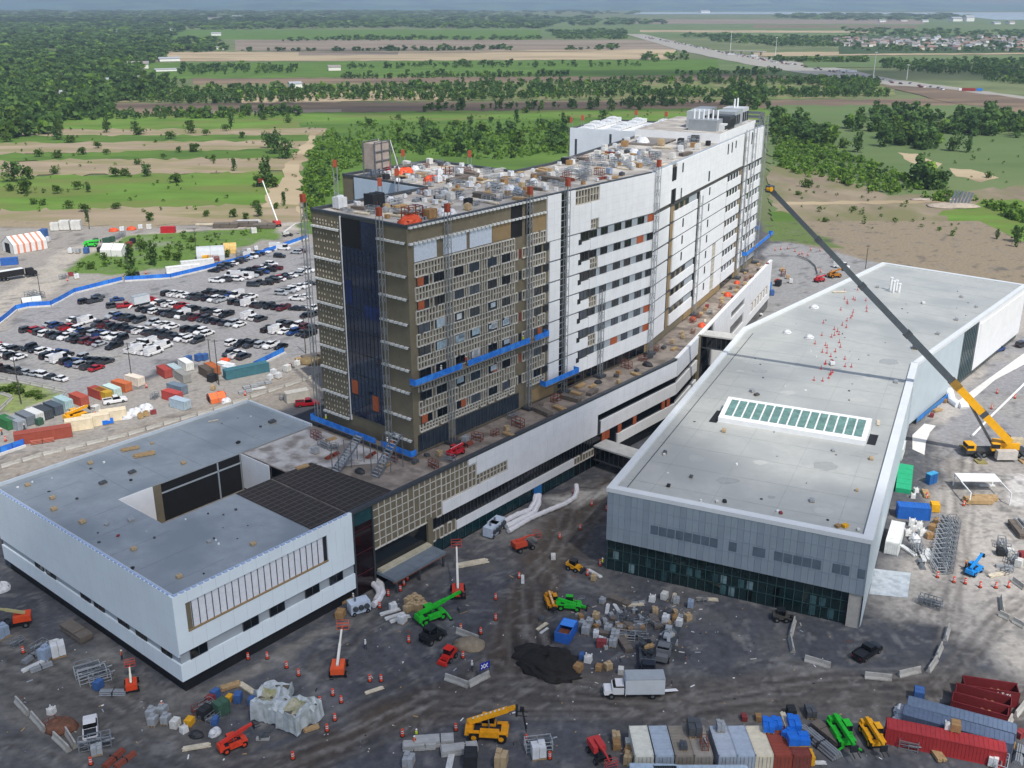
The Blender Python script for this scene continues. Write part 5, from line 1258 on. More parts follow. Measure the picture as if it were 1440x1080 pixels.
back = [(UV(140, 151.6), 'behind the near roof, left'), (UV(150.8, 158), 'at the back wing inner corner'), (UV(150.8, 177.4), 'at the back wing left corner'), (UV(160, 177.8), 'behind the back wing middle'), (UV(172, 177.8), 'behind the back wing right'), (UV(181.2, 165), 'on the right flank of the back wing'), (SW3(70, 50), 'at the penthouse corner'), (SW3(77, 49.2), 'behind the penthouse left'), (SW3(99.2, 30), 'behind the penthouse right'), (SW3(99.2, 40), 'behind the penthouse middle')]
for (x, y), lab in back: mast(x, y, 15.95 if True else 0, 60.6, 'orange topped mast ' + lab)
def stage(face, a0, a1, z, label, t0=.9):
    p = face.p(a0, z, t0); t = thing('work_platform', label, 'work platform', p, face.rz); L_ = a1 - a0; B_ = M('1d6fce', .6, .12, .6, streak=('3a8ae0', .7))
    b = MB(); n = max(1, int(L_ / 1.5))
    for i in range(n):
        w = L_ / n
        if (i * 5 + n) % 13: b.box((w * (i + .5), -1.5, .62), (w - .05, .08, 1.15), B_)
    for x in (0, L_): b.box((x, -.8, .62), (.08, 1.4, 1.15), B_)
    part('blue_screen', b, t); b = MB(); b.box((L_ / 2, -.8, 0), (L_, 1.5, .14), M('7c7468', .8, .2)); part('deck', b, t)
    b = MB(); b.beam((0, -1.5, -.35), (L_, -1.5, -.35), .1, .1, STEELD); b.beam((0, -.1, -.35), (L_, -.1, -.35), .1, .1, STEELD)
    for i in range(n): b.beam((L_ * i / n, -1.5, -.05), (L_ * (i + .5) / n, -1.5, -.35), .07, .07, STEELD); b.beam((L_ * (i + .5) / n, -1.5, -.35), (L_ * (i + 1) / n, -1.5, -.05), .07, .07, STEELD)
    part('truss', b, t); return t
(a0, z0), (a1, z1) = FL.hit(583, 539, 2.2), FL.hit(771, 472, 2.2); stage(FL, a0, a1, (z0 + z1) / 2 - .3, 'long blue work platform halfway up the tan grid wall')
(a0, z0), (a1, z1) = FL.hit(766, 541, 2.2), FL.hit(813, 523, 2.2); stage(FL, a0, a1, (z0 + z1) / 2 - .3, 'short blue work platform low on the white tower part')
(a0, z0), (a1, z1) = FS.hit(438, 590, 2.2), FS.hit(579, 640, 2.2); stage(FS, a0, a1, (z0 + z1) / 2 - .2, 'blue work platform at the foot of the tan end wall')
(a0, z0), (a1, z1) = FW.hit(1049, 357, 2.2), FW.hit(1086, 330, 2.2); stage(FW, a0, a1, (z0 + z1) / 2 - .3, 'bright blue work platform at the far end of the tower')
stage(Face(SW3(104, 0), V3), -.4, 4, 26, 'small blue work platform round the far tower corner')
# ---- tents and sheds
def tent(label, px, py, az, L_, w, h, m1, m2, name='tent', stripes=0, round_=False, cat='tent'):
    t = thing(name, label, cat, G3(px, py, .03), az2rz(az)); b = MB(); n = 9
    pr = [(-w / 2, 0), (-w / 2, h * .55), (0, h), (w / 2, h * .55), (w / 2, 0)] if not round_ else [(-w / 2 * cos(pi * i / 8), h * sin(pi * i / 8)) for i in range(9)]
    k = 2 * stripes + 1 if stripes else 1; ws = [.55 if i % 2 else 1.0 for i in range(k)]; tot = sum(ws)
    for i in range(k):
        x0, x1 = -L_ / 2 + L_ * sum(ws[:i]) / tot, -L_ / 2 + L_ * sum(ws[:i + 1]) / tot
        for (y0, z0), (y1, z1) in zip(pr[:-1], pr[1:]): b.poly([(x0, y0, z0), (x1, y0, z0), (x1, y1, z1), (x0, y1, z1)], m2 if i % 2 else m1)
    part('cover', b, t)
    for x, nm in ((-L_ / 2, 'end_wall'), (L_ / 2, 'end_wall')):
        b = MB(); b.poly([(x, y, z) for y, z in pr], m1); part(nm, b, t)
    b = MB(); b.box((-L_ / 2 - .06, 0, h * .3), (.1, w * .42, h * .6), BLACK); part('doorway', b, t)
    for x in (-L_ / 2, 0, L_ / 2):
        b = MB()
        for (y0, z0), (y1, z1) in zip(pr[:-1], pr[1:]): b.beam((x, y0, z0 + .03), (x, y1, z1 + .03), .12, .12, STEEL)
        part('rib', b, t)
    return t
W_ = M('d8d8d4', .6, .08, .6); OR_ = M('d98468', .65, .1, .6)
tent('orange and white striped tent at the left edge', 36, 351, 40, 14, 9.5, 6.5, W_, OR_, stripes=5)
tent('white peaked tent in the compound beyond the road', 162, 358, 95, 9, 6.5, 4.6, W_, W_)
tent('grey round roofed tent behind the hoarding', 297, 364, 75, 10.5, 7, 5.2, M('b3b9bd', .5, .08, .5), W_, round_=True)
tent('small tan round tank shelter right of the grey tent', 324, 355, 75, 5, 4.5, 4, M('c9a862', .7, .15), M('8a5a3a', .8, .2), 'round_shelter', round_=True, cat='shelter')
tent('small white tent by the hoarding bend', 45, 427, 60, 6, 4, 2.4, M('c7cfcf', .6, .15), W_)
tent('little red and white tent on the compound ground', 305, 563, 60, 4, 4, 2.2, M('e0713f', .6, .1), W_)
t = thing('framed_shelter', 'white framed shelter holding timber on the pale yard', 'shelter', G3(1379, 696, .03), az2rz(92))
b = MB(); b.box((0, 2.6, 2.7), (8.2, 3.6, .22), WHITE2); part('roof', b, t)
for x in (-4, 4):
    for y in (-4.4, 4.3): b = MB(); b.box((x, y, 1.35), (.2, .2, 2.7), WHITE2); part('post', b, t)
    b = MB(); b.beam((x, -4.4, 2.6), (x, 4.3, 2.6), .2, .2, WHITE2); part('beam', b, t)
t = thing('portable_toilet', 'blue portable toilets beside the green sheet, right of the annex', 'portable toilet', G3(1306, 680, .03), az2rz(60))
for k in range(2):
    b = MB(); b.box((k * 1.25, 0, 1.1), (1.15, 1.15, 2.2), M('215a96', .55, .1, 1)); part('cabin', b, t)
    b = MB(); b.box((k * 1.25, 0, 2.26), (1.2, 1.2, .16), M('3f97c4', .5, .1, 1)); part('roof', b, t)
b = MB()
for i in range(5): b.box((i * 2.6, 0, .5), (2.5, 3.0, 1.0), M('21a070', .6, .12, 1))
solo('green_sheet', b, 'bright green sheeted trench beside the annex side wall', 'sheet', G3(1270, 690, .03), az2rz(22))
b = MB(); AP_ = M('d4d2ce', .85, .12, .6)
for P_ in ([(1345, 566), (1362, 553), (1440, 497), (1440, 513), (1400, 534), (1374, 556), (1352, 574)], [(1283, 612), (1300, 596), (1316, 599), (1308, 608), (1302, 622), (1300, 640), (1283, 632)]): b.poly([(*G(x, y), .07) for x, y in P_], AP_)
b2 = MB(); b2.poly([(*G(x, y), .07) for x, y in ((1229, 800), (1281, 806), (1276, 841), (1222, 836))], M('c3cbcf', .8, .15, .9, streak=('aab3b8', .7))); solo('concrete_pad', b2, 'pale concrete pad at the right corner of the annex', 'pavement', kind='structure')
solo('concrete_apron', b, 'white concrete apron strip along the annex far side', 'pavement', kind='structure')
b = MB(); P = [G3(1367, 614, .1), G3(1395, 585, .1), G3(1440, 541, .1)]; b.tube([(p[0], p[1], .35) for p in P], .28, WHITE2, 6)
solo('white_pipe', b, 'straight white pipe lying across the paved yard near the crane', 'pipe')
b = MB(); pts = [(*G(1334, 556), 1.2), (*G(1338, 566), .6), (*G(1348, 573), .5), (*G(1368, 572), .5)]
for a, c in zip(pts[:-1], pts[1:]): b.cyl(a, c, 1.0, WHITE2, 10)
solo('white_duct', b, 'thick white bent duct lying by the annex foot', 'duct')
# ---- flexible white heater ducts
def duct(pts, r, label):
    b = MB(); P = [(*G(x, y), z) for x, y, z in pts]; Q = []
    for p, q in zip(P[:-1], P[1:]):
        L_ = sqrt(sum((p[i] - q[i]) ** 2 for i in range(3))); n = max(1, int(L_ / .8))
        for k in range(n): Q.append(tuple(p[i] + (q[i] - p[i]) * k / n for i in range(3)))
    Q.append(P[-1])
    for i, (p, q) in enumerate(zip(Q[:-1], Q[1:])): b.cyl(p, q, r * (1.0 if i % 2 else .84), M('d6d6d8', .6, .1, 2), 8, r * (.84 if i % 2 else 1.0))
    o = solo('heater_duct', b, label, 'duct')
duct([(705, 740, .7), (728, 728, .7), (745, 722, .7), (752, 716, 1.5), (754, 712, 2.6)], .62, 'white heater duct rising to the blue door panel, left one')
duct([(712, 745, .7), (735, 733, .7), (750, 726, .7), (757, 718, 1.5), (757.5, 712, 2.6)], .62, 'white heater duct rising to the blue door panel, right one')
duct([(715, 751, .6), (745, 733, .6), (770, 722, .6), (795, 712, .6), (808, 704, .7), (811, 699, 1.4), (810, 695, 2.2)], .55, 'long white heater duct snaking to the red opening')
duct([(517, 823, .8), (526, 822, 1.2), (536, 829, 1.0), (538, 839, .8), (532, 850, .7), (525, 856, .7)], .6, 'outer curled white duct by the low building corner')
duct([(514, 828, .8), (524, 827, 1.0), (532, 834, .8), (533, 842, .7), (528, 849, .6)], .55, 'inner curled white duct by the low building corner')
def heater(px, py, az, label):
    t = thing('site_heater', label, 'heater', G3(px, py, .03), az2rz(az)); b = MB(); b.box((0, 0, 1.25), (3.4, 2.0, 1.9), M('b9c6d6', .5, .1, 1)); part('housing', b, t)
    for x in (-1, 0, 1): b = MB(); b.cyl((x, -1.0, 1.4), (x, -1.4, 1.4), .45, STEELD, 10); part('outlet', b, t)
    b = MB(); b.cyl((-.6, 0, 2.2), (-.6, 0, 2.9), .2, STEEL, 8); part('flue', b, t); wheels(t, [(-1.2, 1), (-1.2, -1), (1.2, 1), (1.2, -1)], .35, .2)
heater(692, 752, 30, 'white heater unit feeding the ducts near the podium'); heater(505, 860, 60, 'pale blue heater unit at the low building corner'); heater(698, 745, 30, 'second heater unit behind the duct bundle')
b = MB(); b.box((0, 0, 1.4), (2.6, .1, 2.8), M('1f6fae', .6, .1, 1)); f_ = FP.hit(755, 706, .2); p_ = FP.p(f_[0], 0, .35)
solo('blue_door_panel', b, 'blue door panel where the white ducts enter the podium', 'panel', (p_[0], p_[1], .03), FP.rz)
# ---- heaps
def heap(label, px, py, d, m, seed, name='soil_heap', cat='heap', jit=.1):
    b = MB(); b.lump((0, 0, 0), d, m, 20, 7, jit, seed); o = solo(name, b, label, cat, G3(px, py, -.02), 0)
    o.data.polygons.foreach_set('use_smooth', [True] * len(o.data.polygons)); return o
heap('large black soil heap in the foreground', 772, 934, (8.6, 7.6, 1.5), M('1f1d1c', .95, .35, 1.2, bump=.6), 3, jit=.2)
heap('flat black tongue of soil left of the large heap', 749, 921, (6.0, 5.4, .5), M('232120', .95, .35, 1.2, bump=.6), 8, jit=.25)
heap('low black soil ridge on the street side of the large heap', 786, 952, (6.5, 3.2, .6), M('232120', .95, .35, 1.2, bump=.6), 12, jit=.25)
heap('beige sand heap beside a short barrier', 660, 909, (5.2, 3.6, 1.3), M('857a68', .95, .2, 1.5, bump=.5), 4, 'sand_heap')
heap('reddish earth heap behind the two white barriers', 86, 1024, (4.6, 3.6, 1.4), M('6b4a3a', .95, .35, 1.2, bump=.5), 5)
heap('brown planted mound beside the dusty road', 440, 510, (9, 5, 1.6), M('7a6a4c', .95, .3, 1, bump=.5), 6)
# ---- people
def make_person(vest, helmet, pose=0):
    def f():
        t = thing('person', '-', 'person')
        sx = .22 if pose else .11
        V_ = [((0, 0, .95), .13), ((0, 0, 1.2), .145), ((0, 0, 1.42), .15), ((0, 0, 1.53), .06), ((0, .02, 1.66), .105), ((0, .02, 1.74), .08),
              ((0, .19, 1.42), .065), ((.03, .26, 1.15), .05), ((.2 if pose else .08, .24, .93), .04), ((0, -.19, 1.42), .065), ((.03, -.26, 1.15), .05), ((.1, -.22, .93), .04),
              ((0, .1, .88), .095), ((sx, .11, .48), .07), ((sx * .6, .12, .08), .055), ((sx * .6 + .16, .12, .04), .04), ((0, -.1, .88), .095), ((-sx, -.11, .48), .07), ((-sx * 1.6, -.12, .08), .055), ((-sx * 1.6 + .16, -.12, .04), .04)]
        E_ = [(0, 1), (1, 2), (2, 3), (3, 4), (4, 5), (2, 6), (6, 7), (7, 8), (2, 9), (9, 10), (10, 11), (0, 12), (12, 13), (13, 14), (14, 15), (0, 16), (16, 17), (17, 18), (18, 19)]
        me = bpy.data.meshes.new('body'); me.from_pydata([v for v, _ in V_], E_, [])
        o = bpy.data.objects.new('body', me); COL.objects.link(o)
        sm = o.modifiers.new('s', 'SKIN'); o.modifiers.new('u', 'SUBSURF').levels = 1
        for i, (_, r) in enumerate(V_): me.skin_vertices[0].data[i].radius = (r, r)
        me.skin_vertices[0].data[0].use_root = True
        dg = bpy.context.evaluated_depsgraph_get(); m2 = bpy.data.meshes.new_from_object(o.evaluated_get(dg)); bpy.data.objects.remove(o)
        m2.name = 'body'; m2.materials.clear()
        for m in (M('2c3442', .8, .2, 3), SKIN, M('3a3f49', .8, .2, 3)): m2.materials.append(m)
        for p in m2.polygons: z = p.center.z; p.material_index = 1 if z > 1.5 or (z < 1.0 and abs(p.center.y) > .2 and z > .8) else 0 if z < .95 else 2
        part('body', m2, t)
        b = MB(); vm = M(vest, .6, .1, 2)
        rg = [(.175, .155, .98), (.185, .165, 1.2), (.2, .17, 1.42), (.12, .1, 1.5)]; n = 10; vs = []
        for ry, rx, z in rg: vs += [(rx * cos(2 * pi * i / n), ry * 1.1 * sin(2 * pi * i / n), z) for i in range(n)]
        b.add(vs, [[j * n + i, j * n + (i + 1) % n, (j + 1) * n + (i + 1) % n, (j + 1) * n + i] for j in range(3) for i in range(n)], vm); part('vest', b, t)
        b = MB(); b.lump((0, .02, 1.69), (.27, .25, .13), M(helmet, .4, .05), 10, 4, 0); b.box((.12, .02, 1.7), (.12, .2, .02), M(helmet, .4, .05)); part('helmet', b, t)
        return t
    return f
PPL = [((586, 1040), 'c8e02a', 'e8e8e4', 'person in a yellow green vest by the stacked slabs', 200), ((583, 1050), 'e2662a', 'e8e8e4', 'person in an orange vest behind the stacked slabs', 40), ((1357, 800), 'e2662a', 'e0a020', 'person in an orange vest by the blue telehandler', 100),
       ((847, 797), 'c8e02a', 'e8e8e4', 'person in a yellow vest at the annex glass corner', 60), ((229, 1000), 'e2662a', 'e8e8e4', 'person in an orange vest beside grey wrapped slabs', 10), ((930, 962), 'e2662a', 'e8e8e4', 'person in an orange vest at the box truck ramp', 270),
       ((3, 612), 'e2662a', 'e8e8e4', 'person in an orange vest at the left compound edge', 90), ((35, 606), '23262c', 'e8e8e4', 'person in dark clothes by the grey cabins', 60), ((172, 928), 'e2662a', 'e8e8e4', 'person in an orange vest under the low building wall', 60), ((497, 847), 'd8d8d0', 'e8e8e4', 'person in pale clothes beside the heater', 120), ((514, 913), 'c9cdd0', 'e8e8e4', 'person in grey walking on the gravel, middle left', 150), ((664, 943), 'c9cdd0', 'e8e8e4', 'person in white jacket behind the two barriers', 10)]
for i, ((px, py), v_, h_, lab, az) in enumerate(PPL): proto(('man', v_, h_, i % 2), make_person(v_, h_, i % 2), G3(px, py, .03), az2rz(az), lab)
for i, (f, x, y, t_, v_, lab) in enumerate(((FL, 655, 507, 1.8, 'd33a2a', 'left of its middle'), (FL, 620, 521, 1.8, 'e8e8e0', 'near its left end'), (FL, 735, 480, 1.8, 'c8e02a', 'right of its middle'), (FS, 545, 620, 1.8, 'e8e8e0', 'near the tower corner'), (FS, 552, 622, 1.8, 'e2662a', 'beside a person in white'), (FS, 459, 592, 1.8, 'c8e02a', 'at its left end'))):
    a, z = f.hit(x, y, 1.6); o_ = [q for q in COL.objects if q.name.startswith('work_platform')][0 if f is FL else 2]
    p = f.p(a, o_.location.z + .07, 1.7); proto(('man', v_, 'e8e8e4', i % 2), make_person(v_, 'e8e8e4', i % 2), p, f.rz, 'person on the blue platform, %s' % lab)
# ---- sign at the barrier
t = thing('site_sign', 'blue sign board with white cross marks above a barrier', 'sign', G3(682, 951, .03), az2rz(58))
b = MB(); b.box((0, 0, 1.9), (1.7, .06, 1.2), M('1b2c9a', .5, .05)); part('board', b, t)
b = MB()
for x in (-.4, .15): b.beam((x - .25, -.05, 1.55), (x + .3, -.05, 2.25), .05, .14, WHITE2); b.beam((x + .3, -.05, 1.55), (x - .25, -.05, 2.25), .05, .14, WHITE2)
part('white_marks', b, t)
for x in (-.8, .8): b = MB(); b.box((x, .05, 1.2), (.08, .08, 2.4), STEELD); part('post', b, t)
# ------------------------------------------------------------------ building materials lying about
def mk_pallet(col, h=1.2, w=1.2, d=1.0, wrap=True):
    def f():
        t = thing('wrapped_pallet', '-', 'pallet'); b = MB()
        for y in (-.4, 0, .4): b.box((0, y * d, .06), (w, .1, .12), WOOD)
        for x in np.linspace(-w / 2 + .07, w / 2 - .07, 5): b.box((float(x), 0, .14), (.1, d, .03), WOOD)
        part('pallet_base', b, t); b = MB(); r = random.Random(int(h * 100)); m = M(col, .5, .15, 1.5)
        n = 2
        for i in range(n):
            for j in range(n): b.box((-w / 4 + i * w / 2, -d / 4 + j * d / 2, .16 + h / 2 - .04 * ((i + j) % 2)), (w / 2 - .03, d / 2 - .03, h - .1 * ((i * 2 + j) % 3)), m)
        part('load', b, t); return t
    return f
def mk_lumber(col, L_=3.0, rows=3, w=1.1):
    def f():
        t = thing('lumber_stack', '-', 'lumber'); m = M(col, .8, .25, 1.5); b = MB(); r = random.Random(rows)
        for k in range(rows):
            for i in range(5): b.box((r.uniform(-.1, .1), -w / 2 + (i + .5) * w / 5, .16 + k * .16), (L_ * r.uniform(.85, 1), w / 5 - .02, .13), m)
        part('planks', b, t)
        for x in (-L_ / 3, L_ / 3): b = MB(); b.box((x, 0, .05), (.12, w, .1), WOOD); part('bearer', b, t)
        return t
    return f
def mk_pipes(col, L_=3.2):
    def f():
        t = thing('pipe_bundle', '-', 'pipes'); m = M(col, .5, .15, 1.5, metal=.3); b = MB()
        for k in range(3):
            for i in range(5 - k): b.cyl((-L_ / 2, (i - 2 + k * .5) * .22, .12 + k * .19), (L_ / 2, (i - 2 + k * .5) * .22, .12 + k * .19), .1, m, 6)
        part('pipes', b, t); b = MB(); b.box((0, 0, .3), (.08, 1.2, .62), DARK); part('strap', b, t); return t
    return f
def mk_rack(col, L_=2.4, w=1.2, h=1.4):
    def f():
        t = thing('steel_rack', '-', 'rack'); m = M(col, .5, .15, 2, metal=.3); b = MB()
        for x in (-L_ / 2, 0, L_ / 2):
            for y in (-w / 2, w / 2): b.box((x, y, h / 2), (.09, .09, h), m)
        for z in (.2, h * .6, h):
            for y in (-w / 2, w / 2): b.box((0, y, z), (L_, .07, .07), m)
            for x in (-L_ / 2, L_ / 2): b.box((x, 0, z), (.07, w, .07), m)
        part('frame', b, t); b = MB(); r = random.Random(int(L_ * 10))
        for i in range(7): b.box((r.uniform(-L_ / 3, L_ / 3), r.uniform(-w / 3, w / 3), .35 + .13 * i), (r.uniform(.8, L_), .12, .1), r.choice((STEEL, GREYP, m)), r.uniform(-.2, .2))
        part('bars', b, t); return t
    return f
def mk_crate(col, s=(1.2, 1.0, .9)):
    def f():
        t = thing('crate', '-', 'crate'); m = M(col, .7, .2, 1.5); b = MB(); b.box((0, 0, s[2] / 2 + .08), s, m); part('box', b, t); b = MB()
        for x in (-s[0] / 2 + .06, 0, s[0] / 2 - .06):
            for y in (-1, 1): b.box((x, y * (s[1] / 2 + .02), s[2] / 2 + .08), (.09, .04, s[2]), m)
            b.box((x, 0, s[2] + .1), (.09, s[1], .04), m)
        for y in (-.35, .35): b.box((0, y, .04), (s[0], .1, .08), WOOD)
        part('battens', b, t); return t
    return f
def mk_tarp(col, d=(3.2, 2.2, 1.0)):
    def f():
        t = thing('tarped_stack', '-', 'tarped stack'); b = MB(); b.lump((0, 0, .02), d, M(col, .55, .2, 1.2), 14, 5, .1, int(d[0] * 10)); part('tarp', b, t)
        b = MB()
        for x in (-.3, .3): b.beam((x * d[0], -d[1] * .42, d[2] * .55), (x * d[0], d[1] * .42, d[2] * .55), .08, .06, DARK)
        part('strap', b, t); return t
    return f
def mk_bag():
    t = thing('bulk_bag', '-', 'bulk bag'); b = MB(); b.box((0, 0, .45), (1.0, 1.0, .9), M('d4d5d3', .7, .12, 2), taper=.88); b.lump((0, 0, .88), (.86, .86, .2), M('c2c2bd', .7, .2, 2), 8, 3, .1, 2); part('bag', b, t)
    for x, y in ((-.4, -.4), (.4, -.4), (.4, .4), (-.4, .4)): b = MB(); b.box((x, y, .98), (.06, .16, .25), WHITE2); part('loop', b, t)
    return t
def mk_slabs(col, L_=4.5, w=1.3):
    def f():
        t = thing('slab_stack', '-', 'slabs'); b = MB(); m = M(col, .8, .15, 1.2); r = random.Random(4)
        for k in range(4):
            for i in range(3): b.box((-L_ / 3 + i * L_ / 3 + r.uniform(-.1, .1), r.uniform(-.05, .05), .2 + k * .22), (L_ / 3 - .08, w, .18), m)
        part('slabs', b, t)
        for x in (-L_ / 3, 0, L_ / 3): b = MB(); b.box((x, 0, .06), (.15, w, .12), WOOD); part('bearer', b, t)
        return t
    return f
def mk_drumreel():
    t = thing('cable_reel', '-', 'cable reel'); b = MB(); b.cyl((0, -.5, .7), (0, -.42, .7), .7, WOOD, 14); b.cyl((0, .42, .7), (0, .5, .7), .7, WOOD, 14); part('flanges', b, t); b = MB(); b.cyl((0, -.42, .7), (0, .42, .7), .42, BLACK, 12); part('cable', b, t); return t
KIND = {'pallet_w': (mk_pallet('cfd2d4'), 'white wrapped pallet'), 'pallet_g': (mk_pallet('9a9fa3', 1.0), 'grey loaded pallet'), 'pallet_d': (mk_pallet('4d5155', .8, 1.4), 'dark loaded pallet'), 'pallet_b': (mk_pallet('8f9fb4', 1.3), 'blue grey pallet'), 'pallet_t': (mk_pallet('b09a78', 1.1), 'tan boxed pallet'),
        'lumber': (mk_lumber('a88d66'), 'timber stack'), 'lumber_l': (mk_lumber('c8bea8', 4.2, 2, .9), 'pale board stack'), 'lumber_w': (mk_lumber('c9cccc', 3.6, 2, .7), 'white panel stack'), 'pipes': (mk_pipes('8d9297'), 'grey pipe bundle'), 'pipes_r': (mk_pipes('8c4a3a', 3.6), 'rusty pipe bundle'),
        'rack': (mk_rack('878c91'), 'grey steel rack'), 'rack_r': (mk_rack('8a4a34', 2.2, 1.1, 1.6), 'rust red rack'), 'rack_l': (mk_rack('b3b8bc', 3.0, 1.4, 1.2), 'pale steel rack'), 'crate': (mk_crate('9a7a52'), 'brown crate'), 'crate_w': (mk_crate('c9c9c4', (1.4, 1.1, 1.3)), 'white crate'), 'crate_r': (mk_crate('87383a', (1.3, .9, .9)), 'red job box'), 'crate_b': (mk_crate('3b5f96', (1.5, 1.1, 1.4)), 'blue job box'), 'crate_k': (mk_crate('24272b', (1.5, 1.1, 1.2)), 'black job box'), 'crate_g': (mk_crate('3a5a4a', (1.5, 1.2, 1.5)), 'green job box'), 'crate_y': (mk_crate('d9a31e', (1.3, 1.1, 1.1)), 'yellow tool box'),
        'tarp_o': (mk_tarp('d2512a'), 'orange tarped heap'), 'tarp_w': (mk_tarp('c9ccd0', (2.6, 2.0, 1.2)), 'white tarped heap'), 'tarp_b': (mk_pallet('1f6ed0', .8, 2.1, 1.3), 'blue wrapped load'), 'tarp_k': (mk_tarp('2a2c30', (2.4, 1.6, .9)), 'black tarped heap'), 'bag': (mk_bag, 'white bulk bag'), 'slabs': (mk_slabs('a3a5a4'), 'grey slab stack'), 'slabs_d': (mk_slabs('6a625a', 5.0, 1.6), 'dark slab stack'), 'reel': (mk_drumreel, 'wooden cable reel')}
def lay(where, items, group=None, zf=1.0, world=False):
    """items: (kind, x, y, heading) in the picture's places on the ground; named in order from the left"""
    cnt = {}
    for it in sorted(items, key=lambda q: q[1]):
        k, x, y, az = it[:4]; sc = it[4] if len(it) > 4 else 1
        f, words = KIND[k]; i = cnt.get(words, 0); cnt[words] = i + 1
        loc = (x, y, it[5]) if world else G3(x, y, .03)
        n_ = sum(1 for q in items if KIND[q[0]][1] == words)
        lab = '%s %s' % (words, where) if n_ == 1 else '%s %s, %s from the left' % (words, where, nth(i))
        o = proto(k, f, loc, az2rz(az), lab, group or 'materials ' + where); o.scale = (sc, sc, sc * zf)
I = []
for p in '''bag 917,845,20,1.3;crate_w 934,842,30,1.1;pallet_g 951,848,10,1.3;pallet_b 971,854,15,1.2;lumber_l 890,852,80,1.1;lumber_w 854,858,10,1.1;lumber_w 868,858,-15,1.1;pallet_g 847,848,30,1.1;pallet_t 838,871,20,1.3;pallet_g 829,879,20,1.3;pallet_g 819,881,30,1.2;pallet_g 824,890,15,1.6;pallet_w 838,896,10,1.1;pallet_g 855,889,15,1.5;pallet_g 865,899,10,1.7;crate 871,884,40,1;pallet_d 876,873,20,1.3;pallet_d 885,876,5,1.2;pallet_d 897,862,30,1.2;pallet_g 893,862,10,1;pallet_d 906,870,15,1.2;pallet_t 921,863,0,1.2;rack_l 880,898,100,1.2;rack 898,895,90,1.2;slabs_d 878,908,165,1;pallet_w 936,876,20,1.4;pallet_w 955,880,25,1.2;crate 949,872,10,1;pallet_t 967,872,60,1.2;rack 900,880,80,1;pallet_d 940,864,40,1.2;pallet_g 851,907,20,1.2;pallet_w 845,903,5,.9;crate_r 846,909,100,1.5;pallet_g 862,908,15,1.5;bag 827,930,20,1.4;crate_b 818,926,10,.8;crate 813,943,30,1.4;crate 842,942,20,1.1;pallet_t 855,941,60,1.2;crate_w 873,947,10,.9;lumber_l 909,935,175,.9;lumber_l 762,882,40,.8;lumber_w 765,888,40,.7;pallet_d 762,873,0,1;rack 988,846,85,.8;lumber_l 994,844,95,1.1'''.split(';'):
    k, r = p.split(' '); x, y, az, sc = map(float, r.split(',')); I.append((k, x, y, az, sc * .8))
sr = random.Random(3)
for i in range(60): I.append((sr.choice(('pallet_g', 'pallet_d', 'lumber_w', 'rack', 'crate', 'pallet_g', 'pipes', 'lumber_l', 'pallet_t', 'slabs_d')), sr.gauss(885, 34), sr.gauss(878, 15), sr.uniform(0, 180), sr.uniform(.45, .8)))
lay('in the stock yard before the annex', I)
I = []
for p in '''pallet_g 214,1008,10,1.5;pallet_g 229,1004,10,1.5;pallet_g 216,1018,10,1.4;pallet_g 234,1016,10,1.4;crate_w 247,1022,15,1.1;crate_y 267,1019,15,1.1;tarp_k 276,1035,100,1.1;bag 259,1029,40,1.2;tarp_w 302,1032,30,.9;crate_k 289,1008,30,1.5;rack_r 280,1002,60,1;rack 290,995,40,1;crate_r 296,986,30,1.2;crate_b 303,980,30,1;crate_y 323,985,20,.9;crate_b 335,986,0,1.1;crate_b 354,990,0,.9;lumber 324,967,60,1.2;lumber_l 276,1052,75,1.1;lumber_l 348,970,-50,1.2;pallet_d 372,1038,80,1.2;slabs 370,1040,90,.5;rack 300,1014,30,1;crate_g 312,1003,40,1.6;pallet_d 284,1010,0,1;crate_b 303,1018,0,.9;lumber 438,1026,60,.9'''.split(';'):
    k, r = p.split(' '); x, y, az, sc = map(float, r.split(',')); I.append((k, x, y, az, sc * .82))
lay('near the white tarped pile', I)
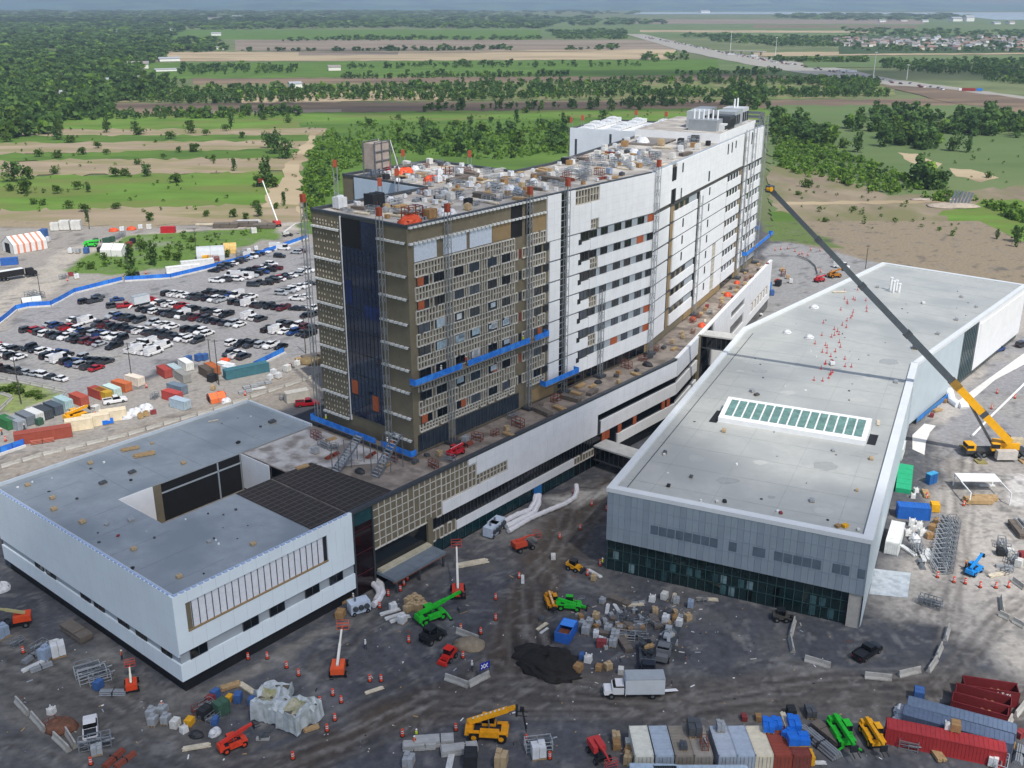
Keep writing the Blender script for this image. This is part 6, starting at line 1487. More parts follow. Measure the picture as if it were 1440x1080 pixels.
# big white tarped pile, four stacks
for px, py, d, az, lab in ((378, 1003, (4.6, 3.8, 3.6), 10, 'left front'), (400, 1012, (4.0, 3.6, 3.4), 25, 'middle'), (418, 1018, (5.0, 4.0, 3.8), 30, 'right front'), (433, 1010, (2.4, 4.2, 3.2), 20, 'far right'), (380, 978, (4.4, 3.2, 1.5), 40, 'low back'), (394, 986, (4.8, 3.6, 2.2), 0, 'middle back')):
    t = thing('tarped_stack', 'tall white tarped stack, %s of the pile by the orange telehandler' % lab, 'tarped stack', G3(px, py, .02), az2rz(az), 'white tarped pile')
    d = tuple(q_ * .84 for q_ in d); r = random.Random(px); b = MB(); TW = M('b8c0c4', .5, .14, .9, streak=('9da5a4', .8), bump=.3); x, y, z = d[0] / 2, d[1] / 2, d[2]
    n = 6; gv = [[((i / n - .5) * d[0] + r.uniform(-.1, .1), (j / n - .5) * d[1] + r.uniform(-.1, .1), z + r.uniform(-.28, .22) + .3 * sin(i * 1.3 + px)) for j in range(n + 1)] for i in range(n + 1)]
    for i in range(n):
        for j in range(n): b.poly([gv[i][j], gv[i + 1][j], gv[i + 1][j + 1], gv[i][j + 1]], M('a39f8c', .85, .3, .9, streak=('8a8b60', .8)) if z > 3 and 0 < i < n - 1 and 0 < j < n - 1 else TW)
    ring = [gv[i][0] for i in range(n + 1)] + [gv[n][j] for j in range(1, n + 1)] + [gv[i][n] for i in range(n - 1, -1, -1)] + [gv[0][j] for j in range(n - 1, 0, -1)]
    low = [(q[0] * r.uniform(1.02, 1.14), q[1] * r.uniform(1.02, 1.14), r.uniform(.0, .5)) for q in ring]; mid_ = [((a[0] + c[0]) / 2 * r.uniform(.97, 1.03), (a[1] + c[1]) / 2 * r.uniform(.97, 1.03), (a[2] + c[2]) / 2) for a, c in zip(ring, low)]
    for A_, B_ in ((ring, mid_), (mid_, low)):
        for i in range(len(ring)): b.poly([A_[i], B_[i], B_[(i + 1) % len(ring)], A_[(i + 1) % len(ring)]], TW)
    part('tarp', b, t); b = MB(); b.box((0, 0, z * .45), (d[0] * .8, d[1] * .8, z * .86), M('5d574c', .9, .3)); part('load', b, t)
lay('at the left edge below the low building', [(k, x, y, az, sc) for k, x, y, az, sc in [('lumber_w', 66, 906, 60, 1), ('pallet_w', 83, 922, 60, 1.7), ('pallet_b', 65, 927, 20, 1.5), ('pipes', 45, 925, 20, 1.1), ('lumber_w', 48, 938, 40, 1.1), ('rack', 56, 914, 30, 1), ('pipes', 58, 940, 50, 1), ('slabs_d', 108, 893, 130, 1.3), ('rack_l', 124, 948, 60, 1.2), ('rack_l', 131, 955, 60, 1.3), ('rack_l', 141, 958, 60, 1), ('rack', 120, 943, 60, 1.1), ('crate_b', 139, 968, 20, .9), ('rack', 25, 907, 30, .8), ('pallet_b', 4, 896, 30, 1.5), ('tarp_w', 2, 830, 40, 1.2), ('rack', 128, 1052, 70, 1.2), ('rack', 141, 1048, 70, 1.2), ('pallet_g', 137, 1060, 70, 1.2), ('pipes_r', 160, 1068, 20, 1), ('pipes_r', 176, 1070, 30, .9), ('pipes', 160, 976, 90, 1.2), ('bag', 73, 1003, 10, 1), ('rack_r', 72, 1022, 40, .8)]])
lay('between the podium glass and the green machine', [(k, x, y, az, sc) for k, x, y, az, sc in [('lumber_w', 548, 862, 60, 1), ('lumber_w', 555, 868, 60, 1), ('lumber_w', 562, 872, 60, 1), ('pallet_w', 566, 876, 30, 1.1), ('pallet_w', 553, 858, 60, 1), ('pallet_t', 575, 850, 40, 1.1), ('pallet_t', 583, 846, 40, 1.1), ('pallet_t', 590, 850, 40, 1.1), ('pallet_t', 580, 856, 40, 1.1), ('pallet_t', 588, 858, 40, 1.1), ('pallet_t', 596, 856, 40, 1), ('pallet_t', 573, 860, 40, 1), ('lumber_l', 664, 794, 70, 1.4), ('crate', 479, 868, 10, 1.3), ('lumber', 488, 846, 60, 1), ('pallet_d', 650, 860, 60, 1), ('lumber_w', 735, 816, 0, .8), ('crate_w', 778, 786, 0, .7), ('lumber_w', 836, 808, -40, 1), ('pallet_t', 835, 816, 20, .9), ('lumber_l', 526, 972, 60, .7)]])
lay('along the bottom edge', [(k, x, y, az, sc) for k, x, y, az, sc in [('slabs', 590, 1052, 85, 1), ('slabs', 610, 1047, 85, 1.2), ('slabs', 646, 1058, 80, 1.1), ('pallet_g', 575, 1076, 10, 1.4), ('lumber_w', 633, 1074, 5, 1.2), ('crate_k', 662, 1074, 0, 1.5), ('pallet_t', 705, 1076, 10, 1.6), ('rack_l', 757, 1052, 80, 1.2), ('pallet_w', 757, 1064, 80, 1.6), ('pallet_t', 866, 1042, 0, 1.1), ('crate', 867, 1052, 0, 1), ('crate', 884, 1062, 20, 1.1), ('pallet_t', 884, 1073, 20, 1.2), ('crate_w', 884, 1050, 0, .8), ('crate_y', 1135, 1072, 0, 1.3), ('lumber_w', 1146, 1074, 90, .8), ('pallet_d', 1139, 1006, 0, 1.4), ('pipes', 1146, 1042, -30, 1.6), ('pipes', 1156, 1050, -28, 1.8), ('slabs_d', 1164, 1036, -28, 1), ('lumber', 1317, 1062, 175, 1.1), ('rack', 1277, 1052, 110, 1), ('crate_y', 1419, 1049, 20, 1), ('pipes', 1432, 1064, 30, 1.2), ('crate_r', 1434, 1036, 60, 1), ('pallet_w', 1396, 1076, 30, 1.2), ('rack_l', 1408, 1078, 30, 1), ('tarp_w', 1266, 1003, 20, 1), ('tarp_w', 1263, 1018, 20, 1), ('crate_b', 1291, 984, 20, 1.2), ('crate', 1066, 1012, 0, .8), ('crate_r', 1046, 1012, 0, .8), ('crate_k', 1112, 1006, 0, 1)]])
lay('on the pale yard right of the annex', [(k, x, y, az, sc) for k, x, y, az, sc in [('rack_l', 1329.49, 738, 4, 1.15), ('pipes', 1336.49, 738, 4, 1.15), ('rack', 1341.49, 738, 4, 1.15), ('rack_l', 1328.3, 745, 4, 1.15), ('pipes', 1335.3, 745, 4, 1.15), ('rack', 1340.3, 745, 4, 1.15), ('rack_l', 1327.11, 752, 4, 1.15), ('pipes', 1334.11, 752, 4, 1.15), ('rack', 1339.11, 752, 4, 1.15), ('rack_l', 1325.92, 759, 4, 1.15), ('pipes', 1332.92, 759, 4, 1.15), ('rack', 1337.92, 759, 4, 1.15), ('rack_l', 1324.73, 766, 4, 1.15), ('pipes', 1331.73, 766, 4, 1.15), ('rack', 1336.73, 766, 4, 1.15), ('rack_l', 1323.54, 773, 4, 1.15), ('pipes', 1330.54, 773, 4, 1.15), ('rack', 1335.54, 773, 4, 1.15), ('rack_l', 1322.35, 780, 4, 1.15), ('pipes', 1329.35, 780, 4, 1.15), ('rack', 1334.35, 780, 4, 1.15), ('rack_l', 1321.16, 787, 4, 1.15), ('pipes', 1328.16, 787, 4, 1.15), ('rack', 1333.16, 787, 4, 1.15), ('rack_l', 1319.97, 794, 4, 1.15), ('pipes', 1326.97, 794, 4, 1.15), ('rack', 1331.97, 794, 4, 1.15), ('rack_l', 1318.78, 801, 4, 1.15), ('pipes', 1325.78, 801, 4, 1.15), ('rack', 1330.78, 801, 4, 1.15), ('lumber', 1375, 707, 92, 1.9), ('lumber', 1385, 703, 92, 1.6), ('crate', 1311, 745, 40, 1.1), ('crate', 1318, 737, 50, 1.1), ('crate', 1307, 757, 90, 1.1), ('crate_y', 1314, 718, 10, 1.4), ('rack', 1290, 777, 8, 1.3), ('lumber_w', 1297, 784, 8, 1.1), ('lumber_w', 1303, 782, 5, 1.1), ('lumber_w', 1308, 780, 5, 1), ('pipes', 1295, 795, 5, 1), ('bag', 1282, 738, 20, 1.2), ('bag', 1292, 742, 10, 1.2), ('bag', 1284, 746, 30, 1.1), ('bag', 1276, 752, 0, 1.1), ('bag', 1296, 752, 0, 1.2), ('tarp_w', 1286, 760, 10, 1.1), ('lumber_w', 1277, 776, -20, 1.2), ('rack', 1408, 768, 20, 1.1), ('rack', 1416, 778, 20, 1), ('crate_k', 1406, 780, 10, 1), ('crate_w', 1420, 782, 10, 1), ('rack', 1424, 790, 30, 1.1), ('crate_r', 1437, 784, 0, 1.1), ('crate_w', 1432, 796, 40, 1), ('lumber_l', 1403, 809, 70, 1), ('rack', 1415, 806, 60, .9), ('pipes', 1412, 798, 100, .9), ('slabs_d', 1432, 748, 5, 1.2), ('rack_l', 1438, 745, 5, 1.3), ('rack', 1310, 853, 125, 1.2), ('rack', 1303, 850, 125, 1.1), ('bag', 1288, 692, 0, .9), ('bag', 1284, 700, 20, .9), ('lumber', 1302, 696, 10, 1.1), ('lumber_w', 1388, 684, 90, .9), ('lumber', 1318, 578, 60, 1), ('crate_r', 1310, 586, 30, .9), ('crate', 1328, 566, 40, .9)]])
lay('behind the podium end', [(k, x, y, az, sc) for k, x, y, az, sc in [('tarp_o', 1093, 396, 30, 1), ('crate_k', 1094, 402, 30, 1.6), ('rack_r', 1101, 388, 20, 1.3), ('lumber', 1100, 380, 20, 1.3), ('pallet_w', 1112, 398, 10, 1.2), ('pallet_t', 1108, 392, 10, 1.2), ('crate_b', 1085, 415, 0, 1.2), ('pallet_w', 1078, 417, 0, 1)]])
lay('around the mid compound', [(k, x, y, az, sc) for k, x, y, az, sc in [('tarp_o', 309, 556, 60, 1.1), ('tarp_w', 318, 566, 60, 1), ('pallet_w', 385, 527, 30, 1.2), ('pallet_w', 392, 532, 30, 1.2), ('pallet_w', 380, 534, 30, 1.1), ('crate_w', 404, 522, 30, 1.3), ('crate_r', 407, 517, 30, 1), ('bag', 418, 513, 30, 1.3), ('pipes', 352, 545, 60, 1.2), ('pipes', 372, 540, 60, 1.2), ('pipes', 345, 552, 60, 1.1), ('lumber_w', 362, 548, 60, 1.2), ('rack', 400, 562, 60, .9), ('crate_k', 299, 536, 30, 1.5), ('crate_w', 135, 580, 20, 1.3), ('tarp_w', 190, 583, 60, 1.4), ('tarp_w', 205, 577, 60, 1.4), ('tarp_w', 178, 588, 60, 1.2), ('reel', 198, 588, 60, 1), ('reel', 206, 585, 60, 1), ('crate_r', 216, 582, 60, 1), ('pipes_r', 60, 622, 65, 1.4), ('tarp_b', 152, 596, 65, 1.2), ('crate_b', 265, 509, 30, 1.2), ('crate_b', 280, 507, 30, 1.3), ('crate_b', 288, 506, 30, 1.2), ('crate_g', 56, 597, 30, 1), ('rack', 218, 560, 10, 1), ('pallet_t', 300, 548, 10, 1), ('tarp_o', 316, 508, 60, 1), ('lumber', 425, 506, 60, 1.4), ('slabs_d', 440, 504, 60, 1.3)]])
lay('in the compound beyond the haul road', [(k, x, y, az, sc) for k, x, y, az, sc in [('crate_g', 150, 343, 20, 1.6), ('crate_g', 158, 340, 20, 1.4), ('crate_g', 135, 342, 0, 1.3), ('rack', 165, 336, 0, 1.4), ('rack', 172, 333, 0, 1.5), ('crate_r', 182, 347, 0, 2), ('crate_k', 187, 342, 0, 1.6), ('pallet_w', 100, 356, 0, 1.6), ('crate_b', 122, 356, 0, 1.5), ('pallet_g', 110, 356, 0, 1.6), ('crate_k', 141, 354, 0, 1.5), ('pallet_w', 62, 344, 0, 1.6), ('pallet_w', 68, 340, 0, 1.6), ('crate_b', 62, 333, 0, 2.2), ('pallet_w', 58, 350, 0, 1.5), ('crate_w', 78, 324, 80, 2.5), ('crate_w', 92, 323, 80, 3), ('crate_w', 108, 323, 80, 3), ('tarp_o', 160, 325, 80, 1.4), ('tarp_o', 185, 323, 80, 1.4), ('pallet_w', 172, 325, 80, 1.5), ('pallet_w', 198, 322, 80, 1.5), ('crate_w', 210, 322, 80, 1.5), ('slabs_d', 318, 320, 88, 2.2), ('slabs_d', 345, 318, 88, 2.2), ('lumber_w', 350, 313, 88, 3), ('lumber_l', 288, 317, 88, 2), ('slabs_d', 372, 321, 88, 2), ('crate_w', 357, 328, 60, 1.7), ('crate_y', 290, 368, 75, 2), ('rack_r', 300, 370, 75, 1.8), ('crate_r', 305, 366, 75, 1.6), ('rack', 340, 360, 60, 1.6), ('pallet_w', 350, 356, 60, 1.4), ('pallet_w', 360, 352, 60, 1.3), ('rack', 90, 392, 30, 1.2), ('crate_r', 100, 388, 60, 1.4), ('pallet_w', 108, 392, 60, 1.4), ('crate_r', 185, 390, 60, 1.5), ('crate_k', 192, 390, 60, 1.5), ('rack', 44, 418, 30, 1.5), ('rack', 55, 420, 30, 1.5)]])
# blue tarped goods on the containers
def on_top(kind, px, py, z, az, sc, lab): o = proto(kind, KIND[kind][0], G3(px, py, z), az2rz(az), lab, 'goods on the containers'); o.scale = (sc,) * 3
for k, px, py, az, sc, lab in (('tarp_b', 1080, 1024, 8, 1.15, 'blue tarped bundle on the cream and red containers'), ('tarp_b', 1092, 1021, 5, 1.0, 'small blue tarped bundle left of the dark gap'), ('tarp_b', 1116, 1022, 5, 1.25, 'long blue tarped bundle on the right red container'), ('tarp_b', 1109, 1034, 50, .9, 'blue tarped bundle in the middle of the red containers'), ('tarp_b', 1122, 1045, 90, 1.35, 'blue tarped bundle across the right red container'), ('lumber_l', 1104, 1014, 0, .8, 'pale boards between blue bundles'), ('pallet_d', 976, 1030, 0, 1.8, 'dark wet load on the brown container'), ('pallet_d', 961, 1052, 0, .9, 'small dark load on the stained container'), ('rack_r', 990, 1050, 0, .8, 'rusty frames on the grey brown container'), ('pallet_g', 1013, 1026, 0, 1.1, 'grey bits on the light grey container'), ('bag', 1333, 1024, 20, .9, 'white bag on the slate container roof'), ('crate', 1343, 1026, 20, 1.2, 'brown crate on the slate container roof')): on_top(k, px, py, 2.63, az, sc, lab)
# blue open dumpster
t = thing('open_dumpster', 'bright blue open top dumpster beside the black soil heap', 'dumpster', G3(796, 894, .03), az2rz(22)); b = MB(); B_ = M('2a62b4', .6, .2, 1)
for y in (-1.15, 1.15): b.box((0, y, .9), (4.4, .12, 1.8), B_)
for x in (-2.15, 2.15): b.box((x, 0, .9), (.12, 2.2, 1.8), B_)
b.box((0, 0, .1), (4.3, 2.2, .16), B_)
for i in range(7):
    for y in (-1.24, 1.24): b.box((-1.9 + i * .63, y, .9), (.12, .08, 1.7), B_)
part('body', b, t); b = MB(); b.box((-.7, 0, .5), (2.6, 2.1, .7), RUST); part('rubble', b, t)
b = MB(); b.box((1.1, 0, 1.75), (2.0, 2.3, .08), M('3f8ae6', .5, .1)); part('lid', b, t)
# clutter on the tower roof and the podium terrace
tr = random.Random(12); I = []
RK = ['pallet_w'] * 5 + ['pallet_g'] * 4 + ['rack_l'] * 3 + ['rack'] * 3 + ['crate_w'] * 3 + ['crate', 'rack_r', 'lumber', 'lumber_l', 'lumber_l', 'pipes', 'tarp_w', 'tarp_w', 'pallet_t', 'pallet_b', 'crate_k', 'bag', 'bag', 'lumber_l', 'rack_l', 'rack_r', 'slabs', 'lumber_w', 'lumber_w', 'pallet_d', 'slabs_d', 'pipes_r', 'rack_r', 'lumber', 'crate', 'slabs_d', 'pipes', 'pallet_t', 'rack_l', 'rack_l']
used = []
def free(p, d=2.6):
    for q in used:
        if hypot(p[0] - q[0], p[1] - q[1]) < d: return False
    used.append(p); return True
for i in range(1300):
    m = tr.random()
    if m < .55: p = UV(tr.uniform(124, 192), tr.uniform(127.5, 149))
    elif m < .72: p = UV(tr.uniform(154, 179), tr.uniform(151, 175))
    else: p = SW3(tr.uniform(2, 34), tr.uniform(1.5, 24))
    if free(p, 1.5): I.append((tr.choice(RK), p[0], p[1], 40 + tr.choice((0, 90)) + tr.uniform(-12, 12), tr.uniform(.55, 1.1), 58.52))
for k, u, v, sc in (('tarp_o', 124.5, 127.6, 1.6), ('tarp_o', 163, 168, 1.4), ('tarp_o', 160, 157, 1.2), ('crate', 130.5, 128.6, 1.7), ('rack_r', 127, 129.5, 1.6), ('crate_k', 131, 143.5, 2.1), ('pallet_w', 126, 147.5, 1.8)):
    p = UV(u, v); I.append((k, p[0], p[1], 40, sc, 58.52))
lay('on the near tower roof', I[:300]+I[-7:], 'materials on the tower roof', world=True)
I = []
for i in range(120):
    p = SW3(tr.uniform(36, 96), tr.uniform(1.5, 24)); 
    if free(p, 3.6): I.append((tr.choice(['pallet_w', 'pallet_t', 'crate_w', 'crate_k', 'rack', 'lumber_l', 'pipes', 'crate', 'tarp_w']), p[0], p[1], 25 + tr.choice((0, 90)), tr.uniform(.9, 1.6), 58.52 if True else 0))
I = [q for q in I if not (57 < (q[1] - PV[0]) * U3[0] + (q[2] - PV[1]) * U3[1] < 98)]
lay('on the far tower roof', I[:34], 'materials on the tower roof', world=True)
I = []
for i in range(90):
    u = tr.uniform(104, 198); p = UV(u, tr.uniform(118.6, 124.0) if u > 119 else tr.uniform(126, 148))
    if free(p, 2.2): I.append((tr.choice(['crate', 'pallet_d', 'rack_r', 'lumber', 'rack', 'pipes_r', 'pallet_t', 'lumber', 'slabs_d', 'tarp_k', 'pallet_g']), p[0], p[1], 40 + tr.choice((0, 90)) + tr.uniform(-15, 15), tr.uniform(.7, 1.1), 15.93))
for i in range(70):
    s = tr.uniform(4, 102); p = SW3(s, tr.uniform(-6.0, -1.5))
    if free(p, 2.3): I.append((tr.choice(['crate', 'pallet_d', 'rack_r', 'lumber', 'tarp_o', 'rack', 'pallet_t', 'crate_r', 'lumber_l']), p[0], p[1], 25 + tr.uniform(-15, 15), tr.uniform(.6, .95), 15.93))
lay('on the podium terrace', I, 'materials on the podium terrace', world=True)
# stair frames on the terrace, hoist tower and white plant on the roofs
for x, y, lab, h in ((490, 655, 'grey steel stair frame on the terrace, left one', 5.0), (545, 662, 'grey steel stair frame on the terrace, right one', 6.5)):
    p = G(x, y, 16); t = thing('stair_frame', lab, 'stair', (*p, 15.95), radians(50)); b = MB()
    for y_ in (-.9, .9): b.beam((-3, y_, .1), (3, y_, h), .18, .25, STEEL)
    for x_ in (-3, 0, 3):
        for y_ in (-.9, .9): b.box((x_, y_, h / 2), (.12, .12, h), STEEL)
    part('frame', b, t); b = MB()
    for i in range(14): b.box((-3 + i * .45, 0, .2 + i * h / 14), (.32, 1.7, .06), GREYP)
    part('steps', b, t)
t = thing('hoist_tower', 'grey scaffold hoist standing on the back wing roof', 'hoist', (*G(536, 246, 59), 58.5), radians(60)); b = MB()
for x in (-4, -1.5, 1.5, 4):
    for y in (-1.6, 1.6): b.box((x, y, 4 if x < 3 else 2), (.2, .2, 8 if x < 3 else 4), STEEL)
for z in (2, 4, 6, 8): b.box((-1.3, 1.6, z), (5.6, .15, .15), STEEL); b.box((-1.3, -1.6, z), (5.6, .15, .15), STEEL)
b.beam((1.5, 1.6, 8), (4.5, 1.6, 1), .2, .2, WHITE2); b.beam((1.5, -1.6, 8), (4.5, -1.6, 1), .2, .2, WHITE2); part('frame', b, t)
b = MB(); b.box((-1.3, 0, 5), (5.2, 2.8, 5.4), M('9c9088', .8, .2, .8)); part('screen', b, t)
b = MB(); b.box((1.8, 0, 2.2), (1.4, 1.4, 1.8), RED); part('motor', b, t)
def unit(p, z, rz, d, col, label, name='roof_unit', stacks=0):
    t = thing(name, label, 'roof unit', (*p, z), rz); b = MB(); b.box((0, 0, d[2] / 2), d, M(col, .5, .1, .6)); part('casing', b, t)
    b = MB()
    for i in range(3): b.box((-d[0] / 3 + i * d[0] / 3, -d[1] / 2 - .03, d[2] * .45), (d[0] / 4, .06, d[2] * .6), DARK)
    part('louvres', b, t)
    for i in range(stacks): b = MB(); b.cyl((-d[0] / 2 + (i + .5) * d[0] / stacks, 0, d[2]), (-d[0] / 2 + (i + .5) * d[0] / stacks, 0, d[2] + 2.5), .26, WHITE2, 8); part('flue', b, t)
    return t
rz3 = atan2(U3[1], U3[0])
unit(SW3(66, 7.5), 61.0, rz3 + pi / 2, (8, 6, 3.0), '8b9196', 'grey plant unit carrying six white flues, left on the highest roof', stacks=6)
unit(SW3(72, 4), 61.0, rz3, (5, 5, 3.6), '3f4347', 'dark open sided plant unit on the highest roof'); unit(SW3(79, 5), 61.0, rz3, (6, 6, 4.2), '9aa1a6', 'long pale plant unit on the highest roof'); unit(SW3(73, 11.5), 61.0, rz3, (8, 5, 4.6), 'a9b0b4', 'tall grey plant unit behind the flues')
unit(SW3(67, 3), 61.0, rz3, (3, 2.2, 1.8), 'd0d3d5', 'white ventilator box at the roof front'); unit(SW3(88, 5), 61.0, rz3, (7, 6, 4.4), 'b5babd', 'pale unit with two flues at the tower end', stacks=2); unit(SW3(86, 14), 61.0, rz3, (10, 5, 4.0), '7d8489', 'wide grey plant unit at the back of the highest roof')
unit(SW3(60, 8), 58.52, rz3, (3.2, 2.2, 1.8), '23262a', 'black generator on the far tower roof'); unit(SW3(52, 18), 58.52, rz3, (14, 9, .5), '77716a', 'low grey roof deck patch'); unit(SW3(66, 7), 58.52, rz3, (10, 9, .35), '48566e', 'blue grey membrane deck on the tower roof')
b = MB()
for i in range(16): b.box((tr.uniform(-12, 12), tr.uniform(-9, 9), .8), (tr.uniform(1.5, 4), tr.uniform(1.5, 3), tr.uniform(1, 2.6)), WHITE2, tr.random())
for i in range(18):
    s, w = 71.5 + (i % 6) * 4.6, 28.5 + (i // 6) * 8.6; o = proto('pallet_w', KIND['pallet_w'][0], (*SW3(s, w), 58.52), rz3, 'white wrapped load on the penthouse roof, %s from the left back' % nth(i), 'white wrapped loads on the penthouse'); o.scale = (3.6, 3.6, .6 + .3 * (i % 3))
# things left on the pale roofs
I = []
for px, py in ((410, 622, ), ): pass
for k, px, py, az, sc in (('lumber', 183, 632, 60, 1.1), ('lumber', 203, 640, 60, 1.3), ('pallet_t', 127, 652, 40, .7), ('pallet_t', 214, 624, 40, .5), ('pallet_t', 258, 652, 40, .7), ('pallet_t', 74, 701, 40, .7), ('pallet_t', 39, 683, 40, .7), ('pallet_t', 76, 717, 40, .8), ('pallet_t', 116, 735, 40, .8), ('pallet_t', 188, 773, 40, .7), ('pallet_t', 356, 766, 40, .7), ('pallet_t', 252, 812, 40, .7), ('pallet_g', 294, 762, 40, .6), ('pallet_d', 383, 594, 40, 1), ('pallet_g', 184, 732, 40, .8), ('pallet_d', 145, 680, 40, .9), ('pallet_d', 186, 665, 40, .9), ('crate_r', 166, 754, 10, .4), ('crate_k', 186, 800, 10, .4), ('crate_k', 335, 623, 20, .5), ('pallet_g', 150, 738, 20, .6), ('lumber_l', 300, 592, 60, .5)):
    p = G(px, py, 16.05); I.append((k, p[0], p[1], az, sc, 16.06))
lay('on the low building roof', I, zf=.5, world=True)
I = []
ar = random.Random(8)
for k, px, py, az, sc in (('crate', 1178, 741, 60, .7), ('crate_y', 1188, 741, 60, .7), ('pallet_g', 1142, 705, 10, .8), ('crate_k', 1019, 706, 0, .5), ('crate_r', 1098, 722, 0, .5), ('pallet_d', 972, 671, 20, .6), ('crate_k', 940, 684, 20, .5), ('pallet_t', 1018, 607, 20, .8), ('pallet_d', 935, 637, 20, .7), ('pallet_g', 1058, 551, 60, .9), ('pallet_d', 1064, 556, 60, .8), ('pallet_t', 1225, 646, 10, .7), ('pallet_g', 1172, 634, 10, .6), ('lumber_l', 1235, 595, 20, .7), ('pallet_g', 1260, 538, 20, .8), ('pallet_d', 1287, 490, 20, 1.4), ('tarp_w', 1107, 468, 30, 1), ('tarp_w', 1138, 475, 20, 1.1), ('tarp_w', 1145, 433, 30, 1.2), ('pallet_w', 1170, 513, 0, 1), ('crate_r', 1170, 508, 0, .6), ('lumber_l', 1180, 411, 80, 1), ('pallet_g', 1234, 404, 20, .9), ('pallet_w', 1298, 427, 0, .8), ('pallet_g', 1352, 418, 10, .8), ('pallet_g', 1373, 432, 10, .7), ('pallet_g', 1345, 450, 30, .9), ('pallet_g', 1319, 470, 30, .9), ('pallet_t', 1205, 690, 20, .5), ('crate_w', 1207, 746, 0, .4), ('crate_w', 1008, 706, 0, .4), ('crate_w', 934, 640, 0, .4)):
    p = G(px, py, 15.95); I.append((k, p[0], p[1], az, sc, 15.96))
lay('on the annex roof', I, zf=.6, world=True)
for i in range(4): p = G(1252 + i * 4, 408 + (i % 2) * 3, 16); t = thing('vent_stack', 'white vent stack on the far annex roof, %s from the left' % nth(i), 'vent', (*p, 15.95), 0, 'white vent stacks'); b = MB(); b.cyl((0, 0, 0), (0, 0, 3.6 - .4 * i), .35, WHITE2, 8); part('pipe', b, t); b = MB(); b.cyl((0, 0, 3.6 - .4 * i), (0, 0, 3.9 - .4 * i), .5, WHITE2, 8); part('cap', b, t)
k = 0
for i in range(46):             # little red markers along the roof, in a wandering line
    y = 408 + (i / 45) * 130 + ar.uniform(-4, 4); x = 1195 - (i / 45) * 38 + ar.uniform(-22, 22) + 14 * sin(i / 5)
    if i == 0: b = MB(); b.cyl((0, 0, 0), (0, 0, .9), .07, RED, 6); b.box((0, 0, .05), (.45, .45, .1), RED); FLG = b.mesh('roof_marker')
    solo('roof_marker', FLG, 'small red marker post in the line across the annex roof', 'marker', G3(x, y, 15.96), 0, 'red roof markers')
# loose scraps all over the yard: nobody could count them
b = MB(); mats = (WHITE2, CONC, WOOD, GREYP, DARK, STEEL, M('c9c6be', .8, .1), RUST)
for i in range(480):
    m = ar.random()
    if m < .5: x, y = ar.uniform(520, 1240), ar.uniform(800, 1070)
    elif m < .75: x, y = ar.gauss(900, 60), ar.gauss(885, 32)
    else: x, y = ar.uniform(0, 520), ar.uniform(890, 1075)
    p = G(x, y); q = uv_ = (p[0] * U[0] + p[1] * U[1], p[0] * V[0] + p[1] * V[1])
    if q[1] > 112 and q[0] > 62: continue
    s_ = ar.uniform(.07, .2); b.box((p[0], p[1], .05), (s_ * ar.choice((1, 1, 2, 5)), s_, .08), ar.choice(mats), ar.random() * 3)
solo('loose_scraps', b, 'loose scraps of wood, foam and metal strewn over the gravel', 'scraps', kind='stuff')
# ------------------------------------------------------------------ vegetation
def crown_np(seed, nq, qs, blobs, shape=(1, 1, 1)):
    """leaf-sized faces spread through a few overlapping clumps; crown of unit height standing on z=0"""
    r = np.random.RandomState(seed); Vs, mi = [], []
    per = max(1, nq // blobs)
    for k in range(blobs):
        a = r.uniform(0, 6.28); h = r.uniform(.18, .84); rad = r.uniform(0, .34) * (1 - abs(h - .45))
        c = np.array((cos(a) * rad, sin(a) * rad, h)); R_ = r.uniform(.16, .3) * (1.15 - .6 * h)
        d = r.normal(size=(per, 3)); d /= np.linalg.norm(d, axis=1)[:, None]
        P = c + d * R_ * r.uniform(.55, 1.1, (per, 1)); P = P * np.array(shape); P[:, 2] = np.maximum(P[:, 2], .03)
        nrm = d + r.normal(size=(per, 3)) * .55; nrm /= np.linalg.norm(nrm, axis=1)[:, None]
        t = np.cross(nrm, r.normal(size=(per, 3))); t /= np.linalg.norm(t, axis=1)[:, None]; u = np.cross(nrm, t)
        s = qs * r.uniform(.6, 1.3, (per, 1)) / 2
        q = np.stack([P - t * s - u * s * .7, P + t * s * .8 - u * s, P + t * s + u * s * .8, P - t * s * .7 + u * s], 1)
        Vs.append(q); mi += [(k + (j % 4 == 0)) % 3 for j in range(per)]
    return np.concatenate(Vs), np.array(mi)
def quads_mesh(name, Q, mi, mats):
    n = len(Q); return npmesh(name, Q.reshape(-1, 3), np.arange(n * 4).reshape(n, 4), mi, mats)
def trunk_mesh():
    b = MB(); b.cyl((0, 0, 0), (0, 0, .32), .035, BARK, 7, .026); b.cyl((0, 0, .3), (.03, .01, .68), .026, BARK, 6, .01)
    for a in (0, 2.1, 4.2): b.cyl((0, 0, .26), (.2 * cos(a), .2 * sin(a), .52), .018, BARK, 5, .006)
    return b.mesh('trunk')
TRM = trunk_mesh(); CRM = {}
for nm, mats, shp, qs in (('round', LEAFD, (1, 1, 1), .085), ('bush', LEAF, (1.25, 1.25, .9), .1), ('bright', LEAFB, (1, 1, 1.05), .095), ('tall', LEAFD, (.62, .62, 1.1), .08), ('spruce', LEAFD, (.5, .5, 1.15), .09)):
    CRM[nm] = []
    for s in range(3):
        Q, mi = crown_np(100 + s + len(nm) * 7, 330, qs, 12, shp)
        if nm == 'spruce': Q = Q.copy(); Q[..., :2] *= (1.25 - Q[..., 2:3])
        CRM[nm].append(quads_mesh('crown', Q, mi, mats))
_tp = {}
gt = random.Random(77)
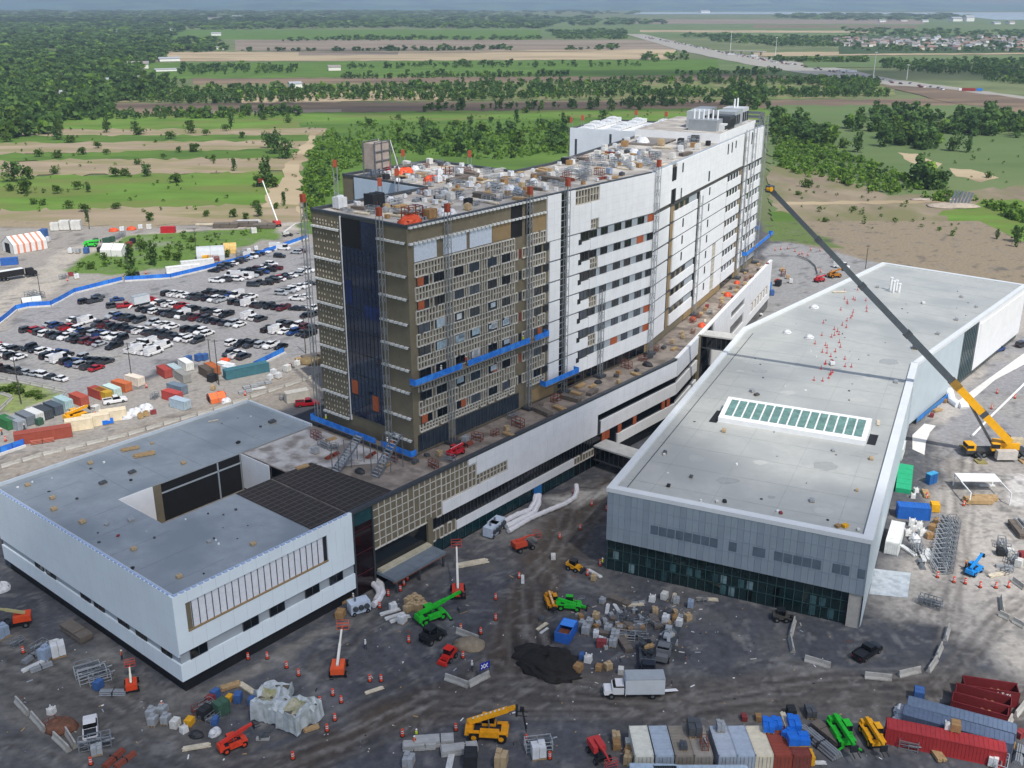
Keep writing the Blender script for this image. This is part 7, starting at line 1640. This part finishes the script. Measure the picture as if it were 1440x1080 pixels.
def tree(kind, px, py, h, label, group=None, wide=1.0, z=-.2):
    k = (kind, gt.randrange(3)); loc = G3(px, py, 0)
    low = kind == 'bush'
    def mk():
        t = thing('bush' if low else 'tree', '-', 'bush' if low else 'tree'); part('crown', CRM[kind][k[1]], t); part('trunk', TRM, t); return t
    o = proto(('tree',) + k, mk, (loc[0], loc[1], z), gt.random() * 6.28, label, group); o.scale = (h * wide, h * wide, h); return o
WORD = {'round': 'dark rounded tree', 'bush': 'low green bush', 'bright': 'bright green young tree', 'tall': 'narrow dark tree', 'spruce': 'pointed dark tree'}
def row(where, items, group):
    cnt = {}
    for it in sorted(items, key=lambda q: q[1]):
        k, x, y, h = it[:4]; i = cnt.get(k, 0); cnt[k] = i + 1
        tree(k, x, y, h, '%s %s, %s from the left' % (WORD[k], where, nth(i)), group, it[4] if len(it) > 4 else 1)
row('by the dirt track', [('round', 388, 215, 17, 1), ('round', 402, 222, 15, 1), ('round', 377, 208, 12, 1), ('tall', 375, 252, 14, 1), ('bush', 365, 262, 8, 1.3), ('round', 378, 262, 8, 1.3), ('bush', 384, 263, 7, 1.3), ('bush', 360, 292, 5, 1), ('round', 364, 304, 7, .8), ('bush', 388, 293, 4, 1), ('tall', 400, 288, 7, .8)], 'trees beside the dirt track')
row('in the left meadows', [('round', 20, 255, 13, 1.2), ('bush', 40, 252, 9, 1), ('bush', 34, 272, 9, 1.1), ('bush', 15, 268, 5, 1.2), ('bush', 81, 272, 6, 1), ('bush', 110, 266, 6, 1), ('tall', 124, 270, 6, .9), ('bush', 77, 244, 6, 1), ('bush', 163, 248, 7, 1.2), ('round', 206, 248, 9, 1), ('bush', 176, 247, 6, 1), ('bush', 248, 256, 6, 1.6), ('tall', 329, 240, 8, .9), ('bush', 138, 208, 6, 1.2), ('bush', 55, 220, 6, 1.2), ('bush', 82, 222, 7, 1), ('bush', 150, 217, 5, 1), ('bush', 116, 217, 6, 1.3), ('bush', 272, 213, 7, 1.4), ('bush', 252, 214, 5, 1), ('bush', 193, 231, 5, 1), ('bush', 120, 297, 5, 1.4), ('bush', 163, 293, 4, 1.5), ('bush', 97, 293, 5, 1), ('bush', 210, 310, 5, 1), ('bush', 290, 304, 4, 1), ('tall', 124, 312, 6, .8), ('bush', 47, 287, 4, 1), ('bush', 61, 288, 4, 1), ('bush', 329, 305, 5, 1), ('bush', 345, 308, 4, 1), ('bush', 270, 187, 8, 1.1), ('bush', 195, 189, 8, 1.3), ('round', 80, 196, 10, 1.2), ('bush', 10, 199, 8, 1.3), ('round', 70, 184, 12, 1.2), ('bush', 150, 181, 7, 1.2), ('round', 190, 184, 9, 1), ('bush', 240, 195, 7, 1.3), ('bush', 340, 194, 6, 1), ('tall', 150, 186, 12, .8), ('bush', 100, 200, 7, 1.2), ('bush', 300, 226, 5, 1), ('bush', 230, 222, 4, 1), ('bush', 290, 190, 6, 1)], 'trees and bushes of the left meadows')
row('in the meadow behind the tower', [('tall', 727, 173, 12, .8), ('round', 760, 180, 9, 1.2), ('round', 595, 180, 11, 1.2), ('bush', 597, 157, 7, 1), ('tall', 758, 158, 7, 1), ('bush', 740, 158, 7, 1.2), ('round', 830, 153, 13, 1.1), ('round', 931, 147, 15, 1.1), ('round', 885, 152, 12, 1.2), ('round', 848, 168, 10, 1.2), ('bush', 520, 176, 7, 1.2), ('bush', 560, 168, 6, 1), ('bush', 640, 178, 7, 1.3), ('bush', 690, 172, 6, 1), ('round', 662, 176, 9, 1), ('bush', 800, 172, 7, 1), ('tall', 792, 170, 8, .9), ('round', 898, 154, 10, 1), ('bush', 860, 156, 8, 1), ('bush', 405, 172, 7, 1), ('bush', 370, 168, 7, 1), ('tall', 325, 178, 12, .8), ('bush', 268, 180, 8, 1.2), ('bush', 318, 184, 7, 1)], 'trees in the meadow behind the tower')
row('on the right meadow', [('round', 1243, 206, 17, .9), ('round', 1340, 212, 16, .8), ('tall', 1361, 214, 12, 1), ('tall', 1206, 214, 15, .9), ('bush', 1185, 208, 9, 1), ('bush', 1135, 263, 6, 1.3), ('bush', 1122, 274, 3, 1.3), ('round', 1310, 200, 13, 1.1), ('round', 1290, 196, 14, 1.2), ('round', 1430, 340, 8, 1), ('tall', 1428, 347, 6, .9), ('tall', 1402, 336, 5, .8), ('bush', 1390, 250, 5, 1), ('bush', 1160, 312, 3, 1.2), ('bush', 1200, 296, 3, 1.2), ('bush', 1090, 192, 9, 1)], 'trees of the right meadow')
row('on the car park island', [('tall', 184, 378, 10, .9), ('round', 184, 392, 6, 1), ('tall', 216, 373, 10, .8), ('bush', 128, 378, 3, 1.2), ('bush', 250, 366, 4, 1.2), ('bush', 236, 362, 4, 1.2), ('bush', 200, 350, 4, 1.5), ('bush', 270, 340, 3, 1.5), ('bush', 10, 552, 2.5, 2), ('bush', 20, 549, 2.5, 2), ('bush', 45, 556, 2, 2.2), ('bush', 30, 553, 2, 2), ('bush', 55, 560, 1.6, 2), ('round', 320, 362, 4, 1)], 'plants on the islands')
# woods and thickets that read as one mass
base_c = {}
def templ(kind, nq, qs, n=5):
    k = (kind, nq)
    if k not in base_c: base_c[k] = [crown_np(300 + s * 3, nq, qs, 6 if nq > 30 else 4, {'r': (1, 1, 1), 'b': (1.35, 1.35, .95), 't': (.7, .7, 1.1)}[kind]) for s in range(n)]
    return base_c[k]
def inpoly(P, x, y):
    c = False; n = len(P)
    for i in range(n):
        (x0, y0), (x1, y1) = P[i], P[(i + 1) % n]
        if (y0 > y) != (y1 > y) and x < (x1 - x0) * (y - y0) / (y1 - y0) + x0: c = not c
    return c
def wood(name, label, polys, mats, kind='b', nq=45, qs=.24, hmin=5, hmax=9, cat='woodland', seed=1, farscale=True):
    mats = list(mats) + list(LEAF if mats is not LEAF else LEAFB) + list(LEAFB if mats is LEAFD else LEAFD)
    r = np.random.RandomState(seed); Qs, Ms = [], []; tp = templ(kind, nq, qs)
    for P, n in polys:
        xs, ys = [p[0] for p in P], [p[1] for p in P]; k = 0; tries = 0
        while k < n and tries < n * 12:
            tries += 1; x, y = r.uniform(min(xs), max(xs)), r.uniform(min(ys), max(ys))
            if not inpoly(P, x, y): continue
            k += 1; gx_, gy_ = G(x, y); h = r.uniform(hmin, hmax) * (r.uniform(.55, 1.15))
            wd = h * r.uniform(.85, 1.25) * (1 + max(0, (gy_ - 1300) / 900) if farscale else 1)
            Q, mi = tp[r.randint(len(tp))]; a = r.uniform(0, 6.28); R_ = np.array(((cos(a), -sin(a)), (sin(a), cos(a))))
            q = Q.copy(); q[..., :2] = (q[..., :2] @ R_.T) * wd; q[..., 2] *= h; q += np.array((gx_, gy_, -.3)); Qs.append(q); Ms.append((mi + r.randint(3)) % 3 + 3 * r.choice(3, p=(.74, .17, .09)))
    o = solo(name, quads_mesh(name, np.concatenate(Qs).astype(np.float32), np.concatenate(Ms), mats), label, cat, kind='stuff'); return o
wood('bushland', 'bright green thicket of young trees behind the tower', [([(425, 262), (440, 200), (470, 185), (560, 190), (700, 185), (800, 178), (800, 215), (690, 225), (560, 215), (480, 240), (440, 318), (428, 300)], 1117), ([(500, 175), (700, 172), (800, 172), (800, 182), (560, 192)], 148), ([(1085, 172), (1110, 170), (1190, 218), (1250, 238), (1325, 268), (1250, 274), (1130, 248), (1088, 232)], 645), ([(1086, 190), (1200, 222), (1190, 232), (1090, 228)], 198), ([(1370, 282), (1445, 300), (1450, 318), (1400, 300)], 74), ([(1290, 280), (1360, 272), (1330, 285)], 36)], LEAFB, 'b', 46, .24, 2.0, 5.2, 'thicket', 3, False)
wood('thicket', 'darker taller trees mixed through the thicket', [([(560, 195), (700, 188), (795, 182), (795, 215), (650, 222), (560, 212)], 35), ([(1085, 160), (1130, 175), (1180, 205), (1140, 205), (1088, 190)], 80), ([(1190, 180), (1230, 160), (1320, 165), (1440, 175), (1470, 195), (1300, 188), (1200, 186)], 190), ([(1230, 190), (1300, 195), (1325, 205), (1300, 212), (1240, 200)], 60), ([(1290, 255), (1320, 258), (1330, 270), (1280, 262)], 30), ([(1345, 165), (1470, 168), (1470, 188), (1350, 182)], 110), ([(1080, 140), (1060, 128), (1030, 128), (1015, 150), (1085, 158)], 60)], LEAFD, 'r', 90, .17, 9, 15, 'thicket', 4, False)
wood('shrub_scatter', 'small shrubs dotted over the meadows and reed strips', [([(0, 182), (430, 180), (420, 300), (0, 300)], 90), ([(430, 168), (1000, 155), (800, 185), (430, 190)], 110), ([(1090, 250), (1250, 275), (1440, 330), (1200, 340), (1100, 300)], 40), ([(1250, 190), (1440, 200), (1440, 260), (1330, 262)], 25), ([(90, 384), (180, 335), (388, 324), (300, 352), (140, 386)], 120)], LEAF, 'b', 40, .22, 1.2, 3.2, 'shrubs', 5, False)
wood('hedgerows', 'tree belts and hedges between the far fields', [([(120, 143), (130, 130), (300, 125), (480, 124), (700, 116), (900, 117), (905, 136), (700, 141), (480, 141), (300, 146)], 1235), ([(900, 128), (1000, 130), (1250, 130), (1250, 136), (900, 138)], 304), ([(1130, 112), (1240, 114), (1230, 127), (1180, 131)], 285), ([(870, 112), (1180, 112), (1180, 120), (870, 118)], 228), ([(340, 71), (500, 70), (720, 66), (720, 71), (340, 72)], 114), ([(790, 70), (870, 66), (870, 70)], 26), ([(900, 80), (965, 76), (970, 84), (905, 88)], 47), ([(480, 94), (600, 90), (900, 90), (900, 93), (480, 97)], 95), ([(250, 92), (420, 96), (420, 102), (250, 106)], 133), ([(480, 108), (800, 105), (800, 108), (480, 111)], 114), ([(950, 100), (1100, 100), (1090, 106), (950, 107)], 57), ([(770, 44), (880, 42), (880, 55), (790, 55)], 285), ([(560, 53), (760, 53), (760, 56), (480, 57)], 114), ([(480, 52), (560, 52), (560, 56), (380, 58)], 76), ([(1000, 52), (1200, 52), (1210, 66), (1100, 65), (1000, 58)], 380), ([(960, 48), (1060, 50), (1060, 54), (960, 52)], 76), ([(1080, 84), (1220, 84), (1220, 88), (1080, 86)], 114), ([(1240, 86), (1440, 86), (1440, 105), (1320, 104), (1240, 96)], 418), ([(1380, 102), (1460, 104), (1460, 122), (1380, 112)], 152), ([(0, 160), (420, 158), (420, 165), (0, 170)], 266), ([(600, 152), (1000, 143), (1000, 148), (600, 157)], 76), ([(1180, 40), (1450, 44), (1450, 54), (1200, 50)], 266), ([(1180, 58), (1450, 54), (1450, 74), (1200, 72)], 228)], LEAFD, 'r', 32, .26, 5, 10.5, 'tree belts', 6)
wood('forest', 'deep green forest filling the upper left', [([(-20, 170), (-20, 60), (60, 52), (150, 56), (215, 60), (240, 82), (205, 92), (190, 112), (150, 118), (120, 135), (60, 132), (20, 150)], 1700), ([(-20, 150), (60, 145), (150, 146), (160, 162), (60, 175), (-20, 182)], 260), ([(-20, 190), (40, 178), (100, 176), (90, 186), (20, 196)], 40), ([(60, 138), (140, 120), (220, 112), (260, 118), (200, 140), (120, 150)], 200), ([(200, 60), (240, 55), (310, 58), (320, 72), (270, 74), (230, 74)], 140)], LEAFD, 'r', 55, .24, 9, 16, 'forest', 7)
wood('far_forest', 'far hazy forest rolling to the hills', [([(-20, 62), (-20, 12), (200, 10), (420, 12), (520, 16), (600, 24), (620, 38), (440, 40), (260, 42), (230, 58)], 2300), ([(420, 12), (640, 16), (800, 26), (790, 34), (760, 40), (600, 40), (520, 30)], 700), ([(800, 24), (940, 30), (940, 34), (800, 36)], 80), ([(1090, 20), (1360, 20), (1362, 28), (1200, 29), (1090, 26)], 200), ([(-20, 14), (500, 12), (900, 16), (900, 20), (-20, 18)], 250)], LEAFD, 'r', 22, .38, 10, 16, 'forest', 8)
# ------------------------------------------------------------------ far houses, barns and the traffic on the highway
def house_mesh(wall, roof, L_=11, w=8, h=4.5, r_=2.4):
    a = MB(); a.box((0, 0, h / 2), (L_, w, h), M(wall, .8, .1)); b = MB(); R_ = M(roof, .8, .15)
    b.add([(-L_ / 2 - .4, -w / 2 - .5, h), (L_ / 2 + .4, -w / 2 - .5, h), (L_ / 2 + .4, w / 2 + .5, h), (-L_ / 2 - .4, w / 2 + .5, h), (-L_ / 2 - .4, 0, h + r_), (L_ / 2 + .4, 0, h + r_)], [[0, 1, 5, 4], [2, 3, 4, 5], [0, 4, 3], [1, 2, 5], [3, 2, 1, 0]], R_)
    return a.mesh('wall'), b.mesh('roof')
HT = [house_mesh(w, r) for w, r in (('dcd8d0', '8a8480'), ('c8bcae', '8d7064'), ('e2e2de', '9a9ea4'), ('b8ada4', '6e6864'))]
def house(k, px, py, rz, label, group=None, sc=(1, 1, 1), cat='house', nm='house'):
    def mk():
        t = thing(nm, '-', cat); part('wall', HT[k][0], t); part('roof', HT[k][1], t); return t
    o = proto((nm, k), mk, G3(px, py, -.2), rz, label, group); o.scale = sc; return o
hr = random.Random(15)
for i in range(150):
    x = hr.uniform(1175, 1455); y = hr.uniform(53, 72)
    if x < 1290 and (y < 56 or y > 66): y = hr.uniform(56, 66)
    k = hr.randrange(4); house(k, x, y, hr.random() * 3, 'small far house in the suburb beyond the highway, %s' % ('pale wall and dark roof', 'tan wall and brown roof', 'white wall and grey roof', 'grey brown wall and black roof')[k], 'houses of the far suburb', (1.2, 1.2, 1.25))
for i, (x, y, sc, lab) in enumerate(((195, 96, (2.6, 2.2, 1.5), 'long pale blue roofed barn at the forest edge'), (238, 86, (3, 1.6, 1), 'long white farm shed right of the blue barn'), (62, 112, (1.2, 1.2, 1), 'white house among the left forest trees'), (75, 116, (1.2, 1.2, 1), 'second white house among the left forest trees'), (120, 116, (1.4, 1.3, 1), 'pale green roofed house at the forest edge'), (165, 117, (2.4, 1.4, 1), 'low red brown farm building'), (204, 114, (2.0, 1.4, 1), 'white farm building right of the red brown one'), (235, 100, (3, 1, .6), 'grey low sheds below the white shed'), (304, 50, (2.4, 1.8, 1.3), 'white barn standing alone in the far green field'), (310, 70, (1.6, 1.2, 1), 'small sheds along the far hedge'), (14, 156, (1.2, 1.2, 1), 'grey shed at the left edge'), (88, 136, (1.4, 1.2, 1), 'tan house by the sandy clearing'), (185, 68, (1.4, 1.2, 1), 'white cottage inside the forest'), (242, 43, (1.2, 1.2, 1), 'far cottage left of the green field'), (166, 45, (1.2, 1.2, 1), 'far pale cottage in the forest'), (300, 28, (5, 3, 2), 'far white works building, left'), (312, 29, (4, 3, 1.4), 'far white works building, middle'), (333, 25, (5, 3, 1.8), 'far white works building, right'), (352, 27, (4, 3, 1), 'far low pale works building'), (1343, 30, (6, 4, 3), 'far white factory at the river, left'), (1362, 30, (4, 3, 4), 'far white factory at the river, tower part'), (1420, 34, (3, 3, 2), 'far white house row at the river, right'), (1400, 34, (3, 3, 1.5), 'far pale houses at the river'), (990, 18, (8, 5, 3), 'far white village church across the river'), (470, 99, (1.6, 1.4, 1.1), 'white shed at the left end of the meadow hedge'), (415, 123, (1.3, 1.2, 1), 'small white hut in the hedge'), (1240, 31, (3, 2, 1.5), 'far pale buildings left of the factory'), (1270, 30, (4, 2, 1.2), 'far long pale building left of the factory'), (1300, 31, (3, 2, 1.6), 'second far pale building left of the factory'))): house(2 if i % 3 else 0, x, y, .3 + i % 2 * .2, lab, None, sc, 'barn' if 'barn' in lab or 'shed' in lab else 'building', 'far_building')
cm_ = []
for c in ('d9dadb', '2b2d31', '7c2026', '9fa4a9'):
    b = MB(); b.box((0, 0, .55), (4.8, 1.9, .75), paint(c), taper=.96); b.box((-.3, 0, 1.2), (2.6, 1.7, .6), GL_C, taper=.8); b.box((-.3, 0, 1.52), (2.0, 1.4, .06), paint(c)); cm_.append(b.mesh('far_vehicle'))
b = MB(); b.box((-1, 0, 2.3), (12, 2.5, 2.9), paint('white')); b.box((6.4, 0, 1.6), (2.2, 2.4, 2.6), paint('silver')); lorry = b.mesh('far_lorry')
HW = [(1010, 74), (1100, 88), (1190, 101), (1260, 114), (1340, 126), (1440, 144)]
for (x, y, rz, L_) in runs([(905, 52), (960, 62), (1060, 82), (1150, 97), (1240, 113), (1330, 127)], 16):
    for lane in (-7, -3, 3, 7):
        if hr.random() < .38: solo('far_vehicle', cm_[hr.randrange(4)], 'far off vehicle in the queue on the pale highway', 'car', (x - sin(rz) * lane + hr.uniform(-3, 3), y + cos(rz) * lane, -.1), rz, 'far traffic on the highway').scale = (1.3, 1.3, 1.3)
for i, (x, y) in enumerate(((1187, 101), (1197, 102))): solo('far_lorry', lorry, 'far white lorry on the highway, %s of two' % ('left', 'right')[i], 'lorry', G3(x, y, -.1), 2.6)
for i, (x, y) in enumerate(((1027, 78), (1060, 80))): solo('far_lorry', lorry, 'far white lorry under the overpass, %s of two' % ('left', 'right')[i], 'lorry', G3(x, y, -.1), 2.6)
b = MB(); p, q = G(1025, 76), G(1075, 78); b.beam((*p, 6.5), (*q, 6.5), 11, 1.3, CONC)
for t_ in (.1, .35, .65, .9): b.box((p[0] + (q[0] - p[0]) * t_, p[1] + (q[1] - p[1]) * t_, 3), (2, 8, 6), CONC)
solo('overpass', b, 'pale concrete overpass crossing the far highway', 'bridge')
for i, (x, y, h) in enumerate(((1228, 110, 32), (1090, 82, 34), (1027, 72, 36), (1275, 112, 18))): b = MB(); b.cyl((0, 0, 0), (0, 0, h), .5, WHITE2, 6, .3); b.box((0, 0, h), (3, 3, .8), WHITE2); solo('highway_mast', b, 'tall pale light mast by the highway, %s by height' % nth(i), 'light mast', G3(x, y, -.1))
t = thing('roadworks_truck', 'red and blue trucks at the roadworks, far right', 'truck', G3(1362, 128, -.1), 2.9); b = MB(); b.box((0, 0, 1.8), (14, 3, 2.8), M('8a2a26', .6, .15)); part('red_body', b, t); b = MB(); b.box((-11, 0, 1.8), (6, 3, 2.6), BLUE); part('blue_body', b, t); b = MB(); b.box((9, 0, 1.6), (3, 3, 2.4), WHITE2); part('cab', b, t)
# drill rig with stacked panels far right of the marsh
t = thing('panel_stack', 'dark leaning panel frames on a rubble pad in the marsh', 'frames', G3(1352, 288, .1), 0.2)
for i in range(6): b = MB(); b.beam((-6 + i * 1.9, 0, .3), (-3 + i * 1.9, 1.5, 7 - i * .3), 1.1, .3, M('6d747c', .5, .25)); part('frame', b, t)
heap('pale rubble pad under the leaning frames', 1340, 290, (26, 14, 1.2), M('a89c8c', .9, .25, .4), 9, 'rubble_pad')
heap('rubble strip left of the leaning frames', 1312, 281, (24, 6, 1.0), M('a5988c', .9, .25, .4), 10, 'rubble_pad')
